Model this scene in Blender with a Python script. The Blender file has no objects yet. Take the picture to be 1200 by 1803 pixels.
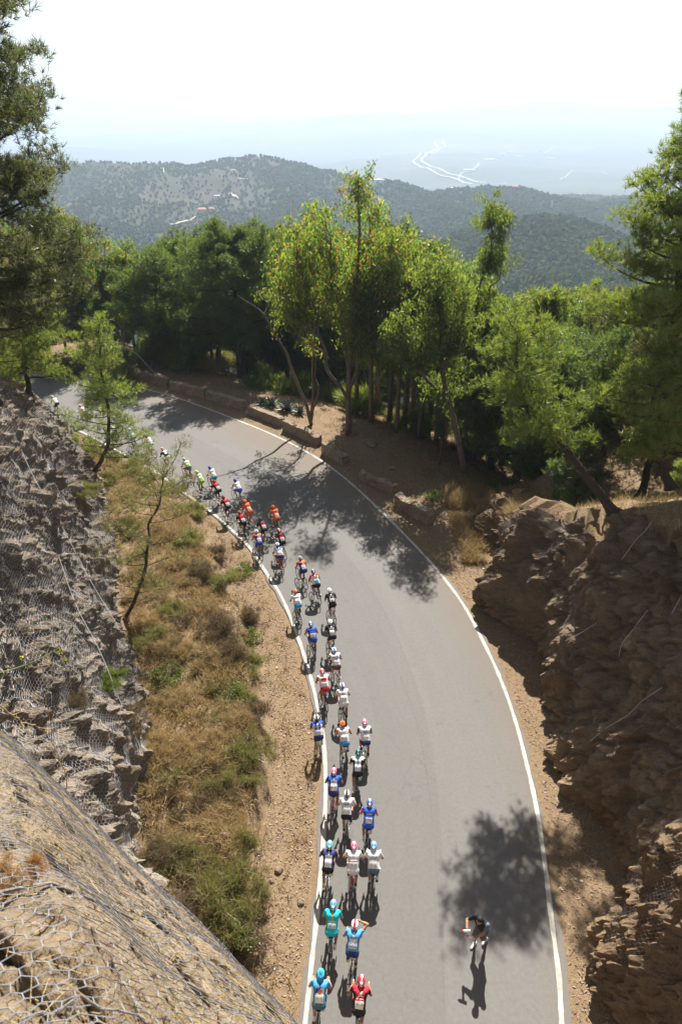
import bpy, bmesh, math, random
import numpy as np
from mathutils import Vector, Matrix, Euler
from mathutils.bvhtree import BVHTree

# ------------------------------------------------------------------ camera, sky, sun, exposure
SC = bpy.context.scene
COL = SC.collection
PITCH = math.radians(30.3)
CAMZ = 21.0
FPX = 1202.0                                   # focal length in pixels of the 1200 px wide photograph (24 mm)
cam_data = bpy.data.cameras.new('camera')
cam = bpy.data.objects.new('camera', cam_data)
COL.objects.link(cam)
cam_data.sensor_fit = 'VERTICAL'
cam_data.sensor_height = 36.0
cam_data.lens = 24.0
cam_data.clip_start = 0.1
cam_data.clip_end = 120000.0
cam.location = (0, 0, CAMZ)
cam.rotation_euler = (math.pi / 2 - PITCH, 0, 0)
cam_data.dof.use_dof = True
cam_data.dof.focus_distance = 32.0
cam_data.dof.aperture_fstop = 5.0
SC.camera = cam

SUN_EL = math.radians(45.5)
SUN_AZ = math.radians(8.5)                     # from +Y towards +X
world = bpy.data.worlds.new('World')
SC.world = world
world.use_nodes = True
wn = world.node_tree.nodes
bg = wn['Background']
sky = wn.new('ShaderNodeTexSky')
sky.sky_type = 'NISHITA'
sky.sun_disc = False
sky.sun_elevation = SUN_EL
sky.sun_rotation = SUN_AZ
sky.altitude = 500
sky.air_density = 1.0
sky.dust_density = 1.3
sky.ozone_density = 1.0
hs = wn.new('ShaderNodeHueSaturation')
hs.inputs['Saturation'].default_value = 0.42          # milky, dust-bleached summer sky
world.node_tree.links.new(sky.outputs['Color'], hs.inputs['Color'])
world.node_tree.links.new(hs.outputs['Color'], bg.inputs['Color'])
bg.inputs['Strength'].default_value = 0.05
sun_data = bpy.data.lights.new('sun', 'SUN')
sun_data.energy = 5.0
sun_data.angle = math.radians(0.53)
sun_data.color = (1.0, 0.95, 0.87)
sun = bpy.data.objects.new('sun', sun_data)
COL.objects.link(sun)
SUN_DIR = Vector((math.sin(SUN_AZ) * math.cos(SUN_EL), math.cos(SUN_AZ) * math.cos(SUN_EL), math.sin(SUN_EL)))
sun.rotation_euler = (-SUN_DIR).to_track_quat('-Z', 'Y').to_euler()
sun.location = (0, 0, 80)
SC.view_settings.view_transform = 'Standard'
SC.view_settings.look = 'None'
SC.view_settings.exposure = 1.33
SC.view_settings.gamma = 1.0
SC.render.engine = 'CYCLES'
SC.cycles.use_denoising = True
SC.cycles.max_bounces = 6
SC.cycles.diffuse_bounces = 3
SC.cycles.glossy_bounces = 2
SC.cycles.transmission_bounces = 3
SC.cycles.transparent_max_bounces = 8
SC.cycles.volume_bounces = 1
SC.cycles.caustics_reflective = False
SC.cycles.caustics_refractive = False

# ------------------------------------------------------------------ helpers: pixels to rays
CP, SP = math.cos(PITCH), math.sin(PITCH)
def ray(px, py):
    u = (px - 600.0) / FPX
    v = (py - 901.5) / FPX
    return np.array([u, CP - v * SP, -SP - v * CP])
def gp(px, py, z=0.0):
    d = ray(px, py)
    t = (z - CAMZ) / d[2]
    return np.array([d[0] * t, d[1] * t, z])
def aty(px, py, Y):
    d = ray(px, py)
    t = Y / d[1]
    return np.array([d[0] * t, Y, CAMZ + d[2] * t])

# ------------------------------------------------------------------ helpers: noise
def _h(ix, iy, iz, seed):
    n = (ix.astype(np.int64) * 374761393 + iy.astype(np.int64) * 668265263 + iz.astype(np.int64) * 2147483647 + seed * 974634777) & 0xFFFFFFFF
    n = ((n ^ (n >> 13)) * 1274126177) & 0xFFFFFFFF
    n = ((n ^ (n >> 16)) * 2246822519) & 0xFFFFFFFF
    n = n ^ (n >> 15)
    return (n & 0xFFFFFF) / float(0xFFFFFF)
def vnoise(P, seed=0):
    F = np.floor(P)
    f = P - F
    f = f * f * (3 - 2 * f)
    I = F.astype(np.int64)
    r = 0
    for a in (0, 1):
        wa = f[:, 0] if a else 1 - f[:, 0]
        for b in (0, 1):
            wb = f[:, 1] if b else 1 - f[:, 1]
            for c in (0, 1):
                wc = f[:, 2] if c else 1 - f[:, 2]
                r = r + wa * wb * wc * _h(I[:, 0] + a, I[:, 1] + b, I[:, 2] + c, seed)
    return r * 2 - 1
def fbm(P, octv=4, seed=0, gain=0.5):
    r = 0
    a = 1.0
    for o in range(octv):
        r = r + a * vnoise(P * (2.03 ** o) + 17.3 * o, seed + o)
        a *= gain
    return r
def worley(P, seed=0):
    I = np.floor(P).astype(np.int64)
    f1 = np.full(len(P), 9.0)
    f2 = np.full(len(P), 9.0)
    cid = np.zeros(len(P))
    for a in (-1, 0, 1):
        for b in (-1, 0, 1):
            for c in (-1, 0, 1):
                X, Y, Z = I[:, 0] + a, I[:, 1] + b, I[:, 2] + c
                q = np.stack([X + _h(X, Y, Z, seed), Y + _h(X, Y, Z, seed + 1), Z + _h(X, Y, Z, seed + 2)], 1)
                d = np.sqrt(((P - q) ** 2).sum(1))
                m = d < f1
                f2 = np.where(m, f1, np.minimum(f2, d))
                cid = np.where(m, _h(X, Y, Z, seed + 3), cid)
                f1 = np.where(m, d, f1)
    return f1, f2, cid
def sstep(a, b, x):
    t = np.clip((x - a) / (b - a), 0, 1)
    return t * t * (3 - 2 * t)
def xy0(x, y, z=0.0):
    x = np.asarray(x, float)
    return np.stack([x, np.asarray(y, float) + 0 * x, 0 * x + z], 1)

# ------------------------------------------------------------------ helpers: meshes
class MB:
    def __init__(self):
        self.v = []; self.f3 = []; self.f4 = []; self.m3 = []; self.m4 = []; self.n = 0
    def add(self, v, f, m=0):
        v = np.asarray(v, float).reshape(-1, 3)
        f = np.asarray(f, int)
        if f.size:
            mm = np.full(len(f), m) if np.isscalar(m) else np.asarray(m)
            if f.shape[1] == 3:
                self.f3.append(f + self.n); self.m3.append(mm)
            else:
                self.f4.append(f + self.n); self.m4.append(mm)
        self.v.append(v); self.n += len(v)
        return self
    def arrays(self):
        V = np.concatenate(self.v) if self.v else np.zeros((0, 3))
        a3 = np.concatenate(self.f3) if self.f3 else np.zeros((0, 3), int)
        a4 = np.concatenate(self.f4) if self.f4 else np.zeros((0, 4), int)
        return V, a3, a4
    def mesh(self, name, smooth=False):
        V, a3, a4 = self.arrays()
        me = bpy.data.meshes.new(name)
        me.vertices.add(len(V))
        me.vertices.foreach_set('co', V.astype(np.float32).ravel())
        nl = a3.size + a4.size
        me.loops.add(nl)
        me.loops.foreach_set('vertex_index', np.concatenate([a3.ravel(), a4.ravel()]).astype(np.int32))
        npoly = len(a3) + len(a4)
        me.polygons.add(npoly)
        st = np.concatenate([np.arange(len(a3)) * 3, a3.size + np.arange(len(a4)) * 4]).astype(np.int32)
        me.polygons.foreach_set('loop_start', st)
        mi = np.concatenate((self.m3 or [np.zeros(0)]) + (self.m4 or [np.zeros(0)])).astype(np.int32)
        me.polygons.foreach_set('material_index', mi)
        me.polygons.foreach_set('use_smooth', np.full(npoly, bool(smooth)))
        me.update(calc_edges=True)
        me.validate(verbose=False)
        return me
    def build(self, name, mats, parent=None, smooth=False):
        me = self.mesh(name, smooth)
        for m in (mats if isinstance(mats, (list, tuple)) else [mats]):
            me.materials.append(m)
        return link(name, me, parent)
def link(name, me, parent=None):
    o = bpy.data.objects.new(name, me)
    COL.objects.link(o)
    if parent is not None:
        o.parent = parent
    return o
def empty(name, loc, rz=0.0):
    o = bpy.data.objects.new(name, None)
    o.empty_display_size = 0.3
    COL.objects.link(o)
    o.location = loc
    o.rotation_euler = (0, 0, rz)
    return o
def tag(o, label=None, cat=None, group=None, kind=None):
    if label: o['label'] = label
    if cat: o['category'] = cat
    if group: o['group'] = group
    if kind: o['kind'] = kind
    return o
def structure(o):
    o['kind'] = 'structure'
    return o
def grid_faces(nu, nv):
    i = np.arange(nu - 1)[:, None] * nv + np.arange(nv - 1)[None, :]
    i = i.ravel()
    return np.stack([i, i + nv, i + nv + 1, i + 1], 1)
def tube(path, rad, n=6, cap=True):
    P = np.asarray(path, float)
    R = np.asarray(rad, float) * np.ones(len(P))
    T = np.gradient(P, axis=0)
    T /= np.linalg.norm(T, axis=1)[:, None] + 1e-9
    ref = np.array([0, 0, 1.0]) if abs(T[0][2]) < 0.9 else np.array([1.0, 0, 0])
    N = []
    nrm = ref - T[0] * ref.dot(T[0])
    for t in T:
        nrm = nrm - t * nrm.dot(t)
        nrm = nrm / (np.linalg.norm(nrm) + 1e-9)
        N.append(nrm)
    N = np.array(N)
    B = np.cross(T, N)
    a = np.arange(n) * 2 * math.pi / n
    V = P[:, None, :] + R[:, None, None] * (np.cos(a)[None, :, None] * N[:, None, :] + np.sin(a)[None, :, None] * B[:, None, :])
    k = len(P)
    i = np.arange(k - 1)[:, None] * n
    j = np.arange(n)[None, :]
    j2 = (j + 1) % n
    F = np.stack([(i + j).ravel(), (i + j2).ravel(), (i + n + j2).ravel(), (i + n + j).ravel()], 1)
    V = V.reshape(-1, 3)
    if cap:
        V = np.concatenate([V, P[:1], P[-1:]])
        c0, c1 = k * n, k * n + 1
        e = (k - 1) * n
        jj = np.arange(n); jj2 = (jj + 1) % n
        F = np.concatenate([F, np.stack([jj2, jj, np.full(n, c0), np.full(n, c0)], 1)[:0]])
        tri = np.concatenate([np.stack([jj2, jj, np.full(n, c0)], 1), np.stack([e + jj, e + jj2, np.full(n, c1)], 1)])
        return V, F, tri
    return V, F, np.zeros((0, 3), int)
def add_tube(mb, path, rad, n=6, m=0, cap=True):
    V, F, T = tube(path, rad, n, cap)
    base = mb.n
    mb.add(V, F, m)
    if len(T):
        mb.f3.append(T + base); mb.m3.append(np.full(len(T), m))
def add_box(mb, c, s, rz=0.0, m=0, tilt=0.0):
    c = np.asarray(c, float); s = np.asarray(s, float) / 2
    X = np.array([[a, b, d] for a in (-1, 1) for b in (-1, 1) for d in (-1, 1)], float) * s
    if tilt:
        ct, st_ = math.cos(tilt), math.sin(tilt)
        X = np.stack([X[:, 0], X[:, 1] * ct - X[:, 2] * st_, X[:, 1] * st_ + X[:, 2] * ct], 1)
    cz, sz = math.cos(rz), math.sin(rz)
    X = np.stack([X[:, 0] * cz - X[:, 1] * sz, X[:, 0] * sz + X[:, 1] * cz, X[:, 2]], 1) + c
    mb.add(X, [[0, 1, 3, 2], [4, 6, 7, 5], [0, 4, 5, 1], [2, 3, 7, 6], [0, 2, 6, 4], [1, 5, 7, 3]], m)
def add_torus(mb, c, R, r, nu=28, nv=6, m=0, axis='x', sx=1.0):
    a = np.arange(nu) * 2 * math.pi / nu
    b = np.arange(nv) * 2 * math.pi / nv
    A, B = np.meshgrid(a, b, indexing='ij')
    rr = R + r * np.cos(B)
    V = np.stack([sx * r * np.sin(B), rr * np.cos(A), rr * np.sin(A)], -1).reshape(-1, 3) + np.asarray(c, float)
    i = np.arange(nu)[:, None]; j = np.arange(nv)[None, :]
    i2 = (i + 1) % nu; j2 = (j + 1) % nv
    F = np.stack([(i * nv + j).ravel(), (i2 * nv + j).ravel(), (i2 * nv + j2).ravel(), (i * nv + j2).ravel()], 1)
    mb.add(V, F, m)
def surface_nets(fn, lo, hi, h):
    lo = np.asarray(lo, float); hi = np.asarray(hi, float)
    n = np.ceil((hi - lo) / h).astype(int) + 1
    ax = [lo[i] + h * np.arange(n[i]) for i in range(3)]
    G = np.stack(np.meshgrid(*ax, indexing='ij'), -1).reshape(-1, 3)
    if n.prod() > 60000:                        # evaluate finely only near the surface
        m = (n + 3) // 4 + 1
        cx = [lo[i] + 4 * h * np.arange(m[i]) for i in range(3)]
        Dc = fn(np.stack(np.meshgrid(*cx, indexing='ij'), -1).reshape(-1, 3)).reshape(m)
        I3 = [np.minimum((np.arange(n[i]) + 2) // 4, m[i] - 1) for i in range(3)]
        D = Dc[np.ix_(*I3)].ravel()
        k = np.abs(D) < 5.5 * h
        D[k] = fn(G[k])
        D = D.reshape(n)
    else:
        D = fn(G).reshape(n)
    S = D < 0
    cn = n - 1
    acc = np.zeros(tuple(cn) + (3,)); cnt = np.zeros(tuple(cn))
    def sl(o):
        return tuple(slice(o[i], o[i] + cn[i]) for i in range(3))
    for ax_ in range(3):
        o1, o2 = [k for k in range(3) if k != ax_]
        for p in (0, 1):
            for q in (0, 1):
                a = [0, 0, 0]; a[o1] = p; a[o2] = q
                b = list(a); b[ax_] = 1
                da, db = D[sl(a)], D[sl(b)]
                cr = (da < 0) != (db < 0)
                t = np.where(cr, da / np.where(cr, da - db, 1.0), 0.0)
                pos = np.zeros(tuple(cn) + (3,))
                pos[..., o1] = p; pos[..., o2] = q; pos[..., ax_] = t
                acc += pos * cr[..., None]
                cnt += cr
    act = cnt > 0
    idx = -np.ones(tuple(cn), int)
    idx[act] = np.arange(act.sum())
    I = np.argwhere(act)
    V = lo + h * (I + acc[act] / cnt[act][:, None])
    faces = []
    for ax_ in range(3):
        o1, o2 = [(1, 2), (2, 0), (0, 1)][ax_]
        a = S[tuple(slice(0, -1) if i == ax_ else slice(1, -1) for i in range(3))]
        b = S[tuple(slice(1, None) if i == ax_ else slice(1, -1) for i in range(3))]
        e = np.argwhere(a != b)
        sg = a[a != b]
        if not len(e): continue
        base = e.copy()
        base[:, o1] += 1; base[:, o2] += 1
        def cell(d1, d2):
            c = base.copy(); c[:, o1] -= d1; c[:, o2] -= d2
            return idx[c[:, 0], c[:, 1], c[:, 2]]
        q = np.stack([cell(1, 1), cell(0, 1), cell(0, 0), cell(1, 0)], 1)
        q = np.where(sg[:, None], q, q[:, ::-1])
        faces.append(q)
    return V, np.concatenate(faces)

# ------------------------------------------------------------------ helpers: polylines
def resample(P, n, k=3):
    P = np.asarray(P, float)
    # Catmull-Rom through the points, then even spacing
    E = np.concatenate([2 * P[:1] - P[1:2], P, 2 * P[-1:] - P[-2:-1]])
    out = []
    for i in range(1, len(E) - 2):
        t = np.linspace(0, 1, 12, endpoint=False)[:, None]
        p0, p1, p2, p3 = E[i - 1], E[i], E[i + 1], E[i + 2]
        out.append(0.5 * (2 * p1 + (p2 - p0) * t + (2 * p0 - 5 * p1 + 4 * p2 - p3) * t ** 2 + (3 * p1 - p0 - 3 * p2 + p3) * t ** 3))
    out.append(P[-1:])
    Q = np.concatenate(out)
    s = np.concatenate([[0], np.cumsum(np.linalg.norm(np.diff(Q, axis=0), axis=1))])
    u = np.linspace(0, s[-1], n)
    return np.stack([np.interp(u, s, Q[:, i]) for i in range(P.shape[1])], 1)
def polydist(X, Y, poly):
    """signed distance (positive = left of travel) and arclength on a 2-D polyline"""
    best = np.full(len(X), 1e18); sgn = np.zeros(len(X)); arc = np.zeros(len(X))
    s0 = 0.0
    for a, b in zip(poly[:-1], poly[1:]):
        d = b[:2] - a[:2]
        L2 = d.dot(d); L = math.sqrt(L2)
        rx, ry = X - a[0], Y - a[1]
        t = np.clip((rx * d[0] + ry * d[1]) / L2, 0, 1)
        qx, qy = rx - t * d[0], ry - t * d[1]
        dd = qx * qx + qy * qy
        m = dd < best
        best = np.where(m, dd, best)
        sgn = np.where(m, np.sign(d[0] * ry - d[1] * rx), sgn)
        arc = np.where(m, s0 + t * L, arc)
        s0 += L
    return np.sqrt(best) * np.where(sgn == 0, 1, sgn), arc

# ------------------------------------------------------------------ helpers: materials
class NT:
    def __init__(self, name):
        self.m = bpy.data.materials.new(name)
        self.m.use_nodes = True
        self.t = self.m.node_tree
        self.t.nodes.clear()
        self.out = self.t.nodes.new('ShaderNodeOutputMaterial')
    def n(self, typ, **kw):
        nd = self.t.nodes.new(typ)
        for k, v in kw.items():
            setattr(nd, k, v)
        return nd
    def l(self, a, b):
        self.t.links.new(a, b)
    def surf(self, sock):
        self.l(sock, self.out.inputs['Surface'])
    def noise(self, scale, detail=4.0, rough=0.55, vec=None, dist=0.0):
        nd = self.n('ShaderNodeTexNoise')
        nd.inputs['Scale'].default_value = scale
        nd.inputs['Detail'].default_value = detail
        nd.inputs['Roughness'].default_value = rough
        nd.inputs['Distortion'].default_value = dist
        if vec is not None: self.l(vec, nd.inputs['Vector'])
        return nd
    def coord(self, scale=(1, 1, 1), rot=(0, 0, 0), out='Object'):
        tc = self.n('ShaderNodeTexCoord')
        mp = self.n('ShaderNodeMapping')
        mp.inputs['Scale'].default_value = scale
        mp.inputs['Rotation'].default_value = rot
        self.l(tc.outputs[out], mp.inputs['Vector'])
        return mp.outputs['Vector']
    def ramp(self, fac, stops):
        nd = self.n('ShaderNodeValToRGB')
        el = nd.color_ramp.elements
        while len(el) < len(stops): el.new(0.5)
        for e, (p, c) in zip(el, stops):
            e.position = p
            e.color = (c[0], c[1], c[2], 1)
        self.l(fac, nd.inputs['Fac'])
        return nd.outputs['Color']
    def mix(self, fac, a, b, blend='MIX'):
        nd = self.n('ShaderNodeMix', data_type='RGBA', blend_type=blend)
        for s, v in ((nd.inputs['Factor'], fac), (nd.inputs['A'], a), (nd.inputs['B'], b)):
            pass
        ins = [i for i in nd.inputs if i.enabled]
        for s, v in zip((nd.inputs[0], nd.inputs[6], nd.inputs[7]), (fac, a, b)):
            if hasattr(v, 'links'): self.l(v, s)
            elif isinstance(v, (int, float)): s.default_value = v
            else: s.default_value = (v[0], v[1], v[2], 1)
        return nd.outputs[2]
    def math(self, op, a, b=None):
        nd = self.n('ShaderNodeMath', operation=op)
        for i, v in enumerate((a, b)):
            if v is None: continue
            if hasattr(v, 'links'): self.l(v, nd.inputs[i])
            else: nd.inputs[i].default_value = v
        return nd.outputs[0]
    def pbr(self, col, rough=0.8, bump=None, strength=0.3, dist=0.05, spec=0.3, metal=0.0):
        p = self.n('ShaderNodeBsdfPrincipled')
        if hasattr(col, 'links'): self.l(col, p.inputs['Base Color'])
        else: p.inputs['Base Color'].default_value = (col[0], col[1], col[2], 1)
        if hasattr(rough, 'links'): self.l(rough, p.inputs['Roughness'])
        else: p.inputs['Roughness'].default_value = rough
        p.inputs['Specular IOR Level'].default_value = spec
        p.inputs['Metallic'].default_value = metal
        if bump is not None:
            b = self.n('ShaderNodeBump')
            b.inputs['Strength'].default_value = strength
            b.inputs['Distance'].default_value = dist
            self.l(bump, b.inputs['Height'])
            self.l(b.outputs['Normal'], p.inputs['Normal'])
        self.surf(p.outputs['BSDF'])
        return self.m
_pm = {}
def plain(col, rough=0.6, spec=0.3, metal=0.0, vary=0.12, scale=18.0):
    key = (tuple(round(c, 4) for c in col), rough, spec, metal)
    if key in _pm: return _pm[key]
    t = NT('paint_%d' % len(_pm))
    nz = t.noise(scale, 3, 0.6, t.coord())
    lo = [c * (1 - vary) for c in col]; hi = [min(1, c * (1 + vary)) for c in col]
    _pm[key] = t.pbr(t.ramp(nz.outputs['Fac'], [(0.3, lo), (0.7, hi)]), rough, nz.outputs['Fac'], 0.15, 0.01, spec, metal)
    return _pm[key]
def cloth(col):
    key = ('cloth',) + tuple(round(c, 4) for c in col)
    if key in _pm: return _pm[key]
    t = NT('cloth_%d' % len(_pm))
    v = t.coord()
    n1 = t.noise(7.0, 3, .6, t.coord((1, 1, .45)), 1.2); n2 = t.noise(160, 2, .5, v)
    lo = [c * .84 for c in col]; hi = [min(1, c * 1.1) for c in col]
    c = t.ramp(n1.outputs['Fac'], [(.32, lo), (.62, hi)])
    h = t.math('ADD', n1.outputs['Fac'], t.math('MULTIPLY', n2.outputs['Fac'], .08))
    _pm[key] = t.pbr(c, .75, h, .9, .035, .25)
    return _pm[key]
def leaf_mat(name, cols, tcols, tfac=0.5, gloss=0.06):
    t = NT(name)
    g = t.n('ShaderNodeNewGeometry')
    k = len(cols)
    stops = lambda cs: [(i / max(1, k - 1), c) for i, c in enumerate(cs)]
    c1 = t.ramp(g.outputs['Random Per Island'], stops(cols))
    c2 = t.ramp(g.outputs['Random Per Island'], stops(tcols))
    oi = t.n('ShaderNodeObjectInfo')
    hv = t.n('ShaderNodeHueSaturation')
    hv.inputs['Saturation'].default_value = 1.0
    t.l(t.math('MULTIPLY_ADD', oi.outputs['Random'], 0.02), hv.inputs['Hue'])
    hv.inputs['Hue'].default_value = 0.5
    for lk in list(hv.inputs['Hue'].links): t.t.links.remove(lk)
    v = t.math('MULTIPLY', oi.outputs['Random'], 0.35)
    v = t.math('ADD', v, 0.82)
    t.l(v, hv.inputs['Value'])
    t.l(c1, hv.inputs['Color'])
    d = t.n('ShaderNodeBsdfDiffuse'); t.l(hv.outputs['Color'], d.inputs['Color'])
    tr = t.n('ShaderNodeBsdfTranslucent'); t.l(c2, tr.inputs['Color'])
    mx = t.n('ShaderNodeMixShader'); mx.inputs[0].default_value = tfac
    t.l(d.outputs[0], mx.inputs[1]); t.l(tr.outputs[0], mx.inputs[2])
    gl = t.n('ShaderNodeBsdfGlossy'); gl.inputs['Roughness'].default_value = 0.45
    gl.inputs['Color'].default_value = (0.9, 0.95, 0.9, 1)
    m2 = t.n('ShaderNodeMixShader'); m2.inputs[0].default_value = gloss
    t.l(mx.outputs[0], m2.inputs[1]); t.l(gl.outputs[0], m2.inputs[2])
    t.surf(m2.outputs[0])
    return t.m
def scatter_mat(name, cols, rough=0.9):
    t = NT(name)
    g = t.n('ShaderNodeNewGeometry')
    k = len(cols)
    c = t.ramp(g.outputs['Random Per Island'], [(i / max(1, k - 1), cc) for i, cc in enumerate(cols)])
    return t.pbr(c, rough, spec=0.15)
# ------------------------------------------------------------------ layout of the road (ground metres)
IN_PX = [(537, 1803), (549, 1690), (560, 1590), (569, 1480), (573, 1390), (570, 1310), (561, 1255), (546, 1190), (523, 1118), (495, 1050), (465, 1003), (440, 965), (410, 935), (370, 900), (325, 868), (275, 832), (218, 800), (167, 772), (117, 748), (60, 722), (0, 700)]
OUT_PX = [(988, 1803), (983, 1720), (970, 1620), (958, 1520), (943, 1420), (925, 1340), (905, 1265), (880, 1195), (850, 1130), (815, 1065), (770, 1005), (720, 950), (665, 895), (610, 845), (560, 808), (510, 780), (460, 757), (410, 737), (350, 714), (300, 697), (262, 687), (230, 678), (180, 665), (130, 655)]
_in = [gp(*p)[:2] for p in IN_PX] + [np.array([-40, 57.5]), np.array([-62, 58.5])]
_out = [gp(*p)[:2] for p in OUT_PX] + [np.array([-33, 64.6]), np.array([-45, 66.5]), np.array([-62, 67.0])]
_in = [_in[0] + (_in[0] - _in[1]) * 5] + _in
_out = [_out[0] + (_out[0] - _out[1]) * 7] + _out
E_IN = resample(_in, 170)
E_OUT = resample(_out, 170)

# the rock cutting: foot and crest lines
L_FOOT = [(-4.6, 2, -.6), (-4.9, 5, -.6), (-5.3, 9, -.5), (-6, 13.4, -.4), (-8.4, 21, -.2), (-11, 28, 0), (-14, 34.5, .3), (-16.9, 39.6, 0), (-19.0, 43.4, -.4), (-22.0, 46.4, -.8)]
L_CREST = [(-7.6, 2, 15.5), (-8.0, 4, 14.5), (-9, 9, 12.5), (-10.5, 13, 11.5), (-12.5, 20, 11), (-14.5, 26, 10.8), (-16.2, 30.5, 10.2), (-18.3, 35, 7.8), (-19.3, 39, 6.9), (-20.1, 42.2, 5.5), (-21.6, 44.6, 3.6), (-24.5, 46.6, .2)]
R_FOOT = [(7.1, 3, -.6), (7.5, 7, -.5), (8.0, 10, -.5), (8.15, 14, -.5), (8.3, 18, -.5), (8.25, 21, -.4), (8.05, 24, -.4), (7.9, 28, -.4), (7.8, 32, -.4), (8.5, 34.5, -.5), (10.5, 36.5, -.6)]
R_CREST = [(12.0, 3, 12.5), (12.2, 6, 12), (12.6, 10, 11.2), (12.6, 14, 10.4), (11.9, 18, 9.3), (10.6, 21.5, 8.4), (9.9, 24.8, 6.6), (9.3, 28, 4.4), (8.9, 31, 2.7), (9.4, 34, 1.4), (11.2, 36, 0.7)]
def lines(P, n):
    return resample(P, n)
def crest_at(P, Y):
    P = np.array(sorted(P, key=lambda p: p[1]), float)
    return np.interp(Y, P[:, 1], P[:, 0]), np.interp(Y, P[:, 1], P[:, 2])

def ridge(X, Y, pts, slope, rnd):
    W = np.array([aty(px, py, 1.0 * D * math.cos(math.atan2(px - 600, 1300))) for px, py, D in pts])
    W = resample(W, 4 * len(pts))
    best = np.full(len(X), -1e9)
    for a, b in zip(W[:-1], W[1:]):
        d = b[:2] - a[:2]
        t = np.clip(((X - a[0]) * d[0] + (Y - a[1]) * d[1]) / d.dot(d), 0, 1)
        dd = np.sqrt((X - a[0] - t * d[0]) ** 2 + (Y - a[1] - t * d[1]) ** 2)
        z = a[2] + t * (b[2] - a[2]) - slope * (np.sqrt(dd * dd + rnd * rnd) - rnd)
        best = np.maximum(best, z)
    return best
RIDGES = [
    ([(-300, 300, 1900), (60, 303, 1850), (130, 293, 1800), (200, 290, 1800), (280, 283, 1750), (330, 292, 1750), (380, 279, 1750), (430, 270, 1750), (470, 277, 1700), (520, 294, 1650), (570, 307, 1600), (620, 325, 1550), (680, 326, 1500), (740, 346, 1450), (800, 338, 1500), (860, 329, 1550), (910, 338, 1550), (960, 352, 1500), (1010, 351, 1600), (1080, 351, 1600), (1200, 356, 1600), (1500, 345, 1600)], 0.40, 45),
    ([(735, 346, 1450), (800, 375, 1230), (850, 402, 1080), (905, 432, 930)], 0.38, 25),
    ([(860, 330, 1550), (925, 372, 1300), (965, 402, 1100)], 0.38, 25),
    ([(1020, 352, 1600), (1010, 385, 1250), (990, 420, 1000)], 0.4, 25),
    ([(640, 326, 1530), (680, 380, 1200), (720, 440, 900)], 0.36, 25),
    ([(330, 292, 1750), (262, 350, 1420), (190, 430, 1080)], 0.42, 18),
    ([(395, 278, 1750), (330, 350, 1400), (262, 425, 1080)], 0.42, 18),
    ([(450, 275, 1720), (405, 335, 1450), (350, 410, 1100)], 0.40, 18),
    ([(500, 288, 1670), (520, 345, 1350), (560, 410, 1000)], 0.36, 25),
    ([(230, 288, 1790), (170, 340, 1500), (90, 420, 1150)], 0.42, 18),
    ([(845, 462, 740), (895, 430, 770), (940, 408, 800), (990, 390, 820), (1050, 412, 850), (1160, 445, 900), (1300, 470, 950)], 0.40, 30),
    ([(990, 391, 815), (985, 450, 680), (970, 520, 540)], 0.36, 40),
]
def H_far(X, Y):
    r = np.sqrt(X * X + Y * Y)
    az = np.arctan2(X, Y)
    P = xy0(X, Y)
    floor = -172 - 118 * sstep(1900, 3200, r) + 12 * fbm(P / 180.0, 3, 5) * (1 - sstep(1900, 3000, r))
    best = floor
    for pts, sl, rn in RIDGES:
        best = np.maximum(best, ridge(X, Y, pts, sl, rn))
    mid = (1 - sstep(2200, 3500, r))
    best = best + mid * (11.0 * fbm(P / 130.0, 4, 9) - 5 * np.abs(fbm(P / 260.0 + 3, 2, 31)))
    far = sstep(2600, 4500, r)
    best = best + far * (34 * fbm(P / 1300.0, 5, 12) + 120 * np.maximum(0, .42 - np.abs(fbm(P / 2100.0 + 5.3, 4, 15))) * sstep(-.35, .1, az))
    side = sstep(-0.20, 0.30, az)
    best = best + sstep(4300, 11500, r) * side * (292 + 120 * fbm(P / 2100.0, 5, 21) + 70 * fbm(P / 700.0, 4, 25)) * (1 - .85 * sstep(15000, 24000, r))
    best = best + sstep(4500, 13000, r) * (1 - side) * 150 * (1 + fbm(P / 1900.0, 5, 44))
    return np.maximum(best, -335)
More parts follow.
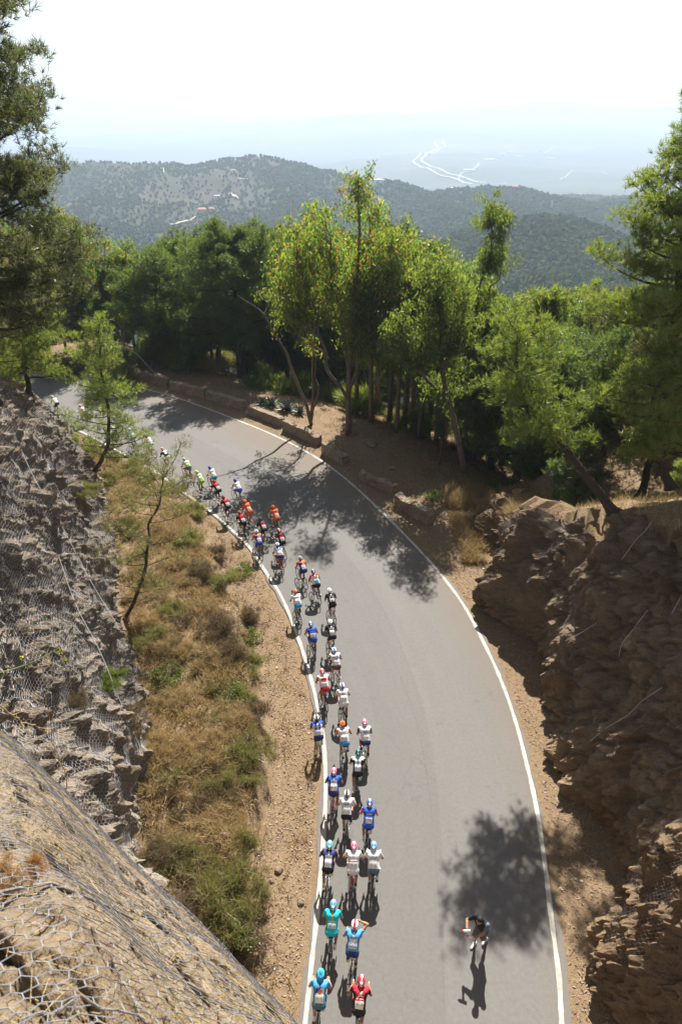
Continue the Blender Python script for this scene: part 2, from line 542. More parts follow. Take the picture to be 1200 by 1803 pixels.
def H_near(X, Y, detail=True):
    dl, _ = polydist(X, Y, E_IN[::2])
    dr, _ = polydist(X, Y, E_OUT[::2])
    dr = -dr
    P = xy0(X, Y)
    n1 = fbm(P / 1.7, 3, 3) if detail else 0 * X
    n2 = fbm(P / 0.45, 2, 8) if detail else 0 * X
    z = np.full(len(X), -0.05)
    w = np.interp(Y, [5, 13, 20, 27, 32, 36, 40, 45, 55], [1.8, 2.0, 2.3, 2.2, 1.9, 1.0, .7, .9, 1.0])
    A = np.interp(Y, [0, 12, 17, 28, 33, 38, 60], [.55, .7, .8, .8, .5, .3, .25])
    q = dl - w
    zl = A * sstep(-.05, .55, q + .28 * n1) + .075 * np.maximum(q, 0) + sstep(0, 1.2, q) * (.16 * n1 + .05 * n2)
    zl = zl + .015 * n2 * sstep(.2, .6, dl)
    z = np.where(dl > 0, zl - 0.03, z)
    sh = np.interp(X, [-45, -30, -20, 0, 12, 40], [16, 11, 4.6, 4.4, 4.6, 4.6])
    qq = dr - sh + .5 * n1
    zo = -(.10 * np.clip(qq, 0, 3) + .42 * np.maximum(qq - 3, 0))
    zo = zo + sstep(.4, 2.5, dr) * (.10 * n1 + .04 * n2) + .45 * np.exp(-((X - 2.6) ** 2 + (Y - 45.3) ** 2) / 5.0)
    z = np.where(dr > 0, zo - 0.03, z)
    # high ground behind the right cutting
    cx, cz = crest_at(R_CREST, Y)
    on = (X > cx) & (Y < 37.5)
    back = cz + .16 * (X - cx) + .25 * n1
    fade = 1 - sstep(33, 44, Y - .55 * np.maximum(X - 11, 0))
    zr = np.where(X > cx, back, z)
    z = np.where(on, back, z)
    ext = (X > 10.5) & (Y >= 37.5 - 0.0)
    ext2 = (X > cx + .5) & (Y > 30)
    z = np.where(ext | ext2, np.maximum(z, (3.0 + .16 * (X - 11)) * fade * sstep(10, 14, X) + z * (1 - fade)), z)
    # high ground behind the left cutting
    cx, cz = crest_at(L_CREST, Y)
    z = np.where((X < cx) & (Y < 46), cz + .10 * (cx - X) + .25 * n1, z)
    return z
def H_all(X, Y):
    X = np.asarray(X, float); Y = np.asarray(Y, float)
    r = np.sqrt(X * X + Y * Y)
    far = np.maximum(H_far(X, Y), -400)
    z = far.copy()
    m = r < 700
    if m.any():
        hn = H_near(X[m], Y[m], True)
        w = sstep(180, 420, r[m])
        z[m] = np.where(r[m] < 180, hn, np.maximum(hn, far[m]) * (1 - w) + far[m] * w)
    return z
def H1(x, y):
    return float(H_all(np.array([x]), np.array([y]))[0])

# ------------------------------------------------------------------ ground materials
def ground_mat():
    t = NT('dry_ground')
    v = t.coord()
    n1 = t.noise(.45, 6, .65, v); n2 = t.noise(6, 5, .7, v); n3 = t.noise(38, 3, .6, v)
    c = t.ramp(n1.outputs['Fac'], [(.3, (.20, .125, .066)), (.5, (.29, .195, .105)), (.66, (.25, .185, .09)), (.8, (.14, .12, .055))])
    c = t.mix(.55, c, t.ramp(n2.outputs['Fac'], [(.3, (.09, .058, .035)), (.55, (.25, .175, .105)), (.75, (.38, .29, .19))]))
    c = t.mix(.5, c, t.ramp(n3.outputs['Fac'], [(.38, (.045, .032, .022)), (.5, (.16, .115, .075)), (.64, (.34, .26, .175))]))
    h = t.math('ADD', n2.outputs['Fac'], t.math('MULTIPLY', n3.outputs['Fac'], .5))
    return t.pbr(c, .95, h, .7, .06, .1)
def country_mat():
    t = NT('far_country')
    v = t.coord()
    n1 = t.noise(.004, 8, .62, v); n2 = t.noise(.03, 6, .65, v); n3 = t.noise(.0009, 6, .6, v)
    c = t.ramp(n1.outputs['Fac'], [(.40, (.03, .05, .022)), (.55, (.06, .065, .03)), (.66, (.16, .12, .075)), (.78, (.10, .088, .045))])
    c2 = t.ramp(n2.outputs['Fac'], [(.42, (.02, .032, .015)), (.58, (.075, .07, .035)), (.75, (.2, .145, .09))])
    c = t.mix(.6, c, c2)
    c = t.mix(.5, c, t.ramp(n3.outputs['Fac'], [(.42, (.03, .042, .022)), (.66, (.16, .125, .085))]))
    return t.pbr(c, .95, n2.outputs['Fac'], .4, 4.0, .05)
def asphalt_mat(name, k):
    t = NT(name)
    v = t.coord()
    a = t.n('ShaderNodeAttribute', attribute_name='across')
    al = t.n('ShaderNodeAttribute', attribute_name='along')
    cb = t.n('ShaderNodeCombineXYZ')
    t.l(t.math('MULTIPLY', a.outputs['Fac'], 1.6), cb.inputs[0]); t.l(t.math('MULTIPLY', al.outputs['Fac'], .12), cb.inputs[1])
    st = t.noise(1.0, 4, .6, cb.outputs[0])
    n1 = t.noise(.5, 5, .6, v); n2 = t.noise(90, 2, .6, v); n3 = t.noise(9, 6, .7, v)
    base = t.ramp(n1.outputs['Fac'], [(.3, (.170 * k, .163 * k, .155 * k)), (.7, (.208 * k, .199 * k, .188 * k))])
    base = t.mix(.5, base, t.ramp(st.outputs['Fac'], [(.3, (.155 * k, .149 * k, .142 * k)), (.7, (.222 * k, .212 * k, .2 * k))]))
    base = t.mix(.45, base, t.ramp(n2.outputs['Fac'], [(.3, (.06 * k, .058 * k, .056 * k)), (.52, (.19 * k, .182 * k, .173 * k)), (.75, (.40 * k, .385 * k, .37 * k))]))
    base = t.mix(.25, base, t.ramp(n3.outputs['Fac'], [(.35, (.12 * k, .115 * k, .11 * k)), (.65, (.25 * k, .24 * k, .23 * k))]))
    n5 = t.noise(.9, 3, .6, v); n6 = t.noise(.16, 3, .5, v)
    base = t.mix(t.math('MULTIPLY', t.math('GREATER_THAN', n5.outputs['Fac'], .66), .22), base, (.085, .082, .08))
    base = t.mix(t.math('MULTIPLY', n6.outputs['Fac'], .30), base, (.175 * k, .168 * k, .158 * k))
    # dust and grit washed in from both edges
    ed = t.math('MAXIMUM', t.math('SUBTRACT', .55, a.outputs['Fac']), t.math('SUBTRACT', a.outputs['Fac'], 6.15))
    ed = t.math('MULTIPLY', t.math('MULTIPLY', t.math('MAXIMUM', ed, 0.0), n3.outputs['Fac']), .45)
    base = t.mix(t.math('MINIMUM', ed, .6), base, (.16, .12, .085))
    vo = t.n('ShaderNodeTexVoronoi', feature='DISTANCE_TO_EDGE'); vo.inputs['Scale'].default_value = .42
    vd = t.n('ShaderNodeVectorMath', operation='ADD'); t.l(v, vd.inputs[0]); t.l(n5.outputs['Color'], vd.inputs[1]); t.l(vd.outputs[0], vo.inputs['Vector'])
    ck = t.math('MULTIPLY', t.math('LESS_THAN', vo.outputs['Distance'], .006), t.math('GREATER_THAN', n6.outputs['Fac'], .5))
    base = t.mix(t.math('MULTIPLY', ck, .14), base, (.05, .048, .046))
    # thin dark crack along the paving joint and a few wandering ones
    w = t.math('ABSOLUTE', t.math('SUBTRACT', t.math('ADD', a.outputs['Fac'], t.math('MULTIPLY', n3.outputs['Fac'], .05)), 3.83))
    crack = t.math('LESS_THAN', w, .012)
    base = t.mix(t.math('MULTIPLY', crack, .18), base, (.05, .05, .05))
    return t.pbr(base, .85, n2.outputs['Fac'], .35, .008, .25)
def line_mat():
    t = NT('worn_white_paint')
    v = t.coord()
    n2 = t.noise(60, 4, .7, v); n1 = t.noise(2.5, 5, .7, v)
    c = t.ramp(n2.outputs['Fac'], [(.34, (.14, .13, .115)), (.47, (.50, .465, .405)), (.8, (.62, .58, .51))])
    c = t.mix(t.ramp(n1.outputs['Fac'], [(.46, (0, 0, 0)), (.68, (.75, .75, .75))]), c, (.24, .22, .19))
    return t.pbr(c, .8, n2.outputs['Fac'], .3, .004, .2)
def rock_mat(name, dark, mid, light, rust):
    t = NT(name)
    v = t.coord()
    vs = t.coord((1.0, .5, 1.3), (.5, .35, .6))
    n1 = t.noise(.5, 6, .65, vs); n2 = t.noise(3.5, 8, .72, vs, .8); n3 = t.noise(22, 5, .7, v); n4 = t.noise(.22, 4, .6, v)
    c = t.ramp(n2.outputs['Fac'], [(.28, dark), (.45, mid), (.68, light), (.85, tuple(min(1, x * 1.25) for x in light))])
    r = t.ramp(n1.outputs['Fac'], [(.45, (0, 0, 0)), (.66, (1, 1, 1))])
    c = t.mix(t.math('MULTIPLY', r, .75), c, rust, 'MIX')
    c = t.mix(.4, c, t.ramp(n3.outputs['Fac'], [(.32, tuple(x * .45 for x in dark)), (.5, mid), (.72, light)]))
    c = t.mix(.3, c, t.ramp(n4.outputs['Fac'], [(.4, dark), (.62, light)]))
    h = t.math('ADD', n2.outputs['Fac'], t.math('MULTIPLY', n3.outputs['Fac'], .45))
    return t.pbr(c, .92, h, .9, .09, .15)
M = {}
M['ground'] = ground_mat()
M['country'] = country_mat()
M['asphalt'] = asphalt_mat('asphalt', .74)
M['asphalt_light'] = asphalt_mat('asphalt_light', .80)
M['line'] = line_mat()
M['rock_left'] = rock_mat('grey_schist', (.055, .043, .033), (.175, .140, .104), (.38, .31, .225), (.20, .125, .066))
M['rock_right'] = rock_mat('brown_schist', (.06, .042, .028), (.19, .13, .078), (.37, .275, .175), (.235, .13, .058))
M['rock_sand'] = rock_mat('sandy_rock', (.06, .044, .03), (.25, .185, .115), (.47, .37, .25), (.24, .165, .095))
M['wire'] = plain((.20, .21, .235), .65, .25, .1, .3, 40)
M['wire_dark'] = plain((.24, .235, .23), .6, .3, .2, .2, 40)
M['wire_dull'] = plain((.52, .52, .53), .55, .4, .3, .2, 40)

# ------------------------------------------------------------------ the ground sheet to the horizon
def build_ground():
    na, nr = 560, 430
    az = np.linspace(-math.radians(68), math.radians(68), na)
    rr = np.exp(np.linspace(math.log(14.0), math.log(60000.0), nr))
    A, R = np.meshgrid(az, rr, indexing='ij')
    X = (R * np.sin(A)).ravel(); Y = (R * np.cos(A)).ravel()
    Z = H_all(X, Y)
    inside = (np.abs(X) < 43.5) & (Y < 93.5)
    Z = np.where(inside, np.minimum(Z, H_all(X, Y)) - 1.6, Z)
    mb = MB().add(np.stack([X, Y, Z], 1), grid_faces(na, nr)[:, ::-1])
    o = mb.build('countryside', M['country'], smooth=True)
    structure(o)
    # finer sheet around the road
    xs = np.arange(-46, 46.01, .3); ys = np.arange(-3, 96.01, .3)
    X, Y = [a.ravel() for a in np.meshgrid(xs, ys, indexing='ij')]
    Z = H_near(X, Y)
    mb = MB().add(np.stack([X, Y, Z], 1), grid_faces(len(xs), len(ys))[:, ::1])
    o = mb.build('hillside', M['ground'], smooth=True)
    structure(o)
    return float(H_far(np.array([0.0, 3000.0]), np.array([20000.0, 9000.0])).min())
build_ground()
def build_road():
    n = len(E_IN)
    # pair both edges by parameter, then pave across with a margin outside each line
    I = E_IN; O = np.stack([np.interp(np.linspace(0, 1, n), np.linspace(0, 1, len(E_OUT)), E_OUT[:, k]) for k in (0, 1)], 1)
    D = O - I
    Wd = np.linalg.norm(D, axis=1)[:, None]
    U = D / Wd
    V = []; ac = []; al = []
    s = np.concatenate([[0], np.cumsum(np.linalg.norm(np.diff((I + O) / 2, axis=0), axis=1))])
    edge = .09 * fbm(xy0(np.arange(n) * .7, np.zeros(n)), 3, 77)
    for k in range(16):
        if k == 0: off = -.17 + edge[:, None]
        elif k == 15: off = Wd + .19 + edge[::-1][:, None]
        else: off = Wd * (k - 1) / 13.0
        V.append(I + U * off); ac.append((off + 0 * Wd)[:, 0]); al.append(s)
    V = np.stack(V, 1)
    mb = MB()
    f = grid_faces(n, 16)
    col = (np.arange(len(f)) % 15)
    mb.add(np.concatenate([V.reshape(-1, 2), np.full((n * 16, 1), .012)], 1), f[:, ::-1], (col >= 8).astype(int))
    o = mb.build('road', [M['asphalt'], M['asphalt_light']], smooth=True)
    me = o.data
    for nm, arr in (('across', np.stack(ac, 1)), ('along', np.stack(al, 1))):
        a = me.attributes.new(nm, 'FLOAT', 'POINT')
        a.data.foreach_set('value', arr.reshape(-1).astype(np.float32))
    structure(o)
    for P, sgn in ((E_IN, -1), (E_OUT, 1)):
        Q = resample(P, 420)
        T = np.gradient(Q, axis=0); T /= np.linalg.norm(T, axis=1)[:, None]
        Nn = np.stack([T[:, 1], -T[:, 0]], 1)
        w = .070 + .016 * fbm(xy0(np.arange(420) * .9, np.zeros(420)), 2, 5 + sgn)[:, None]
        V = np.stack([Q - Nn * w, Q + Nn * w], 1)
        mb = MB().add(np.concatenate([V.reshape(-1, 2), np.full((840, 1), .017)], 1), grid_faces(420, 2)[:, ::-1])
        structure(mb.build('edge_line', M['line']))
build_road()

# ------------------------------------------------------------------ rock cuttings
def rock_disp(P, seed, amp):
    # ledges that dip: each leans back to a lit top, then steps out again over a dark crevice
    wob = fbm(P / 1.6, 3, seed + 7)
    d = .95 * fbm(P / 3.4, 4, seed + 3)
    for nd, per, a, k, w in (((.30, .30, .90), 1.25, .66, 0, .85), ((-.10, .55, .82), .47, .24, 20, 1.0)):
        ph = P @ np.array(nd) / per + w * wob + .35 * fbm(P / (per * .8), 2, seed + 50 + k)
        f = ph - np.floor(ph)
        big = _h(np.floor(ph).astype(np.int64), np.floor(P[:, 1] / (per * 2.2) + wob).astype(np.int64), np.zeros(len(P)), seed + k)
        d = d + a * (.1 + 1.35 * big) * (.5 - f)
    f1, f2, cid = worley((P + .25 * wob[:, None]) / np.array([.9, .55, 1.5]), seed)
    d = d + .50 * (cid - .5) - .28 * np.exp(-((f2 - f1) / .09) ** 2)
    g1, g2, gid = worley(P / np.array([.30, .20, .40]) + .3 * vnoise(P * 2, 3)[:, None], seed + 10)
    d = d + .17 * (gid - .5) - .06 * np.exp(-((g2 - g1) / .12) ** 2)
    d = d + .11 * fbm(P / .24, 3, seed + 5)
    return d * amp
def wall_frame(foot, crest, ns, nt, t1=1.0):
    F = lines(foot, ns); C = lines(crest, ns)
    t = np.linspace(0, t1, nt)[None, :, None]
    return F, C, t
def build_cut(foot, crest, side, ns, nt, seed, mat, amp, label_net=None):
    F = lines(foot, ns); C = lines(crest, ns)
    t = np.linspace(0, 1, nt)[None, :, None]
    B = F[:, None, :] * (1 - t) + C[:, None, :] * t
    # a slight belly so that the face steepens downward
    out = np.zeros((ns, 1, 3)); T = np.gradient(F, axis=0); T[:, 2] = 0
    T /= np.linalg.norm(T, axis=1)[:, None]
    Nh = np.stack([T[:, 1], -T[:, 0], 0 * T[:, 0]], 1) * side          # horizontal, out of the face
    B = B + Nh[:, None, :] * ((.55 if side > 0 else .25) * np.sin(t * math.pi)) + np.array([0, 0, 1.0]) * ((0 if side > 0 else 1.1) * np.sin(t * math.pi) * (C[:, 2:3, None].transpose(0, 2, 1) / 12.0))
    lap = np.array([0.0, .5, 1.1, 1.8])[None, 1:, None]
    back = C[:, None, :] - Nh[:, None, :] * lap + np.array([0, 0, 1.0]) * (.10 - .16 * lap)
    G = np.concatenate([B, back], 1)
    k = nt + 3
    Ts = np.gradient(G, axis=0); Tt = np.gradient(G, axis=1)
    N = np.cross(Ts, Tt); N /= np.linalg.norm(N, axis=2)[:, :, None] + 1e-9
    if (N * Nh[:, None, :]).sum() < 0: N = -N
    P = G.reshape(-1, 3)
    d = rock_disp(P, seed, amp).reshape(ns, k)
    if side < 0:                                # buttresses and recesses between them
        Q = P * np.array([.10, .30, .10]); d = d + (.15 + .75 * fbm(Q, 3, 311) + .6 * np.maximum(0, fbm(Q * 2.1 + 9, 2, 320)) - .25).reshape(ns, k)
    fade = np.concatenate([sstep(0, .06, np.linspace(0, 1, nt)), [.8, .5, .1]])
    d = d * fade[None, :]
    V = G + N * d[:, :, None]
    f = grid_faces(ns, k)
    if side < 0: f = f[:, ::-1]
    o = MB().add(V.reshape(-1, 3), f).build('rock_face', mat, smooth=False)
    structure(o)
    return G, N, d
GL, NL, DL = build_cut(L_FOOT, L_CREST, 1, 760, 220, 40, M['rock_left'], .82)
GR, NR, DR = build_cut(R_FOOT, R_CREST, -1, 480, 150, 80, M['rock_right'], .66)

# the bluff the photographer stands on
AZT = [-75, -60, -46, -34.7, -28.7, -20, -8.8, 5, 30, 75]
RST = [10.5, 10, 9, 7.0, 5.6, 4.0, 2.6, 2.1, 2.0, 2.0]
SLT = [.5, .55, .70, .853, 1.36, 1.75, 2.35, 2.9, 3.2, 3.2]
_az = np.arange(-80, 81.0, 1.0)
_k = np.exp(-(np.arange(-14, 15) / 5.0) ** 2); _k /= _k.sum()
RST = np.convolve(np.pad(np.interp(_az, AZT, RST), 14, 'edge'), _k, 'valid')
SLT = np.convolve(np.pad(np.interp(_az, AZT, SLT), 14, 'edge'), _k, 'valid')
AZT = _az
def bluff_z(X, Y):
    az = np.degrees(np.arctan2(X, Y)); r = np.sqrt(X * X + Y * Y)
    rS = np.interp(az, AZT, RST); m = np.interp(az, AZT, SLT)
    k = 1.9 / (rS * rS)
    w = rS - r
    z = 21 - m * rS + m * w - k * w * w
    q = np.maximum(-w, 0)
    z = np.where(w >= 0, z, 21 - m * rS - m * q - 1.15 * q * q)
    return z
def build_bluff():
    na, nr = 420, 260
    az = np.radians(np.linspace(-74, 74, na)); u = np.linspace(0, 1, nr)
    rS = np.interp(np.degrees(az), AZT, RST)
    Rm = np.concatenate([np.linspace(.05, 1.0, 190)[None, :] * rS[:, None], rS[:, None] + np.linspace(.03, 4.2, 70)[None, :]], 1)
    X = (Rm * np.sin(az)[:, None]).ravel(); Y = (Rm * np.cos(az)[:, None]).ravel()
    Z = bluff_z(X, Y)
    P = np.stack([X, Y, np.maximum(Z, -1)], 1)
    d = .05 * fbm(P / 2.2, 2, 60) + .22 * fbm(P / .75, 4, 61) + .08 * fbm(P / .17, 3, 66)
    f1, f2, cid = worley(P / .33, 71)
    d = d + .12 * (cid - .5) - .07 * np.exp(-((f2 - f1) / .09) ** 2)
    d = d * sstep(.35, 1.6, np.sqrt(X * X + Y * Y))
    P[:, 2] = np.maximum(P[:, 2] + d * .8, -1.2)
    o = MB().add(P, grid_faces(na, nr)[:, ::-1]).build('bluff', M['rock_sand'], smooth=True)
    structure(o)
build_bluff()
# ------------------------------------------------------------------ wire netting
def hexnet(pos, nrm_off, umax, vmax, cell, rad, jit, seed, keep=None, sides=3):
    """hexagonal wire mesh on a surface pos(u,v) -> xyz; wires are thin three-sided rods"""
    rng = np.random.default_rng(seed)
    a = cell / math.sqrt(3)                     # side of the hexagon
    nc = int(umax / (1.5 * a)) + 2; nrw = int(vmax / cell) + 2
    # vertices of a honeycomb: brick layout
    E = []
    idx = {}
    i, j = np.meshgrid(np.arange(nc * 2), np.arange(nrw), indexing='ij')
    # brick-wall lattice deformed to hexagons
    U = (i // 2) * 1.5 * 2 * a / 2 * 1.0
    ii = i
    U = ii * 1.5 * a * .5 + np.where(ii % 2 == 0, -.25 * a * 0, .25 * a * 0)
    # explicit honeycomb, flat-topped: use two-site basis
    pts = []; eds = []
    a1 = np.array([1.5 * a, cell / 2]); a2 = np.array([0, cell])
    n1 = int(umax / (1.5 * a)) + 1
    n2 = int(vmax / cell) + 1
    I, J = np.meshgrid(np.arange(n1), np.arange(n2), indexing='ij')
    A = np.stack([I * 1.5 * a, J * cell + (I % 2) * cell / 2], -1).reshape(-1, 2)
    B = A + np.array([a, 0])
    A = A + rng.normal(0, jit * cell, A.shape); B = B + rng.normal(0, jit * cell, B.shape)
    nA = n1 * n2
    def aid(i_, j_): return i_ * n2 + j_
    e = [np.stack([aid(I, J).ravel(), nA + aid(I, J).ravel()], 1)]
    m = I < n1 - 1
    par = I % 2
    for dj in (0, -1):
        J2 = J + dj + par
        mm = m & (J2 >= 0) & (J2 < n2)
        e.append(np.stack([(nA + aid(I, J))[mm], aid(I + 1, J2)[mm]], 1))
    Ed = np.concatenate(e)
    UV = np.concatenate([A, B])
    if keep is not None:
        k = keep(UV)
        Ed = Ed[k[Ed[:, 0]] & k[Ed[:, 1]]]
    P = pos(UV)
    p, q = P[Ed[:, 0]], P[Ed[:, 1]]
    d = q - p; L = np.linalg.norm(d, axis=1)[:, None] + 1e-9
    d = d / L
    ref = np.where(np.abs(d[:, 2:3]) < .9, np.array([[0, 0, 1.0]]), np.array([[1.0, 0, 0]]))
    n = np.cross(d, ref); n /= np.linalg.norm(n, axis=1)[:, None]
    b = np.cross(d, n)
    # the wires that run down the roll are two strands twisted together: thicker
    R = np.full(len(Ed), rad); R[:len(e[0])] *= 1.0
    V = []
    for end, w in ((p, 1), (q, 1)):
        for k in range(sides):
            t = 2 * math.pi * k / sides
            V.append(end + R[:, None] * (math.cos(t) * n + math.sin(t) * b))
    V = np.stack(V, 1)
    base = np.arange(len(Ed))[:, None] * (2 * sides)
    F = []
    for k in range(sides):
        k2 = (k + 1) % sides
        F.append(np.concatenate([base + k, base + k2, base + sides + k2, base + sides + k], 1))
    mb = MB(); mb.add(V.reshape(-1, 3), np.concatenate(F))
    return mb
def lerp_grid(G, s, t):
    ns, nt = G.shape[:2]
    s = np.clip(s, 0, ns - 1.001); t = np.clip(t, 0, nt - 1.001)
    i = s.astype(int); j = t.astype(int); a = (s - i)[:, None]; b = (t - j)[:, None]
    return (G[i, j] * (1 - a) * (1 - b) + G[i + 1, j] * a * (1 - b) + G[i, j + 1] * (1 - a) * b + G[i + 1, j + 1] * a * b)
def blur(A, k):
    for ax in (0, 1):
        n = A.shape[ax]
        c = np.cumsum(np.concatenate([np.take(A, [0] * (k + 1), axis=ax), A, np.take(A, [n - 1] * k, axis=ax)], axis=ax), axis=ax)
        A = (np.take(c, np.arange(2 * k + 1, n + 2 * k + 1), axis=ax) - np.take(c, np.arange(0, n), axis=ax)) / (2 * k + 1)
    return A
def drape(G, N, D, lift, bl=9):
    sm = blur(D, bl)
    top = blur(np.maximum(D, sm + .05), 3)
    return G + N * (np.maximum(top, D * .92 + .03) + lift)[:, :, None]
def net_on(G, N, D, cell, rad, seed, mat, label, s0, s1, t0, t1, parts=1):
    W = drape(G, N, D, .03)
    ns, nt = W.shape[:2]
    i0, i1 = int(s0 * (ns - 1)), int(s1 * (ns - 1)); j0, j1 = int(t0 * (nt - 1)), int(t1 * (nt - 1))
    W = W[i0:i1, j0:j1]
    ls = np.linalg.norm(np.diff(G[i0:i1, (j0 + j1) // 2], axis=0), axis=1).sum()
    lt = np.linalg.norm(np.diff(G[(i0 + i1) // 2, j0:j1], axis=0), axis=1).sum()
    pos = lambda UV: lerp_grid(W, UV[:, 1] / ls * (W.shape[0] - 1), UV[:, 0] / lt * (W.shape[1] - 1))
    mb = hexnet(pos, 0, lt - .05, ls - .05, cell, rad, .05, seed)
    o = mb.build('wire_netting', mat)
    tag(o, label, 'netting', 'wire netting pinned over the rock')
    # overlapping seams down the face and a steel rope along some of them
    return o, W, ls, lt
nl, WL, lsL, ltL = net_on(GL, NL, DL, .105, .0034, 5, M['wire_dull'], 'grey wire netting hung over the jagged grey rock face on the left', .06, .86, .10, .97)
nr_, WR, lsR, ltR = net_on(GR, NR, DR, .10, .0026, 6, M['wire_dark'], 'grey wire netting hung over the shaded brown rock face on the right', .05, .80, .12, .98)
def bluff_net():
    e2 = np.array([math.cos(math.radians(-35)), -math.sin(math.radians(-35))])      # across
    e1 = np.array([math.sin(math.radians(-35)), math.cos(math.radians(-35))])       # downhill
    def pos(UV):
        p = UV[:, 0] * .60; q = UV[:, 1] - 6.5
        # pull rows together where the ground steepens so that the mesh keeps its length
        X = e1[0] * (p - .2) + e2[0] * q; Y = e1[1] * (p - .2) + e2[1] * q
        Z = bluff_z(X, Y)
        P = np.stack([X, Y, Z], 1)
        P[:, 2] += .10 + .14 * fbm(P / .75, 2, 61) + .02 * fbm(P / .22, 2, 90) + .012 * fbm(P / .1, 2, 91)
        return P
    def keep(UV):
        P = pos(UV)
        az = np.degrees(np.arctan2(P[:, 0], P[:, 1])); r = np.hypot(P[:, 0], P[:, 1])
        return (az > -74) & (az < 20) & (r > .5) & (r < np.interp(az, AZT, RST) + 1.3) & (P[:, 1] > .2)
    mb = hexnet(pos, 0, 16.5, 10.5, .080, .0018, .05, 11, keep)
    o = mb.build('wire_netting', M['wire'])
    tag(o, 'pale galvanised hexagonal wire netting close up over the sandy bluff at the bottom left', 'netting')
bluff_net()

# steel ropes down the rock faces
def cable(label, s, t0, t1, W, bow=0.15, r=.009, ds=0.0, lift=.08, mat='wire'):
    k = 5
    tt = np.linspace(t0, t1, k)
    ss = s + ds * np.linspace(0, 1, k) + .004 * np.sin(np.linspace(0, 3.1, k)) * bow
    P = lerp_grid(W, ss * (W.shape[0] - 1), tt * (W.shape[1] - 1))
    nn = np.cross(P[-1] - P[0], np.array([0.3, 1, 0])); nn /= np.linalg.norm(nn)
    if nn[2] < 0: nn = -nn
    P = resample(P * .6 + np.linspace(P[0], P[-1], k) * .4 + nn * lift * 1.6, 18)
    mb = MB(); add_tube(mb, P, r, 5)
    o = mb.build('steel_cable', M['cable'])
    tag(o, label, 'cable', 'steel cables on the rock netting')
    return o
M['cable'] = plain((.50, .50, .50), .4, .5, .2, .15, 30)
for lab, s, t0, t1, ds in [
        ('thin steel cable hanging near the top of the right rock face under the leaning pine', .60, .99, .74, -.01),
        ('bowed bright steel cable at the upper right edge of the right rock face', .50, .97, .66, -.03),
        ('short steel cable below the bowed one on the right rock face', .43, .84, .60, -.01),
        ('straight upright steel cable in the middle of the right rock face', .50, .62, .38, .005),
        ('kinked steel cable low on the right rock face beside a sunlit ledge', .56, .42, .28, .02),
        ('long steel cable dropping to the foot of the right rock face', .42, .42, .10, .03)]:
    cable(lab, s, t0, t1, WR, ds=ds)
for lab, s, t0, t1, ds in [
        ('steel cable running down the left rock netting from its high far end', .56, .93, .20, -.14),
        ('steel cable crossing the lower part of the left rock netting', .40, .62, .12, -.12)]:
    cable(lab, s, t0, t1, WL, ds=ds, r=.014, mat='wire')

# ------------------------------------------------------------------ foliage builders
M['bark_pine'] = rock_mat('pine_bark', (.035, .028, .022), (.075, .058, .045), (.14, .11, .09), (.085, .055, .038))
M['bark_euc'] = rock_mat('eucalyptus_bark', (.075, .055, .042), (.15, .115, .09), (.27, .225, .185), (.13, .085, .06))
M['bark_dead'] = rock_mat('dead_wood', (.16, .14, .12), (.30, .27, .24), (.42, .39, .35), (.24, .19, .15))
M['pine'] = leaf_mat('pine_needles', [(.035, .060, .016), (.055, .085, .020), (.085, .115, .024), (.10, .125, .026), (.12, .11, .03)], [(.16, .26, .03), (.22, .33, .035), (.30, .40, .045), (.36, .43, .05), (.40, .34, .07)], .48, .04)
M['pine_dark'] = leaf_mat('dark_pine_needles', [(.032, .058, .020), (.046, .080, .025), (.065, .10, .027), (.085, .115, .03)], [(.13, .21, .035), (.17, .27, .04), (.23, .32, .045), (.29, .36, .05)], .42, .05)
M['pine_brown'] = leaf_mat('browning_pine_needles', [(.040, .058, .022), (.07, .08, .028), (.11, .09, .045), (.14, .09, .05)], [(.15, .22, .04), (.24, .27, .06), (.32, .26, .10), (.36, .24, .12)], .45, .05)
M['euc'] = leaf_mat('eucalyptus_leaves', [(.030, .060, .018), (.042, .080, .020), (.065, .105, .022), (.10, .125, .025), (.15, .13, .03), (.16, .085, .03)], [(.10, .23, .02), (.15, .31, .025), (.23, .38, .03), (.33, .42, .04), (.46, .40, .05), (.42, .22, .06)], .55, .03)
M['euc_green'] = leaf_mat('deep_green_leaves', [(.032, .052, .016), (.045, .07, .02), (.065, .09, .024), (.09, .105, .03)], [(.13, .21, .025), (.19, .28, .03), (.26, .34, .04), (.34, .38, .05)], .53, .03)
M['bush'] = leaf_mat('broom_twigs', [(.11, .105, .04), (.16, .14, .055), (.23, .18, .085), (.30, .22, .11)], [(.20, .27, .05), (.27, .32, .06), (.34, .32, .09), (.36, .28, .10)], .38, .03)
M['bush_leaf'] = leaf_mat('bright_bush_leaves', [(.055, .08, .022), (.085, .11, .028), (.12, .135, .034)], [(.19, .28, .035), (.27, .35, .045), (.34, .39, .055)], .45, .02)
M['bush_dry'] = leaf_mat('dry_twigs', [(.10, .065, .04), (.15, .10, .06), (.20, .15, .09), (.12, .10, .055)], [(.20, .13, .07), (.26, .19, .10), (.30, .24, .14), (.2, .18, .08)], .25, .02)
M['straw'] = leaf_mat('straw', [(.31, .22, .105), (.40, .30, .15), (.48, .37, .20), (.28, .18, .085), (.25, .215, .10)], [(.40, .28, .12), (.50, .36, .17), (.55, .42, .21), (.34, .21, .09), (.3, .27, .1)], .35, .02)
M['wood_far'] = leaf_mat('far_wood', [(.045, .068, .028), (.055, .08, .03), (.066, .092, .035), (.08, .10, .04)], [(.05, .09, .03), (.06, .10, .03), (.07, .12, .03), (.09, .13, .03)], .25, .0)

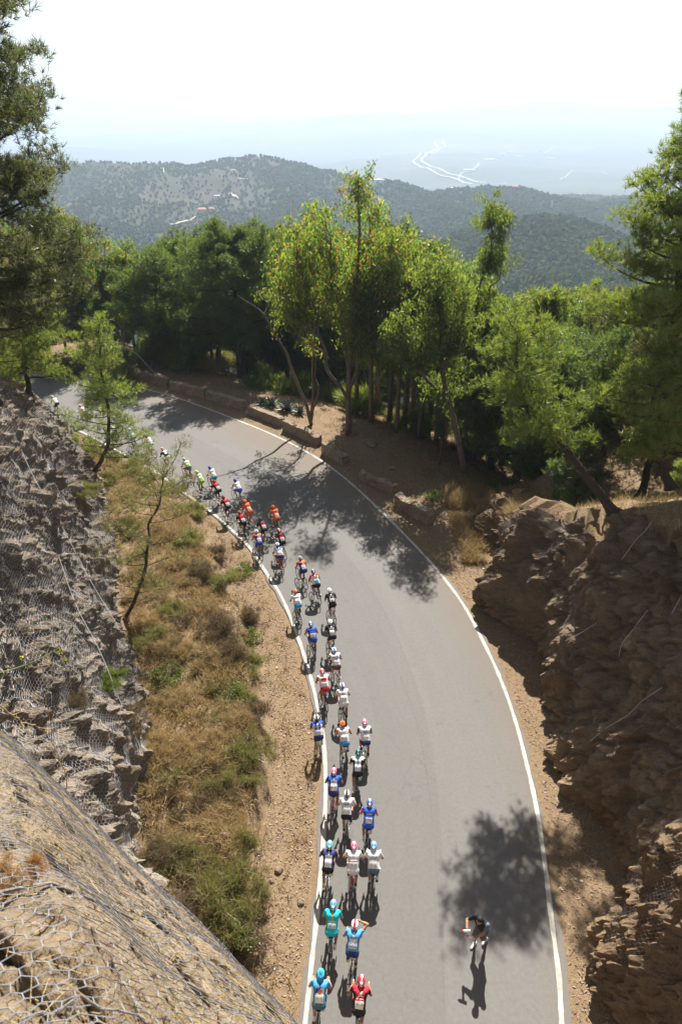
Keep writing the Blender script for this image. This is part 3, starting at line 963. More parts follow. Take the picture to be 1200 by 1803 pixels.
def unit(v):
    return v / (np.linalg.norm(v, axis=-1, keepdims=True) + 1e-9)
def needle_mesh(mb, C, rng, rc, tufts, needles, ln, wd, up=.7, m=0, flat=.7):
    """C: clump centres; sprays of thin needles"""
    n = len(C)
    off = rng.normal(0, 1, (n, tufts, 3)); off = unit(off) * (rng.random((n, tufts, 1)) ** .45)
    rcs = (np.asarray(rc) * np.ones(n))[:, None, None]
    P = C[:, None, :] + off * rcs * np.array([1, 1, flat])
    Dr = unit(off + np.array([0, 0, up]) + rng.normal(0, .25, off.shape))
    P = P.reshape(-1, 3); Dr = Dr.reshape(-1, 3)
    k = needles
    D = unit(Dr[:, None, :] * 1.0 + rng.normal(0, .62, (len(P), k, 3)))
    L = ln * (.65 + .6 * rng.random((len(P), k, 1)))
    Wv = unit(np.cross(D, rng.normal(0, 1, D.shape))) * wd * .5
    B = P[:, None, :] + rng.normal(0, .025, D.shape)
    V = np.stack([B - Wv, B + Wv, B + D * L + Wv * .35, B + D * L - Wv * .35], 2).reshape(-1, 3)
    F = np.arange(len(V)).reshape(-1, 4)
    mb.add(V, F, m)
def drop_leaf_mesh(mb, C, rng, rc, leaves, ln, wd, m=0, hang=1.0, flat=.9):
    n = len(C)
    off = unit(rng.normal(0, 1, (n, leaves, 3))) * (rng.random((n, leaves, 1)) ** .5)
    rcs = (np.asarray(rc) * np.ones(n))[:, None, None]
    P = (C[:, None, :] + off * rcs * np.array([1, 1, flat])).reshape(-1, 3)
    D = unit(rng.normal(0, .55, P.shape) + np.array([0, 0, -hang]))
    L = ln * (.6 + .7 * rng.random((len(P), 1)))
    Wv = unit(np.cross(D, rng.normal(0, 1, D.shape))) * wd * (.35 + .3 * rng.random((len(P), 1)))
    mid = P + D * L * .45
    V = np.stack([P, mid + Wv, P + D * L, mid - Wv], 1).reshape(-1, 3)
    mb.add(V, np.arange(len(V)).reshape(-1, 4), m)
def bez(a, b, c, n):
    t = np.linspace(0, 1, n)[:, None]
    return a * (1 - t) ** 2 + 2 * b * t * (1 - t) + c * t * t
def spine_path(pts, n, rng, wig):
    Q = resample(np.array(pts, float), n)
    w = np.stack([fbm(xy0(np.arange(n) * .35, np.full(n, rng.random() * 99)), 2, int(rng.integers(999))) for _ in (0, 1)], 1)
    Q[:, :2] += w * wig * np.linspace(0, 1, n)[:, None] ** .6 * (1 - 0.0)
    return Q
def pine_tree(seed, pts, r0, R, cs, nb, mat, shape='round', tufts=13, needles=9, ln=.26, wd=.030, rc=.55, dens=1.0, bare=.0, wig=.25, zsag=0.0, dead=6):
    """pts: trunk spine from the base; R: longest branch; cs: where the crown starts (0..1)"""
    rng = np.random.default_rng(seed)
    S = spine_path(pts, 26, rng, wig)
    h = S[-1, 2] - S[0, 2]
    tr = MB()
    fl = MB()
    rad = r0 * (1 - np.linspace(0, 1, 26)) ** .8 + .018
    rad[0] *= 1.5; rad[1] *= 1.12
    add_tube(tr, S, rad, 9)
    C = []; RC = []
    for i in range(nb):
        u = (i + rng.random()) / nb
        t = cs + (1 - cs) * u
        p = np.array([np.interp(t, np.linspace(0, 1, 26), S[:, k]) for k in range(3)])
        if shape == 'round': L = R * (.42 + .75 * math.sin(math.pi * min(1, .18 + .82 * u)) ** .8)
        elif shape == 'cone': L = R * (1.12 - .92 * u ** .9)
        else: L = R * (.6 + .5 * math.sin(math.pi * (.1 + .85 * u)))
        L *= .62 + .62 * rng.random()
        az = i * 2.4 + rng.normal(0, .4)
        el = (-.12 + .95 * u ** 1.3) + rng.normal(0, .14)
        d = np.array([math.cos(az) * math.cos(el), math.sin(az) * math.cos(el), math.sin(el)])
        e = p + d * L + np.array([0, 0, .10 * L - zsag * L])
        midp = p + d * L * .5 + np.array([0, 0, -.10 * L]) + rng.normal(0, .06 * L, 3)
        B = bez(p, midp, e, 8)
        rb = np.interp(t, np.linspace(0, 1, 26), rad)
        add_tube(tr, B, np.linspace(max(.018, rb * .42), .010, 8), 5, cap=False)
        k = max(2, int(round(L / (rc * 1.15) * dens * 1.9)))
        for j in range(k):
            w = bare + (1 - bare) * ((j + .6 * rng.random()) / k) ** .75
            w = .25 + .75 * w
            q = np.array([np.interp(w, np.linspace(0, 1, 8), B[:, a]) for a in range(3)])
            sd = rng.normal(0, 1, 3); sd[2] = abs(sd[2]) * .5 + .1
            sd = sd / np.linalg.norm(sd)
            q2 = q + sd * L * (.16 + .20 * rng.random()) * (1.25 - .6 * w)
            add_tube(tr, np.stack([q, (q + q2) / 2 + rng.normal(0, .03, 3), q2]), [.011, .008, .005], 4, cap=False)
            C.append(q2); RC.append(rc * (.7 + .6 * rng.random()))
        C.append(e); RC.append(rc * .9)
    C.append(S[-1] + np.array([0, 0, .1])); RC.append(rc * .8)
    for i in range(dead):                        # dead snags under the crown
        t = cs * (.35 + .65 * rng.random())
        p = np.array([np.interp(t, np.linspace(0, 1, 26), S[:, k]) for k in range(3)])
        az = rng.random() * 6.28
        d = np.array([math.cos(az), math.sin(az), rng.normal(.1, .2)])
        L = R * (.25 + .4 * rng.random())
        B = bez(p, p + d * L * .5 + rng.normal(0, .15, 3), p + d * L + np.array([0, 0, .15 * L]), 6)
        add_tube(tr, B, np.linspace(.028, .007, 6), 4, cap=False)
        for j in range(3):
            q = B[2 + j]; add_tube(tr, np.stack([q, q + rng.normal(0, .22, 3) + d * .25]), [.008, .004], 4, cap=False)
    needle_mesh(fl, np.array(C), rng, np.array(RC), tufts, needles, ln, wd)
    return tr, fl
def euc_tree(seed, stems, r0, env, nclump, mat=None, leaves=46, ln=.30, wd=.085, rc=.75, wig=.4, low=.25):
    """stems: list of spines; env: list of (centre, radii) ellipsoids that hold the crown"""
    rng = np.random.default_rng(seed)
    tr = MB(); fl = MB()
    SS = []
    for i, pts in enumerate(stems):
        S = spine_path(pts, 22, rng, wig * (.5 if i == 0 else 1))
        S[0] = pts[0]
        rr = r0 * (1.0 if i == 0 else .62)
        add_tube(tr, S, rr * (1 - np.linspace(0, 1, 22)) ** .75 + .016, 8)
        SS.append(S)
    A = np.concatenate(SS)
    C = []; RC = []
    vol = np.array([np.prod(r) for c, r in env]); vol = vol / vol.sum()
    for i in range(nclump):
        c, r = env[rng.choice(len(env), p=vol)]
        for _ in range(30):
            o = unit(rng.normal(0, 1, 3)) * rng.random() ** .42
            p = np.asarray(c) + o * np.asarray(r)
            if vnoise((p / (rc * 2.6))[None, :], seed)[0] > -.18: break
        # limb from a lower point on the closest stem
        dz = p[2] - A[:, 2]
        cost = np.linalg.norm(A - p, axis=1) + np.where(dz < .4, 4.0, 0)
        a = A[int(np.argmin(cost + rng.random(len(A)) * 1.2))]
        if np.linalg.norm(a - p) < 6.5:
            b = (a * .45 + p * .55) + np.array([0, 0, .35 + .3 * rng.random()]) + rng.normal(0, .15, 3)
            B = bez(a, b, p, 7)
            L = np.linalg.norm(p - a)
            add_tube(tr, B, np.linspace(.012 + .012 * L, .007, 7), 5, cap=False)
            for w in (.6, .8):
                if rng.random() < .6:
                    q = B[int(w * 6)] + rng.normal(0, .45, 3) + np.array([0, 0, -.1])
                    add_tube(tr, np.stack([B[int(w * 6)], q]), [.010, .005], 4, cap=False)
                    C.append(q); RC.append(rc * (.5 + .4 * rng.random()))
        C.append(p); RC.append(rc * (.65 + .7 * rng.random()))
    drop_leaf_mesh(fl, np.array(C), rng, np.array(RC), leaves, ln, wd)
    return tr, fl
PROTO = {}
def proto(key, tf, bark, leaf):
    tr, fl = tf
    a = tr.mesh(key + '_trunk', True); a.materials.append(M[bark])
    b = fl.mesh(key + '_crown', False); b.materials.append(M[leaf])
    PROTO[key] = (a, b)
def plant(key, name, loc, label, cat, group=None, s=1.0, rz=0.0, sz=None, crown_mat=None, parts=('trunk', 'crown')):
    root = empty(name, loc, rz)
    root.scale = (s, s, sz or s)
    tag(root, label, cat, group)
    a, b = PROTO[key]
    link(parts[0], a, root)
    c = link(parts[1], b, root)
    if crown_mat:
        c.material_slots[0].link = 'OBJECT'
        c.material_slots[0].material = M[crown_mat]
    return root
def uniq(key, tf, bark, leaf, name, loc, label, cat, group=None, parts=('trunk', 'crown'), top=None):
    proto(key, tf, bark, leaf)
    s = 1.0
    if top: s = (aty(600, top, loc[1])[2] - loc[2]) / max(v.co.z for v in PROTO[key][1].vertices)
    return plant(key, name, loc, label, cat, group, s=s, parts=parts)
def at_ground(px, py, z0=0.0):
    """ground point seen at a pixel: march along the ray until it meets the terrain"""
    d = ray(px, py)
    t = np.linspace(8, 140, 900)
    P = np.array([0, 0, CAMZ]) + d * t[:, None]
    H = H_near(P[:, 0], P[:, 1], False)
    k = np.argmax(P[:, 2] < H)
    return np.array([P[k, 0], P[k, 1], H[k]])
# ------------------------------------------------------------------ trees: prototypes
M['pine_olive'] = leaf_mat('olive_pine_needles', [(.028, .040, .020), (.040, .052, .024), (.056, .062, .030), (.085, .07, .04)], [(.10, .145, .04), (.14, .19, .045), (.20, .225, .055), (.26, .20, .09)], .42, .04)
Z3 = lambda *a: [np.array(p, float) for p in a]
proto('pine_a', pine_tree(1, Z3((0, 0, 0), (.15, 0, 4), (.1, .2, 8), (.3, 0, 11)), .26, 3.6, .30, 60, 'pine', tufts=14, needles=9, ln=.30, wd=.040, rc=.62), 'bark_pine', 'pine')
proto('pine_b', pine_tree(2, Z3((0, 0, 0), (-.5, .2, 3.5), (-.3, .3, 7), (.1, 0, 9.5)), .24, 3.4, .30, 54, 'pine', shape='round', tufts=14, needles=9, ln=.30, wd=.040, rc=.64), 'bark_pine', 'pine')
proto('pine_c', pine_tree(3, Z3((0, 0, 0), (.6, 0, 3), (.9, .2, 6), (.8, .2, 9)), .22, 2.9, .20, 54, 'pine', shape='cone', tufts=14, needles=9, ln=.30, wd=.038, rc=.56), 'bark_pine', 'pine')
proto('young_pine', pine_tree(4, Z3((0, 0, 0), (.05, 0, 1.6), (.1, 0, 3.4)), .07, 1.35, .12, 26, 'pine', shape='cone', tufts=10, needles=9, ln=.22, wd=.026, rc=.34, dead=2), 'bark_pine', 'pine')
def euc_std(seed, h, w, n, forks=2, **kw):
    rng = np.random.default_rng(seed)
    st = [Z3((0, 0, 0), (.1, 0, h * .3), (.3 * rng.normal(), .3 * rng.normal(), h * .62), (.4 * rng.normal(), .4 * rng.normal(), h * .97))]
    for i in range(forks):
        a = rng.random() * 6.28; f = .22 + .2 * rng.random()
        st.append(Z3((.05, 0, h * f), (math.cos(a) * w * .35, math.sin(a) * w * .35, h * (f + .22)), (math.cos(a) * w * .55, math.sin(a) * w * .55, h * (.72 + .2 * rng.random()))))
    env = [((0, 0, h * .68), (w * .62, w * .62, h * .30)), ((w * .3, 0, h * .55), (w * .5, w * .5, h * .22)), ((-w * .3, w * .1, h * .58), (w * .5, w * .5, h * .22)), ((0, 0, h * .90), (w * .34, w * .34, h * .12))]
    return euc_tree(seed, st, .17, env, n, **kw)
proto('euc_a', euc_std(11, 14, 3.6, 205, leaves=38, ln=.32, wd=.10), 'bark_euc', 'euc')
proto('euc_b', euc_std(12, 13, 3.2, 180, forks=3, leaves=38, ln=.32, wd=.10), 'bark_euc', 'euc')
proto('euc_c', euc_std(13, 15, 2.6, 160, forks=1, leaves=38, ln=.32, wd=.10), 'bark_euc', 'euc')
proto('euc_thin', euc_std(14, 13, 1.5, 90, forks=1, leaves=46, rc=.6), 'bark_euc', 'euc')

# ------------------------------------------------------------------ trees: the ones that stand out
GROVE_E = 'eucalyptus trees in the grove beyond the parapet'
GROVE_P = 'pines on the slopes beyond the bend'
# the tall forked eucalyptus in the centre
b = gp(613, 766, 0.0)
uniq('euc_main', euc_tree(21, [
    Z3((0, 0, 0), (-.05, 0, 3.0), (.2, .2, 6.5), (.5, .4, 11), (.7, .3, 17.6)),
    Z3((0, 0, 2.9), (-1.5, -.2, 5.2), (-2.2, 0, 8), (-3.4, .2, 12.5)),
    Z3((0, 0, 3.4), (.9, .1, 6.5), (1.9, .2, 9.5), (3.0, .3, 13.8)),
    Z3((.1, .1, 4.5), (-.4, .4, 8), (-1.3, .6, 12), (-1.6, .5, 15.6)),
    Z3((-2.2, 0, 8), (-3.6, .3, 9.6), (-5.2, .5, 10.8))], .20,
    [((.6, .3, 16.0), (.9, .9, 2.2)), ((-1.7, .5, 13.8), (1.9, 1.7, 2.2)), ((2.8, .3, 12.2), (1.8, 1.7, 2.6)), ((-3.9, .3, 11.2), (2.1, 1.6, 2.4)), ((0, .6, 10.5), (3.6, 2.0, 2.6)), ((-3.3, .4, 8.4), (1.8, 1.6, 1.8)), ((2.2, .4, 8.5), (2.0, 1.8, 1.9)), ((.4, .3, 7.2), (1.4, 1.2, 1.2))], 320, leaves=37, ln=.28, wd=.085, rc=.72),
    'bark_euc', 'euc', 'eucalyptus_tree', b, 'tallest forked eucalyptus behind the parapet, its trunk splitting low in the centre of the photo', 'tree')
# the leaning eucalyptus right of it
b = gp(817, 832, 0.3)
uniq('euc_lean', euc_tree(22, [
    Z3((0, 0, 0), (-.5, .2, 2.2), (-1.4, .6, 4.8), (-2.1, .9, 7.4), (-2.4, 1.0, 10.8), (-2.6, 1, 13.4)),
    Z3((-1.5, .6, 5.0), (-2.9, .9, 6.3), (-4.0, 1.1, 7.6), (-4.6, 1.2, 9.4)),
    Z3((-1.9, .8, 6.6), (-1.2, 1.0, 8.5), (-.8, 1.2, 10.6))], .19,
    [((-2.6, 1, 12.0), (1.5, 1.4, 1.9)), ((-4.2, 1.2, 8.8), (1.7, 1.4, 2.2)), ((-.9, 1.2, 9.6), (1.5, 1.4, 2.2)), ((-2.6, 1, 9.0), (2.2, 1.6, 2.0)), ((-1.6, 1, 5.6), (1.7, 1.3, 1.3))], 185, leaves=44, ln=.26, wd=.072, rc=.62),
    'bark_euc', 'euc_green', 'eucalyptus_tree', b, 'leaning eucalyptus with a bent dark trunk at the right end of the grove', 'tree')
# slim eucalyptus with the high narrow plume
b = gp(806, 770, -.6)
uniq('euc_plume', euc_tree(23, [Z3((0, 0, 0), (.25, 0, 5), (.35, .1, 9), (.9, 0, 13), (1.1, 0, 16.7)), Z3((.3, 0, 8.5), (1.1, .1, 10.5), (1.7, .1, 12.5))], .15,
    [((1.15, 0, 15.2), (1.15, 1.1, 1.7)), ((1.2, 0, 12.6), (1.3, 1.2, 1.6)), ((1.1, 0, 9.8), (1.3, 1.2, 1.8)), ((.6, 0, 7.2), (1.2, 1.2, 1.4))], 110, leaves=54, ln=.26, wd=.072, rc=.56),
    'bark_euc', 'euc_green', 'eucalyptus_tree', b, 'slim eucalyptus with a narrow plume rising above the right of the grove', 'tree')
# big dark pine with the straight trunk, left of the grove
b = np.array([-9.6, 63.0, H1(-9.6, 63.0)])
uniq('pine_big', pine_tree(24, Z3((0, 0, 0), (.05, 0, 4), (-.1, .1, 9), (.1, .2, 17.0)), .42, 5.6, .36, 90, 'pine_dark', shape='round', tufts=15, needles=9, ln=.36, wd=.052, rc=.78, wig=.35, dead=14),
    'bark_pine', 'pine_dark', 'pine_tree', b, 'broad dark pine with a thick straight black trunk behind the low parapet', 'tree', top=368)
# thin eucalyptus with a bare arching dead limb
b = gp(548, 748, -.1)
uniq('euc_arch', euc_tree(25, [Z3((0, 0, 0), (-.8, .1, 3), (-2.0, .2, 6.2), (-3.4, .2, 8.6), (-5.0, .2, 9.9)), Z3((-.1, 0, .4), (.2, .3, 4), (.1, .4, 8), (-.6, .5, 12.6)), Z3((0, 0, .3), (.5, .2, 3.5), (.4, .4, 6.4))], .13,
    [((-.6, .5, 11.4), (1.7, 1.6, 1.9)), ((-1.6, .6, 9.4), (1.6, 1.4, 1.5)), ((.2, .4, 6.0), (.9, .9, 1.5)), ((.5, .3, 4.0), (.7, .7, 1.2))], 44, leaves=40, ln=.27, wd=.075, rc=.62),
    'bark_euc', 'euc', 'eucalyptus_tree', b, 'slim pale eucalyptus with a bare limb arching left, beside the dark pine', 'tree')
# two pines at the left end of the grove
b = gp(257, 640, 0)
uniq('pine_lean', pine_tree(26, Z3((0, 0, 0), (.9, 0, 2.6), (1.9, .1, 5.6), (2.5, .2, 10.6)), .24, 3.4, .36, 42, 'pine_dark', tufts=14, needles=9, ln=.34, wd=.048, rc=.70, dead=9),
    'bark_pine', 'pine_dark', 'pine_tree', b, 'dark pine with a trunk slanting right, just behind the longest parapet block', 'tree', top=425)
# pine leaning out over the road from the right rock top
b = np.array([10.25, 22.1, 8.0])
uniq('pine_out', pine_tree(27, Z3((0, 0, 0), (-1.0, .5, 1.2), (-2.0, 1.4, 2.3), (-3.0, 2.4, 3.0), (-3.5, 3.0, 4.3), (-3.7, 3.4, 5.9)), .17, 1.7, .45, 34, 'pine', shape='flat', tufts=9, needles=11, ln=.21, wd=.021, rc=.46, wig=.12, dead=8, dens=.95),
    'bark_pine', 'pine', 'pine_tree', b, 'bright pine leaning out to the left from the top of the right rock face', 'tree')
# tall pine against the sky at the right edge
b = np.array([12.9, 26.5, 9.6])
uniq('pine_sky', pine_tree(28, Z3((0, 0, 0), (.1, 0, 4), (-.3, 0, 8), (-.3, 0, 12.6)), .26, 3.0, .30, 66, 'pine', shape='cone', tufts=17, needles=11, ln=.22, wd=.024, rc=.52, dead=6, dens=1.15),
    'bark_pine', 'pine', 'pine_tree', b, 'tall pine standing against the white sky at the right edge', 'tree')
# brownish pine at the upper left corner
b = np.array([-13.6, 25.0, 11.2])
uniq('pine_corner', pine_tree(29, Z3((0, 0, 0), (.1, 0, 4), (.3, 0, 9), (.4, 0, 15.5)), .30, 3.7, .20, 92, 'pine_brown', shape='round', tufts=18, needles=11, ln=.22, wd=.023, rc=.52, dead=10, dens=.95, bare=.2),
    'bark_pine', 'pine_olive', 'pine_tree', b, 'large olive pine reaching in from the upper left corner', 'tree')
b = np.array([-18.5, 31.0, 10.8])
uniq('pine_corner_low', pine_tree(30, Z3((0, 0, 0), (.3, 0, 3), (.9, 0, 6), (1.2, 0, 9)), .22, 3.6, .12, 48, 'pine_brown', shape='round', tufts=11, needles=9, ln=.24, wd=.023, rc=.5, dead=14, dens=.8, bare=.3),
    'bark_pine', 'pine_brown', 'pine_tree', b, 'half dead grey brown pine at the left edge below the corner pine', 'tree')
# thin pine standing on the grassy bank
b = np.array([-15.2, 35.2, 1.0])
uniq('pine_bank', pine_tree(31, Z3((0, 0, 0), (.6, .1, 1.6), (1.9, .2, 3.6), (2.3, .2, 6.5), (2.7, .3, 10.6)), .13, 2.5, .30, 46, 'pine', shape='cone', tufts=8, needles=8, ln=.22, wd=.022, rc=.42, dead=8, dens=.9, bare=.15),
    'bark_pine', 'pine', 'pine_tree', b, 'slender see-through pine with a curved trunk on the bank in front of the far riders', 'tree')
b = np.array([-10.0, 24.2, .9])
uniq('pine_sapling', pine_tree(32, Z3((0, 0, 0), (.9, .1, 1.6), (1.7, .2, 3.6), (2.2, .3, 5.6), (2.9, .4, 7.8)), .075, 1.9, .34, 26, 'bush', shape='flat', tufts=7, needles=7, ln=.17, wd=.016, rc=.36, dead=10, dens=.8, bare=.3),
    'bark_pine', 'bush', 'pine_tree', b, 'spindly half bare pine sapling rising from the foot of the left rock', 'tree')
b = np.array([-16.6, 34.6, 8.0])
uniq('pine_crest', pine_tree(33, Z3((0, 0, 0), (.1, 0, 1.4), (.3, .1, 3), (.5, .1, 5.4)), .13, 2.2, .18, 38, 'pine', shape='round', tufts=11, needles=9, ln=.20, wd=.022, rc=.42, dead=3),
    'bark_pine', 'pine', 'pine_tree', b, 'small yellow green pine perched on the left rock crest', 'tree')
for k, (x, y, sc, lab) in enumerate([(-19.6, 38.0, .95, 'bushy little pine on the left rock crest above the first riders'), (-21.8, 42.0, .9, 'little pine at the far end of the left rock crest by the road')]):
    plant('young_pine', 'pine_tree', (x, y, H1(x, y) - .1), lab, 'tree', None, s=sc, rz=k * 2.0)
# leaning pines on the right plateau
b = np.array([12.6, 23.0, 8.6])
uniq('pine_edge', pine_tree(34, Z3((0, 0, 0), (-.7, .2, 1.6), (-1.2, .3, 3.2), (-1.0, .3, 5.2)), .16, 1.7, .30, 26, 'pine_brown', tufts=14, needles=10, ln=.21, wd=.023, rc=.48, dead=6),
    'bark_pine', 'pine', 'pine_tree', b, 'low bent pine at the right edge beside the leaning pine', 'tree')

# ------------------------------------------------------------------ trees: the rest of the grove (copies)
def far_base(px, D, dz=0.0):
    u = (px - 600) / FPX
    x = u * (D * CP + 16.0 * SP)
    return np.array([x, D, H1(x, D) + dz])
rng = random.Random(7)
PH = {k: max(v.co.z for v in PROTO[k][1].vertices) for k in PROTO}
def scale_to(key, p, px, top):
    return (aty(px, top, p[1])[2] - p[2]) / PH[key]
def grove(rows):
    for key, name, px, D, top, label, group, cm in rows:
        p = far_base(px, D)
        plant(key, name, p, label, 'tree', group, s=min(1.6, max(.35, scale_to(key, p, px, top))), rz=rng.random() * 6.28, crown_mat=cm)
E, P_ = 'eucalyptus_tree', 'pine_tree'
SECOND = 'eucalyptus standing in the second row beyond the road end'
STAND = 'eucalyptus of the dense dark stand right of the tall forked tree'
grove([
    # left end, beyond the bend
    ('euc_a', E, 140, 66, 352, 'broad eucalyptus with a pale forked trunk behind the far road end', None, None),
    ('euc_b', E, 52, 70, 385, 'eucalyptus with a dark forked trunk left of the road end', None, 'euc_green'),
    ('euc_c', E, 205, 70, 415, 'yellowish slim eucalyptus between the road end and the slanting dark pine', None, None),
    ('euc_b', E, -20, 66, 400, 'eucalyptus in the grove at the far left edge', 'far left eucalyptus trees', 'euc'),
    ('euc_a', E, 10, 80, 365, 'eucalyptus in the grove at the far left edge', 'far left eucalyptus trees', 'euc'),
    ('euc_a', E, 95, 80, 362, SECOND, 'second row eucalyptus trees', 'euc_green'),
    ('euc_c', E, 165, 82, 395, SECOND, 'second row eucalyptus trees', 'euc'),
    ('euc_b', E, 232, 80, 415, SECOND, 'second row eucalyptus trees', 'euc_green'),
    # around the big dark pine
    ('pine_a', P_, 318, 73, 405, 'tall dark pine left of the broad dark pine', None, 'pine_dark'),
    ('pine_b', P_, 370, 75, 392, 'dark pine half hidden behind the broad dark pine', None, 'pine_dark'),
    ('pine_c', P_, 288, 76, 415, 'pointed dark pine in the second row between the two dark pines', None, 'pine_dark'),
    ('pine_a', P_, 480, 73, 385, 'dark pine behind the slim arching eucalyptus', None, 'pine_dark'),
    # centre and right of the grove
    ('euc_c', E, 655, 51, 345, 'eucalyptus close beside the tall forked tree, its crown merging with it', None, 'euc'),
    ('euc_b', E, 690, 55, 375, STAND, GROVE_E, 'euc_green'),
    ('euc_a', E, 722, 58, 395, STAND, GROVE_E, 'euc'),
    ('euc_thin', E, 668, 60, 360, STAND, GROVE_E, 'euc'),
    ('euc_c', E, 765, 54, 415, STAND, GROVE_E, 'euc_green'),
    ('euc_thin', E, 745, 50, 430, STAND, GROVE_E, 'euc_green'),
    ('euc_b', E, 800, 57, 450, STAND, GROVE_E, 'euc_green'),
    ('euc_b', E, 565, 68, 345, 'eucalyptus behind the tall forked tree on its left', 'eucalyptus trees behind the forked tree', 'euc'),
    ('euc_a', E, 515, 71, 368, 'eucalyptus behind the tall forked tree on its left', 'eucalyptus trees behind the forked tree', 'euc'),
    ('euc_c', E, 620, 72, 350, 'eucalyptus in the last row behind the tall forked tree', None, 'euc_green'),
    ('euc_thin', E, 783, 43, 690, 'thin reddish eucalyptus stem at the right end of the parapet', None, 'euc_green'),
    ('euc_thin', E, 630, 54, 420, STAND, GROVE_E, 'euc'),
    ('euc_thin', E, 703, 49, 445, STAND, GROVE_E, 'euc'),
    ('euc_thin', E, 718, 53, 410, STAND, GROVE_E, 'euc_green'),
    ('euc_thin', E, 735, 56, 405, STAND, GROVE_E, 'euc'),
    ('euc_thin', E, 778, 50, 440, STAND, GROVE_E, 'euc'),
    ('euc_thin', E, 790, 52, 455, STAND, GROVE_E, 'euc_green'),
    ('euc_thin', E, 822, 50, 500, STAND, GROVE_E, 'euc'),
    ('euc_thin', E, 850, 48, 520, STAND, GROVE_E, 'euc_green'),
    ('euc_thin', E, 588, 66, 400, 'slender eucalyptus between the arching and the tall forked tree', 'slender trees left of the forked tree', 'euc'),
    ('euc_thin', E, 470, 71, 400, 'slender eucalyptus between the broad dark pine and the arching tree', 'slender trees right of the dark pine', 'euc'),
    ('euc_thin', E, 500, 69, 405, 'slender eucalyptus between the broad dark pine and the arching tree', 'slender trees right of the dark pine', 'euc'),
    ('euc_c', E, 180, 68, 420, 'slender eucalyptus just right of the broad pale one at the road end', None, 'euc_green'),
    ('euc_thin', E, 225, 67, 425, 'thin eucalyptus just left of the slanting dark pine', None, 'euc'),
    ('euc_thin', E, 100, 68, 430, 'thin eucalyptus left of the broad pale one at the road end', None, 'euc'),
    ('euc_b', E, 838, 55, 470, 'eucalyptus below the narrow plume, behind the leaning eucalyptus', None, 'euc_green'),
    # right slope
    ('euc_thin', E, 905, 50, 498, 'slim yellow green eucalyptus between the plume tree and the right pines', None, 'euc'),
    ('pine_c', P_, 962, 48, 490, 'upright pine in the middle of the right slope against the far wooded cone', None, 'pine'),
    ('pine_a', P_, 1040, 52, 490, 'rounded pine against the wooded cone, left of the tall right pine', None, 'pine'),
    ('pine_b', P_, 985, 38, 585, 'dark pine in the middle of the right slope', None, 'pine_dark'),
    ('pine_a', P_, 1062, 34, 560, 'dark shaded pine behind the leaning bright pine', None, 'pine_dark'),
    ('pine_b', P_, 1135, 31, 560, 'shaded pine with browning tips under the tall right pine', None, 'pine_brown'),
    ('pine_c', P_, 1180, 38, 470, 'pine behind the tall right pine at the right edge', None, 'pine_brown'),
    ('pine_a', P_, 1085, 44, 500, 'pine with browning tips behind the dark shaded pine', None, 'pine_brown'),
    ('pine_a', P_, 1010, 44, 540, 'olive pine squeezed between the upright and the rounded pine', None, 'pine_dark'),
    ('pine_c', P_, 925, 42, 560, 'pine just left of the upright pine, over the bright leaning one', None, 'pine'),
    ('young_pine', P_, 1020, 31, 750, 'young pine in the shade behind the leaning pine trunk', None, 'pine_dark'),
    ('young_pine', P_, 1190, 25, 760, 'bright young pine at the very right edge above the rock', None, 'pine'),
    ('pine_b', P_, 885, 46, 560, 'small dense pine right of the leaning eucalyptus', None, 'pine'),
])
# the understorey and the slope below: each tree still its own
for i in range(96):
    px = -70 + 1330 * ((i * .618034) % 1.0); D = rng.uniform(62, 112)
    if px > 880: D = rng.uniform(50, 95)
    key = rng.choice(['euc_a', 'euc_b', 'pine_a', 'pine_b', 'pine_c']) if px < 850 else rng.choice(['pine_a', 'pine_b', 'pine_c', 'euc_b'])
    p = far_base(px, D)
    top = rng.uniform(470, 630) if px < 880 else rng.uniform(530, 650)
    s = scale_to(key, p, px, top)
    if s < .3: continue
    plant(key, 'eucalyptus_tree' if key[0] == 'e' else 'pine_tree', p, 'tree on the slope falling away behind the grove', 'tree', 'trees on the slope behind the grove', s=min(s, 1.25), rz=rng.random() * 6.28, crown_mat=rng.choice(['euc', 'euc_green', 'euc_green']) if key[0] == 'e' else rng.choice(['pine', 'pine_dark', 'pine_dark']))

# bare leaning pole by the far parapet block
b = gp(276, 656, .5)
mb = MB(); add_tube(mb, np.array([(0, 0, -.3), (-1.4, -.1, 1.6), (-3.0, -.2, 3.3)]), [.07, .055, .03], 6)
o = mb.build('dead_branch', M['bark_dead']); o.location = b
tag(o, 'bare brown branch leaning left from the longest parapet block', 'branch')

# ------------------------------------------------------------------ shrubs
def shrub_mesh(seed, kind):
    rng_ = np.random.default_rng(seed)
    tr, fl = MB(), MB()
    C = []; RC = []
    for i in range(16):
        a = rng_.random() * 6.28; q = rng_.random() ** .5
        e = np.array([math.cos(a) * q * .95, math.sin(a) * q * .95, .18 + .62 * (1 - q * .7) * (.35 + .9 * rng_.random())])
        B = bez(np.array([0, 0, -.05]) + rng_.normal(0, .05, 3) * [1, 1, 0], e * [.35, .35, .7], e, 5)
        add_tube(tr, B, np.linspace(.014, .005, 5), 4, cap=False)
        C += [e, B[3] + rng_.normal(0, .08, 3)]; RC += [.30 * (.6 + .7 * rng_.random()), .22]
    if kind == 'leaf':
        drop_leaf_mesh(fl, np.array(C), rng_, np.array(RC) * 1.1, 55, .085, .055, hang=.2)
    else:
        needle_mesh(fl, np.array(C), rng_, np.array(RC), 16, 8, .27, .013, up=1.4)
    return tr, fl
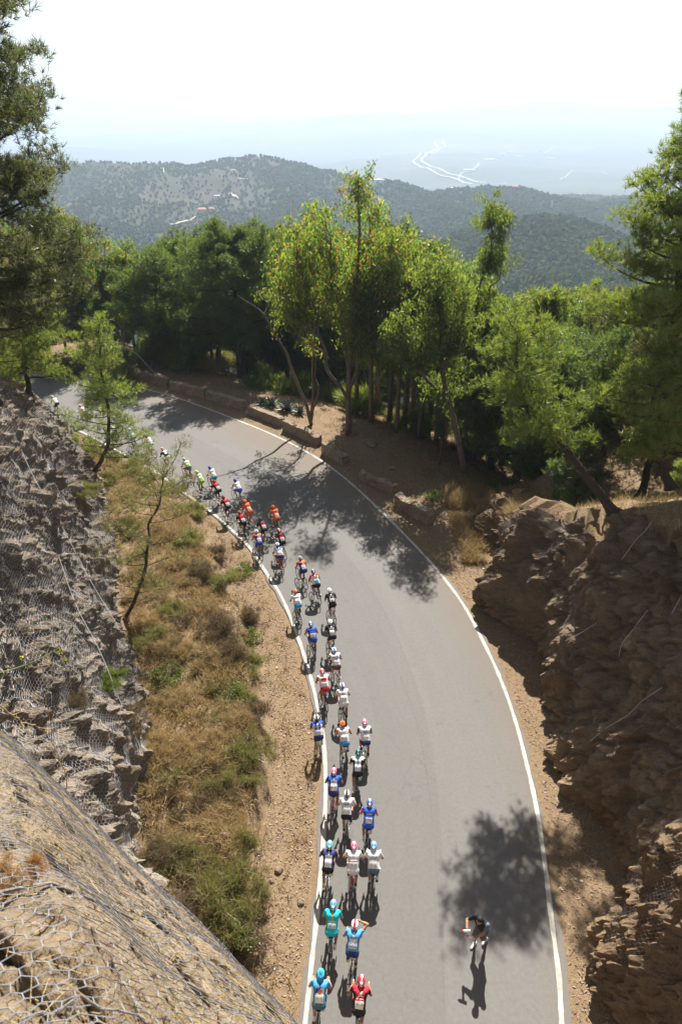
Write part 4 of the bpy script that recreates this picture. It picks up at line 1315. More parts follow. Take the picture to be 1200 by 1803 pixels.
for k, kd in (('shrub_a', 'twig'), ('shrub_b', 'twig'), ('shrub_c', 'leaf'), ('shrub_d', 'twig')):
    proto(k, shrub_mesh(hash(k) % 1000 if False else {'shrub_a': 51, 'shrub_b': 52, 'shrub_c': 53, 'shrub_d': 54}[k], kd), 'bark_dead', {'shrub_a': 'bush', 'shrub_b': 'bush', 'shrub_c': 'bush_leaf', 'shrub_d': 'bush_dry'}[k])
SHR = [  # px, py of the base, size (m wide /1.5), kind, what it is and where
    (385, 1605, 1.25, 'shrub_a', 'bush', 'largest feathery green broom shrub low on the bank beside the gravel'),
    (400, 1668, .95, 'shrub_c', 'bush_leaf', 'dark leafy bush in the hollow below the largest broom shrub'),
    (345, 1640, .8, 'shrub_d', 'straw', 'straw coloured bush left of the dark leafy bush'),
    (430, 1690, .9, 'shrub_d', 'bush_dry', 'brown dry bush below the dark leafy bush'),
    (375, 1745, .7, 'shrub_c', 'bush_leaf', 'low green bush nearest the netted bluff'),
    (440, 1600, .7, 'shrub_d', 'bush_dry', 'dry twiggy bush on the gravel edge beside the largest broom'),
    (432, 1490, .75, 'shrub_a', 'bush', 'grey green bush on the gravel edge above the largest broom'),
    (405, 1455, .6, 'shrub_d', 'straw', 'pale tuft bush in the middle of the lower bank'),
    (400, 1385, .65, 'shrub_a', 'bush', 'soft green bush beside the fallen log'),
    (425, 1335, .5, 'shrub_c', 'bush_leaf', 'bright green bush above the fallen log'),
    (395, 1300, .6, 'shrub_d', 'straw', 'thin pale bush on the edge of the straw slope'),
    (445, 1265, .7, 'shrub_d', 'bush_dry', 'dry brown bush on the ledge over the gravel'),
    (410, 1225, .85, 'shrub_c', 'bush_leaf', 'leafy green bush on the ledge over the gravel'),
    (440, 1175, .95, 'shrub_a', 'bush', 'dense green bush where the gravel strip is widest'),
    (400, 1165, .8, 'shrub_d', 'bush_dry', 'brown bush behind the dense ledge bush'),
    (375, 1120, 1.0, 'shrub_d', 'bush_dry', 'wide brown bush in the middle of the bank'),
    (430, 1090, .85, 'shrub_d', 'bush_dry', 'brown bush on the gravel edge in the middle of the bank'),
    (440, 1130, .75, 'shrub_c', 'bush_leaf', 'bright bush on the gravel edge below the brown bush'),
    (290, 1195, .9, 'shrub_c', 'bush_leaf', 'leafy bush against the foot of the left rock'),
    (265, 1130, .85, 'shrub_b', 'bush', 'feathery bush against the left rock above the leafy one'),
    (330, 1160, .7, 'shrub_d', 'straw', 'pale straw bush in the middle of the upper straw slope'),
    (300, 1080, .75, 'shrub_b', 'bush', 'yellowish bush beside the spindly sapling'),
    (395, 1035, .9, 'shrub_a', 'bush', 'round green bush on the upper bank near the road'),
    (355, 1010, .85, 'shrub_d', 'bush_dry', 'purple brown bush on the upper bank'),
    (430, 1010, .7, 'shrub_c', 'bush_leaf', 'small bright bush at the road corner of the upper bank'),
    (330, 960, .9, 'shrub_b', 'bush', 'feathery bush behind the spindly sapling'),
    (380, 985, .75, 'shrub_d', 'bush_dry', 'dry bush between the sapling and the white line'),
    (255, 985, .8, 'shrub_a', 'bush', 'grey green bush left of the sapling trunk'),
    (230, 940, .9, 'shrub_b', 'bush', 'pale bush on the upper left of the bank'),
    (345, 905, 1.0, 'shrub_a', 'bush', 'big feathery bush hiding the riders at the inner line'),
    (300, 870, 1.05, 'shrub_b', 'bush', 'feathery bush under the see-through pine on its right'),
    (265, 850, .95, 'shrub_a', 'bush', 'upright bush just in front of the second line of riders'),
    (235, 830, 1.2, 'shrub_b', 'bush', 'tall bush beside the inner line right of the see-through pine'),
    (195, 850, .85, 'shrub_a', 'bush', 'bush at the foot of the see-through pine'),
    (180, 900, .8, 'shrub_d', 'bush_dry', 'rusty bush below the see-through pine'),
    (150, 800, .8, 'shrub_a', 'bush', 'small bush left of the see-through pine by the road'),
    (95, 765, 1.2, 'shrub_a', 'bush', 'tall bush at the inner line below the first riders'),
    (70, 742, 1.1, 'shrub_b', 'bush', 'bush against the rock end left of the first riders'),
    (120, 785, 1.0, 'shrub_a', 'pine', 'dark green bush left of the see-through pine foot'),
    (265, 1520, .7, 'shrub_d', 'bush_dry', 'tawny dry bush in the corner between the bluff and the left rock'),
    # right side
    (850, 905, .9, 'shrub_d', 'straw', 'straw coloured bush at the start of the right rock top'),
    (765, 880, .7, 'shrub_c', 'euc_green', 'small dark bush beside the last parapet block'),
    (800, 868, .75, 'shrub_d', 'bush_dry', 'dry bush under the leaning eucalyptus'),
    (870, 860, .9, 'shrub_a', 'pine', 'green bush in the shade under the right pines'),
    (910, 880, .85, 'shrub_d', 'straw', 'golden dry bush under the bright leaning pine'),
    (825, 890, .8, 'shrub_d', 'straw', 'golden bush left of the first right rock'),
    (880, 905, .75, 'shrub_d', 'straw', 'golden bush on the lip of the right rock'),
    (940, 895, .8, 'shrub_d', 'straw', 'golden bush right of the lip of the right rock'),
    (800, 850, .7, 'shrub_d', 'straw', 'pale dry bush beside the leaning eucalyptus foot'),
]
rng = random.Random(3)
for px, py, s, k, mt, lab in SHR:
    p = at_ground(px, py)
    plant(k, 'shrub', p - np.array([0, 0, .04]), lab, 'shrub', 'shrubs on the banks', s=s, rz=rng.random() * 6.28, sz=s * rng.uniform(.75, 1.1), crown_mat=mt, parts=('stem', 'foliage'))
rng = random.Random(31)
for i in range(115):
    for _ in range(40):
        px, py = rng.uniform(170, 460), rng.uniform(880, 1760)
        p = at_ground(px, py)
        fx = np.interp(p[1], [q[1] for q in L_FOOT], [q[0] for q in L_FOOT])
        dl = polydist(p[:1], p[1:2], E_IN[::2])[0][0]
        if p[0] > fx + .3 and dl > np.interp(p[1], [5, 20, 32, 36, 40], [1.9, 2.3, 1.9, 1.1, .8]): break
    s = .26 + .75 * rng.random() ** 2
    plant(rng.choice(['shrub_a', 'shrub_b', 'shrub_d', 'shrub_d']), 'shrub', p - np.array([0, 0, .04]), 'low tuft among the scrub of the straw covered bank', 'shrub', 'small tufts on the bank', s=s, sz=s * rng.uniform(.55, 1.0), rz=rng.random() * 6.28, crown_mat=rng.choice(['straw', 'straw', 'bush_dry', 'straw', 'bush']) if px < 370 else rng.choice(['bush', 'bush_dry', 'straw', 'straw', 'bush']), parts=('stem', 'foliage'))
# shrubs clinging to the left rock (placed on the face itself)
def on_wall(W, s, t):
    return lerp_grid(W, np.array([s * (W.shape[0] - 1)]), np.array([t * (W.shape[1] - 1)]))[0]
for s, t, sc, k, mt, lab in [(.62, .42, .75, 'shrub_a', 'bush', 'green tuft growing out of the left rock face halfway up'), (.33, .28, .6, 'shrub_a', 'bush_leaf', 'green bush low on the left rock face'), (.30, .18, .8, 'shrub_d', 'bush_dry', 'rusty dry bush near the foot of the left rock'), (.27, .42, .55, 'shrub_d', 'bush_dry', 'brown tuft on the left rock face above the bluff')]:
    plant(k, 'shrub', on_wall(WL, s, t), lab, 'shrub', 'tufts on the rock faces', s=sc, rz=1.0, crown_mat=mt, parts=('stem', 'foliage'))
for s, t, sc, k, mt, lab in [(.47, .86, .7, 'shrub_d', 'straw', 'golden grass tuft near the top of the right rock face'), (.44, .70, .6, 'shrub_d', 'straw', 'golden grass tuft halfway up the right rock face'), (.54, .95, .6, 'shrub_a', 'bush', 'small green tuft at the top of the right rock face'), (.38, .80, .6, 'shrub_d', 'straw', 'golden tuft at the right edge of the right rock face'), (.30, .62, .5, 'shrub_d', 'straw', 'golden tuft low at the right edge of the photo on the rock'), (.50, .74, .5, 'shrub_d', 'bush_dry', 'rusty tuft on a ledge of the right rock face')]:
    plant(k, 'shrub', on_wall(WR, s, t), lab, 'shrub', 'tufts on the rock faces', s=sc, rz=2.0, crown_mat=mt, parts=('stem', 'foliage'))
# understorey beyond the parapet
rng = random.Random(13)
for i in range(70):
    px = rng.uniform(20, 1150); D = rng.uniform(56, 78) if px < 500 else rng.uniform(49, 70)
    p = far_base(px, D)
    plant(rng.choice(['shrub_a', 'shrub_b', 'shrub_c']), 'shrub', p, 'shady undergrowth shrub between the trunks of the grove', 'shrub', 'undergrowth shrubs in the grove', s=rng.uniform(1.3, 2.6), rz=rng.random() * 6.28, crown_mat=rng.choice(['pine_dark', 'euc_green', 'pine', 'bush']), parts=('stem', 'foliage'))

# agaves behind the parapet
M['agave'] = plain((.10, .145, .12), .5, .4, 0, .25, 6)
def agave():
    mb = MB(); r_ = np.random.default_rng(5)
    for i in range(26):
        a = i * 2.4; el = .25 + 1.1 * (i / 26.0)
        L = .95 * (1 - .25 * i / 26)
        d = np.array([math.cos(a) * math.cos(el), math.sin(a) * math.cos(el), math.sin(el)])
        sd = np.array([-math.sin(a), math.cos(a), 0])
        t = np.linspace(0, 1, 6)
        c = d * (t * L)[:, None] + np.array([0, 0, 1]) * (-.12 * t ** 2 * L)[:, None]
        w = .075 * np.array([.8, 1.1, 1.05, .8, .45, .02])
        up = np.cross(d, sd); up *= -1 if up[2] < 0 else 1
        V = np.stack([c - sd * w[:, None] + up * .02, c - up * .015, c + sd * w[:, None] + up * .02], 1)
        mb.add(V.reshape(-1, 3), grid_faces(6, 3))
    return mb.mesh('agave', True)
am = agave(); am.materials.append(M['agave'])
for i, (px, py, s) in enumerate([(478, 716, 1.3), (505, 722, 1.5), (528, 728, 1.1), (462, 712, 1.0)]):
    o = link('agave', am); p = at_ground(px, py); o.location = p; o.scale = (s, s, s); o.rotation_euler = (0, 0, i * 1.3)
    tag(o, ['bluish agave left of centre in the clump behind the parapet', 'largest spiky agave in the clump behind the parapet', 'agave at the right end of the clump behind the parapet', 'agave nearest the thick dark pine trunk'][i], 'agave', 'agaves behind the parapet')

# ------------------------------------------------------------------ dry grass, leaf litter, gravel (uncountable)
def scatter_region(n, fn, box, seed):
    r_ = np.random.default_rng(seed)
    X = r_.uniform(box[0], box[1], n); Y = r_.uniform(box[2], box[3], n)
    k = fn(X, Y, r_)
    return X[k], Y[k], r_
def grass(mb, X, Y, Z, r_, blades, hgt, wd, spread=.16):
    n = len(X)
    B = np.stack([X, Y, Z], 1)[:, None, :] + r_.normal(0, .06, (n, blades, 3)) * [1, 1, 0]
    D = unit(r_.normal(0, 1, (n, blades, 3)) * [.55, .55, .1] + np.array([0, 0, 1]))
    L = (hgt * np.ones(n))[:, None, None] * (.5 + .8 * r_.random((n, blades, 1)))
    Wv = unit(np.cross(D, r_.normal(0, 1, D.shape))) * wd / 2
    bend = r_.normal(0, .35, D.shape) * [1, 1, .1]
    mid = B + D * L * .55
    tip = B + (D + bend * .8) * L
    V = np.stack([B - Wv, B + Wv, mid + Wv * .8, tip, mid - Wv * .8], 2).reshape(-1, 3)
    i = np.arange(n * blades)[:, None] * 5
    mb.add(V, np.concatenate([i, i + 1, i + 2, i + 4], 1))
    mb.f3.append(np.concatenate([i + 2, i + 3, i + 4], 1) + mb.n - len(V)); mb.m3.append(np.zeros(n * blades))
def veg_left(X, Y, r_):
    dl, _ = polydist(X, Y, E_IN[::2])
    w = np.interp(Y, [5, 13, 20, 27, 32, 36, 40, 45, 55], [1.8, 2.0, 2.3, 2.2, 1.9, 1.0, .7, .9, 1.0])
    fx = np.interp(Y, [p[1] for p in L_FOOT], [p[0] for p in L_FOOT])
    q = dl - w
    dens = sstep(.0, .8, q) * (.35 + .65 * (fbm(xy0(X, Y) / 1.1, 3, 55) > -.15))
    dens = np.maximum(dens, .06 * (dl > .5))
    return (X > fx - .2) & (r_.random(len(X)) < dens) & (Y < 52)
X, Y, r_ = scatter_region(60000, veg_left, (-24, 0, 4, 52), 60)
mb = MB(); hb = .16 + .24 * (fbm(xy0(X, Y) / 1.6, 2, 56) * .5 + .5)
grass(mb, X, Y, H_near(X, Y) - .02, r_, 7, hb * 1.45, .024)
o = mb.build('dry_grass', M['straw']); tag(o, 'straw coloured dry grass covering the bank below the left rock', 'grass', kind='stuff')
def veg_right(X, Y, r_):
    dr, _ = polydist(X, Y, E_OUT[::2]); dr = -dr
    fx = np.interp(Y, [p[1] for p in R_CREST], [p[0] for p in R_CREST])
    a = (Y < 37) & (X > fx - .3)
    b = (Y >= 33) & (dr > 2.6) & (X > 1.5)
    c = (dr > 4.2)
    d = np.where(a, .75, np.where(b, sstep(2.4, 5, dr) * .9, np.where(c, .3, 0)))
    d = d * (.25 + .75 * (fbm(xy0(X, Y) / 1.4, 3, 57) > -.1))
    return r_.random(len(X)) < d
X, Y, r_ = scatter_region(60000, veg_right, (-32, 24, 8, 72), 61)
mb = MB(); hb = .2 + .3 * (fbm(xy0(X, Y) / 1.6, 2, 58) * .5 + .5)
grass(mb, X, Y, H_near(X, Y) - .02, r_, 8, hb, .013)
X, Y, r_ = scatter_region(9000, lambda X, Y, r_: r_.random(len(X)) < .8 * (fbm(xy0(X, Y) / 1.2, 3, 59) > -.25), (6.6, 11.5, 30.5, 39), 62)
grass(mb, X, Y, H_near(X, Y) - .02, r_, 7, .42 + .35 * r_.random(len(X)), .02)
o = mb.build('dry_grass', M['straw']); tag(o, 'golden dry grass on the right rock top and under the grove', 'grass', kind='stuff')
def litter_fn(side):
    def fn(X, Y, r_):
        if side == 'l':
            d, _ = polydist(X, Y, E_IN[::2])
            return (d > .34) & (d < 3.2) & (r_.random(len(X)) < np.clip(1.25 - .22 * d, 0, 1) * (.45 + .55 * (fbm(xy0(X, Y) / .8, 2, 70) > -.1)))
        d, _ = polydist(X, Y, E_OUT[::2]); d = -d
        lim = 8.0
        return (d > .32) & (d < lim) & (r_.random(len(X)) < np.clip(1.15 - .13 * d, .1, 1) * (.35 + .65 * (fbm(xy0(X, Y) / .9, 2, 71) > -.1)))
    return fn
def flakes(mb, X, Y, Z, r_, lo, hi):
    n = len(X)
    a = r_.random(n) * 6.28; s = lo + (hi - lo) * r_.random(n) ** 2
    u = np.stack([np.cos(a), np.sin(a), r_.normal(0, .35, n)], 1) * s[:, None]
    v = np.stack([-np.sin(a), np.cos(a), r_.normal(0, .45, n)], 1) * (s * .38)[:, None]
    c = np.stack([X, Y, Z + .012 + s * .25], 1)
    V = np.stack([c - u, c - v * .9 + u * .1, c + u, c + v], 1).reshape(-1, 3)
    mb.add(V, np.arange(n * 4).reshape(-1, 4))
M['litter'] = scatter_mat('leaf_litter', [(.12, .07, .045), (.20, .125, .08), (.30, .205, .14), (.40, .30, .215), (.17, .11, .075), (.26, .21, .16), (.34, .24, .17)])
M['pebble'] = scatter_mat('pebbles', [(.22, .18, .14), (.34, .29, .24), (.44, .40, .34), (.28, .21, .15), (.52, .48, .42)])
for side, box, n, lab in (('l', (-30, 2, 3, 58), 190000, 'brown leaf litter along the left edge of the road'), ('r', (-40, 12, 3, 70), 230000, 'pinkish brown leaf litter along the outer edge of the road')):
    X, Y, r_ = scatter_region(n * 3, litter_fn(side), box, 65)
    mb = MB(); flakes(mb, X, Y, H_near(X, Y), r_, .014, .062)
    o = mb.build('leaf_litter', M['litter']); tag(o, lab, 'leaf litter', kind='stuff')
ICO = None
def ico():
    global ICO
    if ICO is None:
        bm = bmesh.new(); bmesh.ops.create_icosphere(bm, subdivisions=1, radius=1.0)
        ICO = (np.array([v.co[:] for v in bm.verts]), np.array([[v.index for v in f.verts] for f in bm.faces])); bm.free()
    return ICO
def stones(mb, X, Y, Z, s, r_, sq=.7):
    v, f = ico(); n = len(X)
    V = v[None] * (1 + .28 * r_.normal(0, 1, (n, len(v), 1)).clip(-1.4, 1.4)) * s[:, None, None] * np.stack([np.ones(n), .6 + .6 * r_.random(n), sq * (.6 + .5 * r_.random(n))], 1)[:, None, :]
    V = V + np.stack([X, Y, Z], 1)[:, None, :]
    mb.add(V.reshape(-1, 3), (f[None] + (np.arange(n) * len(v))[:, None, None]).reshape(-1, 3))
for side, box, n, lab in (('l', (-26, 2, 3, 50), 22000, 'loose gravel along the left edge of the road'), ('r', (-30, 12, 3, 62), 16000, 'loose gravel along the outer edge of the road')):
    X, Y, r_ = scatter_region(n, litter_fn(side), box, 66)
    mb = MB(); s = .012 + .05 * r_.random(len(X)) ** 5
    stones(mb, X, Y, H_near(X, Y) + s * .2, s, r_)
    o = mb.build('gravel', M['pebble']); tag(o, lab, 'gravel', kind='stuff')
def boulder(px, py, s, label, mat, seed, z=None, squash=.7, group='loose rocks beside the road'):
    r_ = np.random.default_rng(seed)
    bm = bmesh.new(); bmesh.ops.create_icosphere(bm, subdivisions=4, radius=1.0)
    V = np.array([v.co[:] for v in bm.verts]); F = np.array([[v.index for v in f.verts] for f in bm.faces]); bm.free()
    f1, f2, cid = worley(V * 1.3 + seed, seed)
    V = V * (1 + .25 * fbm(V * .9 + seed, 3, seed) + .18 * (cid - .5))[:, None] * np.array([1, .7 + .3 * r_.random(), squash]) * s
    o = MB().add(V, F).build('rock', mat); p = at_ground(px, py); o.location = p + np.array([0, 0, s * squash * .35]); o.rotation_euler = (0, 0, seed * 1.7)
    tag(o, label, 'rock', group); return o
boulder(1071, 1700, .30, 'pale upright stone at the foot of the right rock face', M['rock_left'], 3, squash=1.2)
boulder(1066, 1650, .16, 'grey stone just above the pale upright stone', M['rock_left'], 4)
boulder(881, 1143, .12, 'small tan rock on the right verge beside the white line', M['rock_sand'], 5)
boulder(490, 1535, .13, 'cream rock on the left gravel beside the largest broom shrub', M['rock_sand'], 6)
boulder(478, 1552, .09, 'small cream rock just left of the bigger cream rock', M['rock_sand'], 7)
boulder(455, 1340, .22, 'grey broken rock at the end of the fallen log', M['rock_left'], 8)
boulder(529, 1594, .10, 'small grey rock halfway between the bank and the road', M['rock_left'], 9)
boulder(470, 1740, .12, 'tan rock on the gravel near the bluff', M['rock_sand'], 10)
boulder(690, 825, .28, 'flat pale slab of rock on the rubble mound', M['rock_sand'], 11, squash=.4)
boulder(745, 838, .25, 'dark rock on the slope behind the parapet', M['rock_right'], 12)
boulder(620, 765, .35, 'pale rock at the foot of the tall forked eucalyptus', M['rock_left'], 13, squash=.5)
boulder(655, 785, .45, 'long sloping rock on the rubble mound', M['rock_left'], 14, squash=.35)
mb = MB(); add_tube(mb, np.array([(0, 0, .08), (.35, -.35, .12), (.75, -.6, .09)]), [.05, .045, .03], 6)
add_tube(mb, np.array([(.4, -.38, .12), (.55, -.2, .25)]), [.025, .01], 5)
o = mb.build('fallen_log', M['bark_dead']); o.location = at_ground(432, 1325); tag(o, 'short grey fallen log on the bank edge', 'log')

# ------------------------------------------------------------------ weeds and twigs on the bluff and rock
M['flower'] = plain((.55, .50, .06), .7); M['stem_green'] = plain((.16, .2, .08), .7); M['stalk'] = plain((.36, .24, .12), .8)
root = empty('flowering_weed', (-3.0, 4.3, 17.0)); tag(root, 'thin weed with small yellow flowers reaching in from the left above the bluff', 'weed')
mb = MB(); fl = MB(); r_ = np.random.default_rng(8)
P0, P1 = aty(-30, 1190, 5.0), aty(104, 1140, 5.6)
base = np.array(P0)
root.location = base
st = bez(np.zeros(3), (P1 - P0) * .55 + np.array([0, 0, -.12]), P1 - P0, 12)
add_tube(mb, st, np.linspace(.008, .004, 12), 5)
for i in (3, 6, 8, 10, 11):
    q = st[i]
    for k in range(1):
        e = q + r_.normal(0, .10, 3) + np.array([.05, 0, .06])
        add_tube(mb, np.stack([q, e]), [.005, .003], 4)
        fl = MB(); drop_leaf_mesh(fl, np.array([e]), r_, np.array([.035]), 16, .020, .016, hang=.1); fl.build('flower', M['flower'], root)
mb.build('stem', M['stem_green'], root)
def twig(label, pts, r, seed, mat='stalk'):
    r_ = np.random.default_rng(seed); mb = MB()
    Q = resample(np.array([aty(*p) for p in pts]), 16); b0 = Q[0].copy(); Q = Q - b0
    Q += r_.normal(0, .008, Q.shape)
    add_tube(mb, Q, np.linspace(r, r * .45, 16), 6)
    for k in (5, 8, 11, 13):
        e = Q[k] + (Q[-1] - Q[0]) * .12 + r_.normal(0, .10, 3)
        add_tube(mb, np.stack([Q[k], (Q[k] + e) / 2 + r_.normal(0, .02, 3), e]), [r * .5, r * .4, r * .2], 4)
    o = mb.build('dead_stalk', M[mat]); o.location = b0; tag(o, label, 'stalk', 'dead stalks on the bluff')
twig('dry bent stalk curving over the edge of the bluff at the left', [(-10, 1235, 5.4), (40, 1270, 5.5), (85, 1283, 5.7)], .010, 1)
twig('tall dry branching stalk standing on the bluff edge', [(110, 1420, 5.2), (118, 1370, 5.3), (95, 1310, 5.4), (80, 1215, 5.6)], .008, 2)
def ground_stick(px, py, L, ang, r, label, seed, mat='bark_dead'):
    d = ray(px, py); t = np.linspace(1, 12, 2200); P = np.array([0, 0, CAMZ]) + d * t[:, None]
    k = np.argmax(P[:, 2] < bluff_z(P[:, 0], P[:, 1]) + .08); c = P[k]
    r_ = np.random.default_rng(seed); n = 9
    q = np.linspace(-.5, .5, n) * L
    X = c[0] + q * math.cos(ang); Y = c[1] + q * math.sin(ang)
    Z = bluff_z(X, Y) + .10 + .02 * r_.normal(0, 1, n)
    Q = np.stack([X, Y, Z], 1); b0 = Q[0].copy(); Q = Q - b0 + r_.normal(0, .006, Q.shape)
    mb = MB(); add_tube(mb, Q, np.linspace(r, r * .5, n), 6)
    add_tube(mb, np.stack([Q[4], Q[4] + r_.normal(0, .08, 3) + [0, 0, .05]]), [r * .5, r * .2], 4)
    o = mb.build('dead_stick', M[mat]); o.location = b0; tag(o, label, 'stick', 'dead sticks on the bluff')
for i, (px, py, L, a, r, lab) in enumerate([
        (90, 1560, .75, 1.25, .010, 'pale forked stick standing out on the middle of the bluff'),
        (215, 1725, .42, -.9, .007, 'dark stick low on the bluff near the bottom'),
        (150, 1770, .32, .5, .006, 'short brown twig at the bottom of the bluff'),
        (300, 1745, .40, -.5, .005, 'thin twig near the bluff edge at the bottom'), (190, 1650, .4, .9, .005, 'thin grey twig below the bluff edge')]):
    ground_stick(px, py, L, a, r, lab, 20 + i)
def bluff_tuft(px, py, s, k, mt, lab):
    d = ray(px, py); t = np.linspace(1, 14, 2600); P = np.array([0, 0, CAMZ]) + d * t[:, None]
    q = P[np.argmax(P[:, 2] < bluff_z(P[:, 0], P[:, 1]) + .05)]
    plant(k, 'shrub', q, lab, 'shrub', 'tufts on the bluff', s=s, rz=px * .1, crown_mat=mt, parts=('stem', 'foliage'))
M['rust_grass'] = leaf_mat('rusty_grass', [(.33, .17, .05), (.42, .22, .07), (.26, .15, .06)], [(.5, .26, .08), (.55, .3, .1), (.4, .22, .08)], .3, .02)
bluff_tuft(18, 1560, .11, 'shrub_d', 'rust_grass', 'rusty orange tuft at the left edge of the bluff')
bluff_tuft(60, 1540, .07, 'shrub_d', 'rust_grass', 'smaller rusty tuft beside the pale forked stick')
# dry stalks and chaff caught under the netting
r_ = np.random.default_rng(77); n = 4200
az = np.radians(r_.uniform(-70, 5, n)); rr = r_.uniform(.12, 1.02, n) * np.interp(np.degrees(az), AZT, RST)
X = rr * np.sin(az); Y = rr * np.cos(az); k = Y > .2; X, Y = X[k], Y[k]; n = len(X)
a = r_.random(n) * 6.28; L = .03 + .13 * r_.random(n) ** 2
q = np.stack([X, Y, bluff_z(X, Y) + .03 + .05 * r_.random(n)], 1); e = q + np.stack([np.cos(a), np.sin(a), 0 * a], 1) * L[:, None]
e[:, 2] = bluff_z(e[:, 0], e[:, 1]) + .03 + .06 * r_.random(n)
d = unit(e - q); s1 = unit(np.cross(d, np.array([0, 0, 1.0]))) * .0013; s2 = np.cross(d, s1 / .0013) * .0013
V = np.stack([q - s1, q + s1, q + s2, e - s1, e + s1, e + s2], 1).reshape(-1, 3); i = np.arange(n)[:, None] * 6
mb = MB().add(V, np.concatenate([np.concatenate([i + a_, i + b_, i + b_ + 3, i + a_ + 3], 1) for a_, b_ in ((0, 1), (1, 2), (2, 0))]))
o = mb.build('chaff', M['straw']); tag(o, 'dry straw chaff caught under the netting on the bluff', 'chaff', kind='stuff')

# ------------------------------------------------------------------ parapet blocks
def parapet_mat():
    t = NT('old_parapet')
    v = t.coord(); n1 = t.noise(2.2, 6, .7, v); n2 = t.noise(14, 5, .7, v)
    br = t.n('ShaderNodeTexVoronoi'); br.inputs['Scale'].default_value = 4.5; t.l(v, br.inputs['Vector'])
    c = t.ramp(n1.outputs['Fac'], [(.3, (.15, .115, .085)), (.5, (.33, .245, .175)), (.7, (.47, .36, .265))])
    c = t.mix(.5, c, t.ramp(n2.outputs['Fac'], [(.35, (.09, .075, .06)), (.6, (.36, .30, .24))]))
    c = t.mix(.25, c, br.outputs['Color'], 'MULTIPLY')
    return t.pbr(c, .95, n2.outputs['Fac'], .8, .04, .1)
M['parapet'] = parapet_mat()
def parapet(a, b, h, th, label, seed):
    A, B = gp(*a)[:2], gp(*b)[:2]
    c = (A + B) / 2; d = B - A; L = np.linalg.norm(d); ang = math.atan2(d[1], d[0])
    nx, ny, nz = max(8, int(L / .09)), 7, 9
    mb = MB()
    def face(u, v, fn):
        U, V = np.meshgrid(np.linspace(0, 1, u), np.linspace(0, 1, v), indexing='ij')
        mb.add(fn(U.ravel(), V.ravel()), grid_faces(u, v))
    face(nx, nz, lambda u, v: np.stack([u * L - L / 2, 0 * u - th / 2, v * h], 1))
    face(nx, nz, lambda u, v: np.stack([L / 2 - u * L, 0 * u + th / 2, v * h], 1))
    face(nx, ny, lambda u, v: np.stack([u * L - L / 2, v * th - th / 2, 0 * u + h], 1))
    face(ny, nz, lambda u, v: np.stack([0 * u + L / 2, u * th - th / 2, v * h], 1))
    face(ny, nz, lambda u, v: np.stack([0 * u - L / 2, th / 2 - u * th, v * h], 1))
    V = np.concatenate(mb.v)
    q = V + seed * 7.1
    nrm = np.stack([fbm(q / .5 + 3 * k, 3, seed + k) for k in range(3)], 1) + .6 * np.stack([fbm(q / .14 + 3 * k, 2, seed + 9 + k) for k in range(3)], 1)
    V2 = V + nrm * .045
    V2[:, 2] -= np.maximum(0, fbm(V / .8 + seed, 2, seed + 30)) * .28 * (V[:, 2] / h) ** 2      # broken top
    V2[V[:, 2] < .01, 2] = -.25
    mb.v = [V2]
    o = mb.build('parapet', M['parapet'])
    z = H1(c[0], c[1])
    o.location = (c[0], c[1], min(z, 0)); o.rotation_euler = (0, 0, ang)
    tag(o, label, 'parapet', 'parapet blocks along the outer edge')
for i, (a, b, h, lab) in enumerate([
        ((120, 642), (154, 647), .75, 'small dark parapet block at the far road end beside the pale forked eucalyptus'),
        ((240, 664), (297, 679), .85, 'long rounded parapet block with the bare branch leaning on it'),
        ((303, 684), (362, 700), .75, 'shaded parapet block right of the one with the bare branch'),
        ((366, 701), (432, 722), .80, 'shaded parapet block beside the thick dark pine trunk'),
        ((440, 727), (497, 750), .75, 'sunlit parapet block in front of the agaves'),
        ((502, 756), (562, 783), .80, 'sunlit broken topped parapet block left of the forked eucalyptus'),
        ((570, 797), (608, 818), .85, 'short parapet block crossed by the shadow of the forked eucalyptus trunk'),
        ((634, 842), (694, 868), .70, 'low parapet block below the rubble mound'),
        ((699, 888), (757, 924), .85, 'last dark parapet block before the right rock face')]):
    parapet(a, b, h, .50, lab, i + 1)

# ------------------------------------------------------------------ far hills: woods, houses, masts, roads
def far_woods():
    r_ = np.random.default_rng(99)
    n = 130000
    az = r_.uniform(-.60, .62, n); r = 430 * np.exp(r_.random(n) * math.log(2350 / 430))
    X = r * np.sin(az); Y = r * np.cos(az)
    nz = fbm(xy0(X, Y) / 140.0, 3, 101)
    bare = sstep(-.02, -.22, az) * sstep(900, 1300, r)         # scrubby left mountain
    strip = fbm(np.stack([X / 60.0, Y / 200.0, 0 * X], 1), 2, 103)
    p = np.where(nz > -.35, .97, .4) * (1 - bare * np.where(strip > .05, .12, .72))
    k = r_.random(n) < p
    X, Y = X[k], Y[k]; r = r[k]; n = len(X)
    Z = H_all(X, Y)
    v, f = ico()
    s = (2.4 + 2.0 * r_.random(n)) * (1 - .35 * bare[k]) * (.75 + .25 * r / 1500)
    V = v[None] * (1 + .25 * r_.normal(0, 1, (n, len(v), 1)).clip(-1.5, 1.5)) * s[:, None, None] * np.array([1, 1, 1.1])
    V = V + np.stack([X, Y, Z + s * .75], 1)[:, None, :]
    mb = MB().add(V.reshape(-1, 3), (f[None] + (np.arange(n) * len(v))[:, None, None]).reshape(-1, 3))
    o = mb.build('far_woodland', M['wood_far']); tag(o, 'pine woodland covering the hazy hills', 'woodland', kind='stuff')
far_woods()
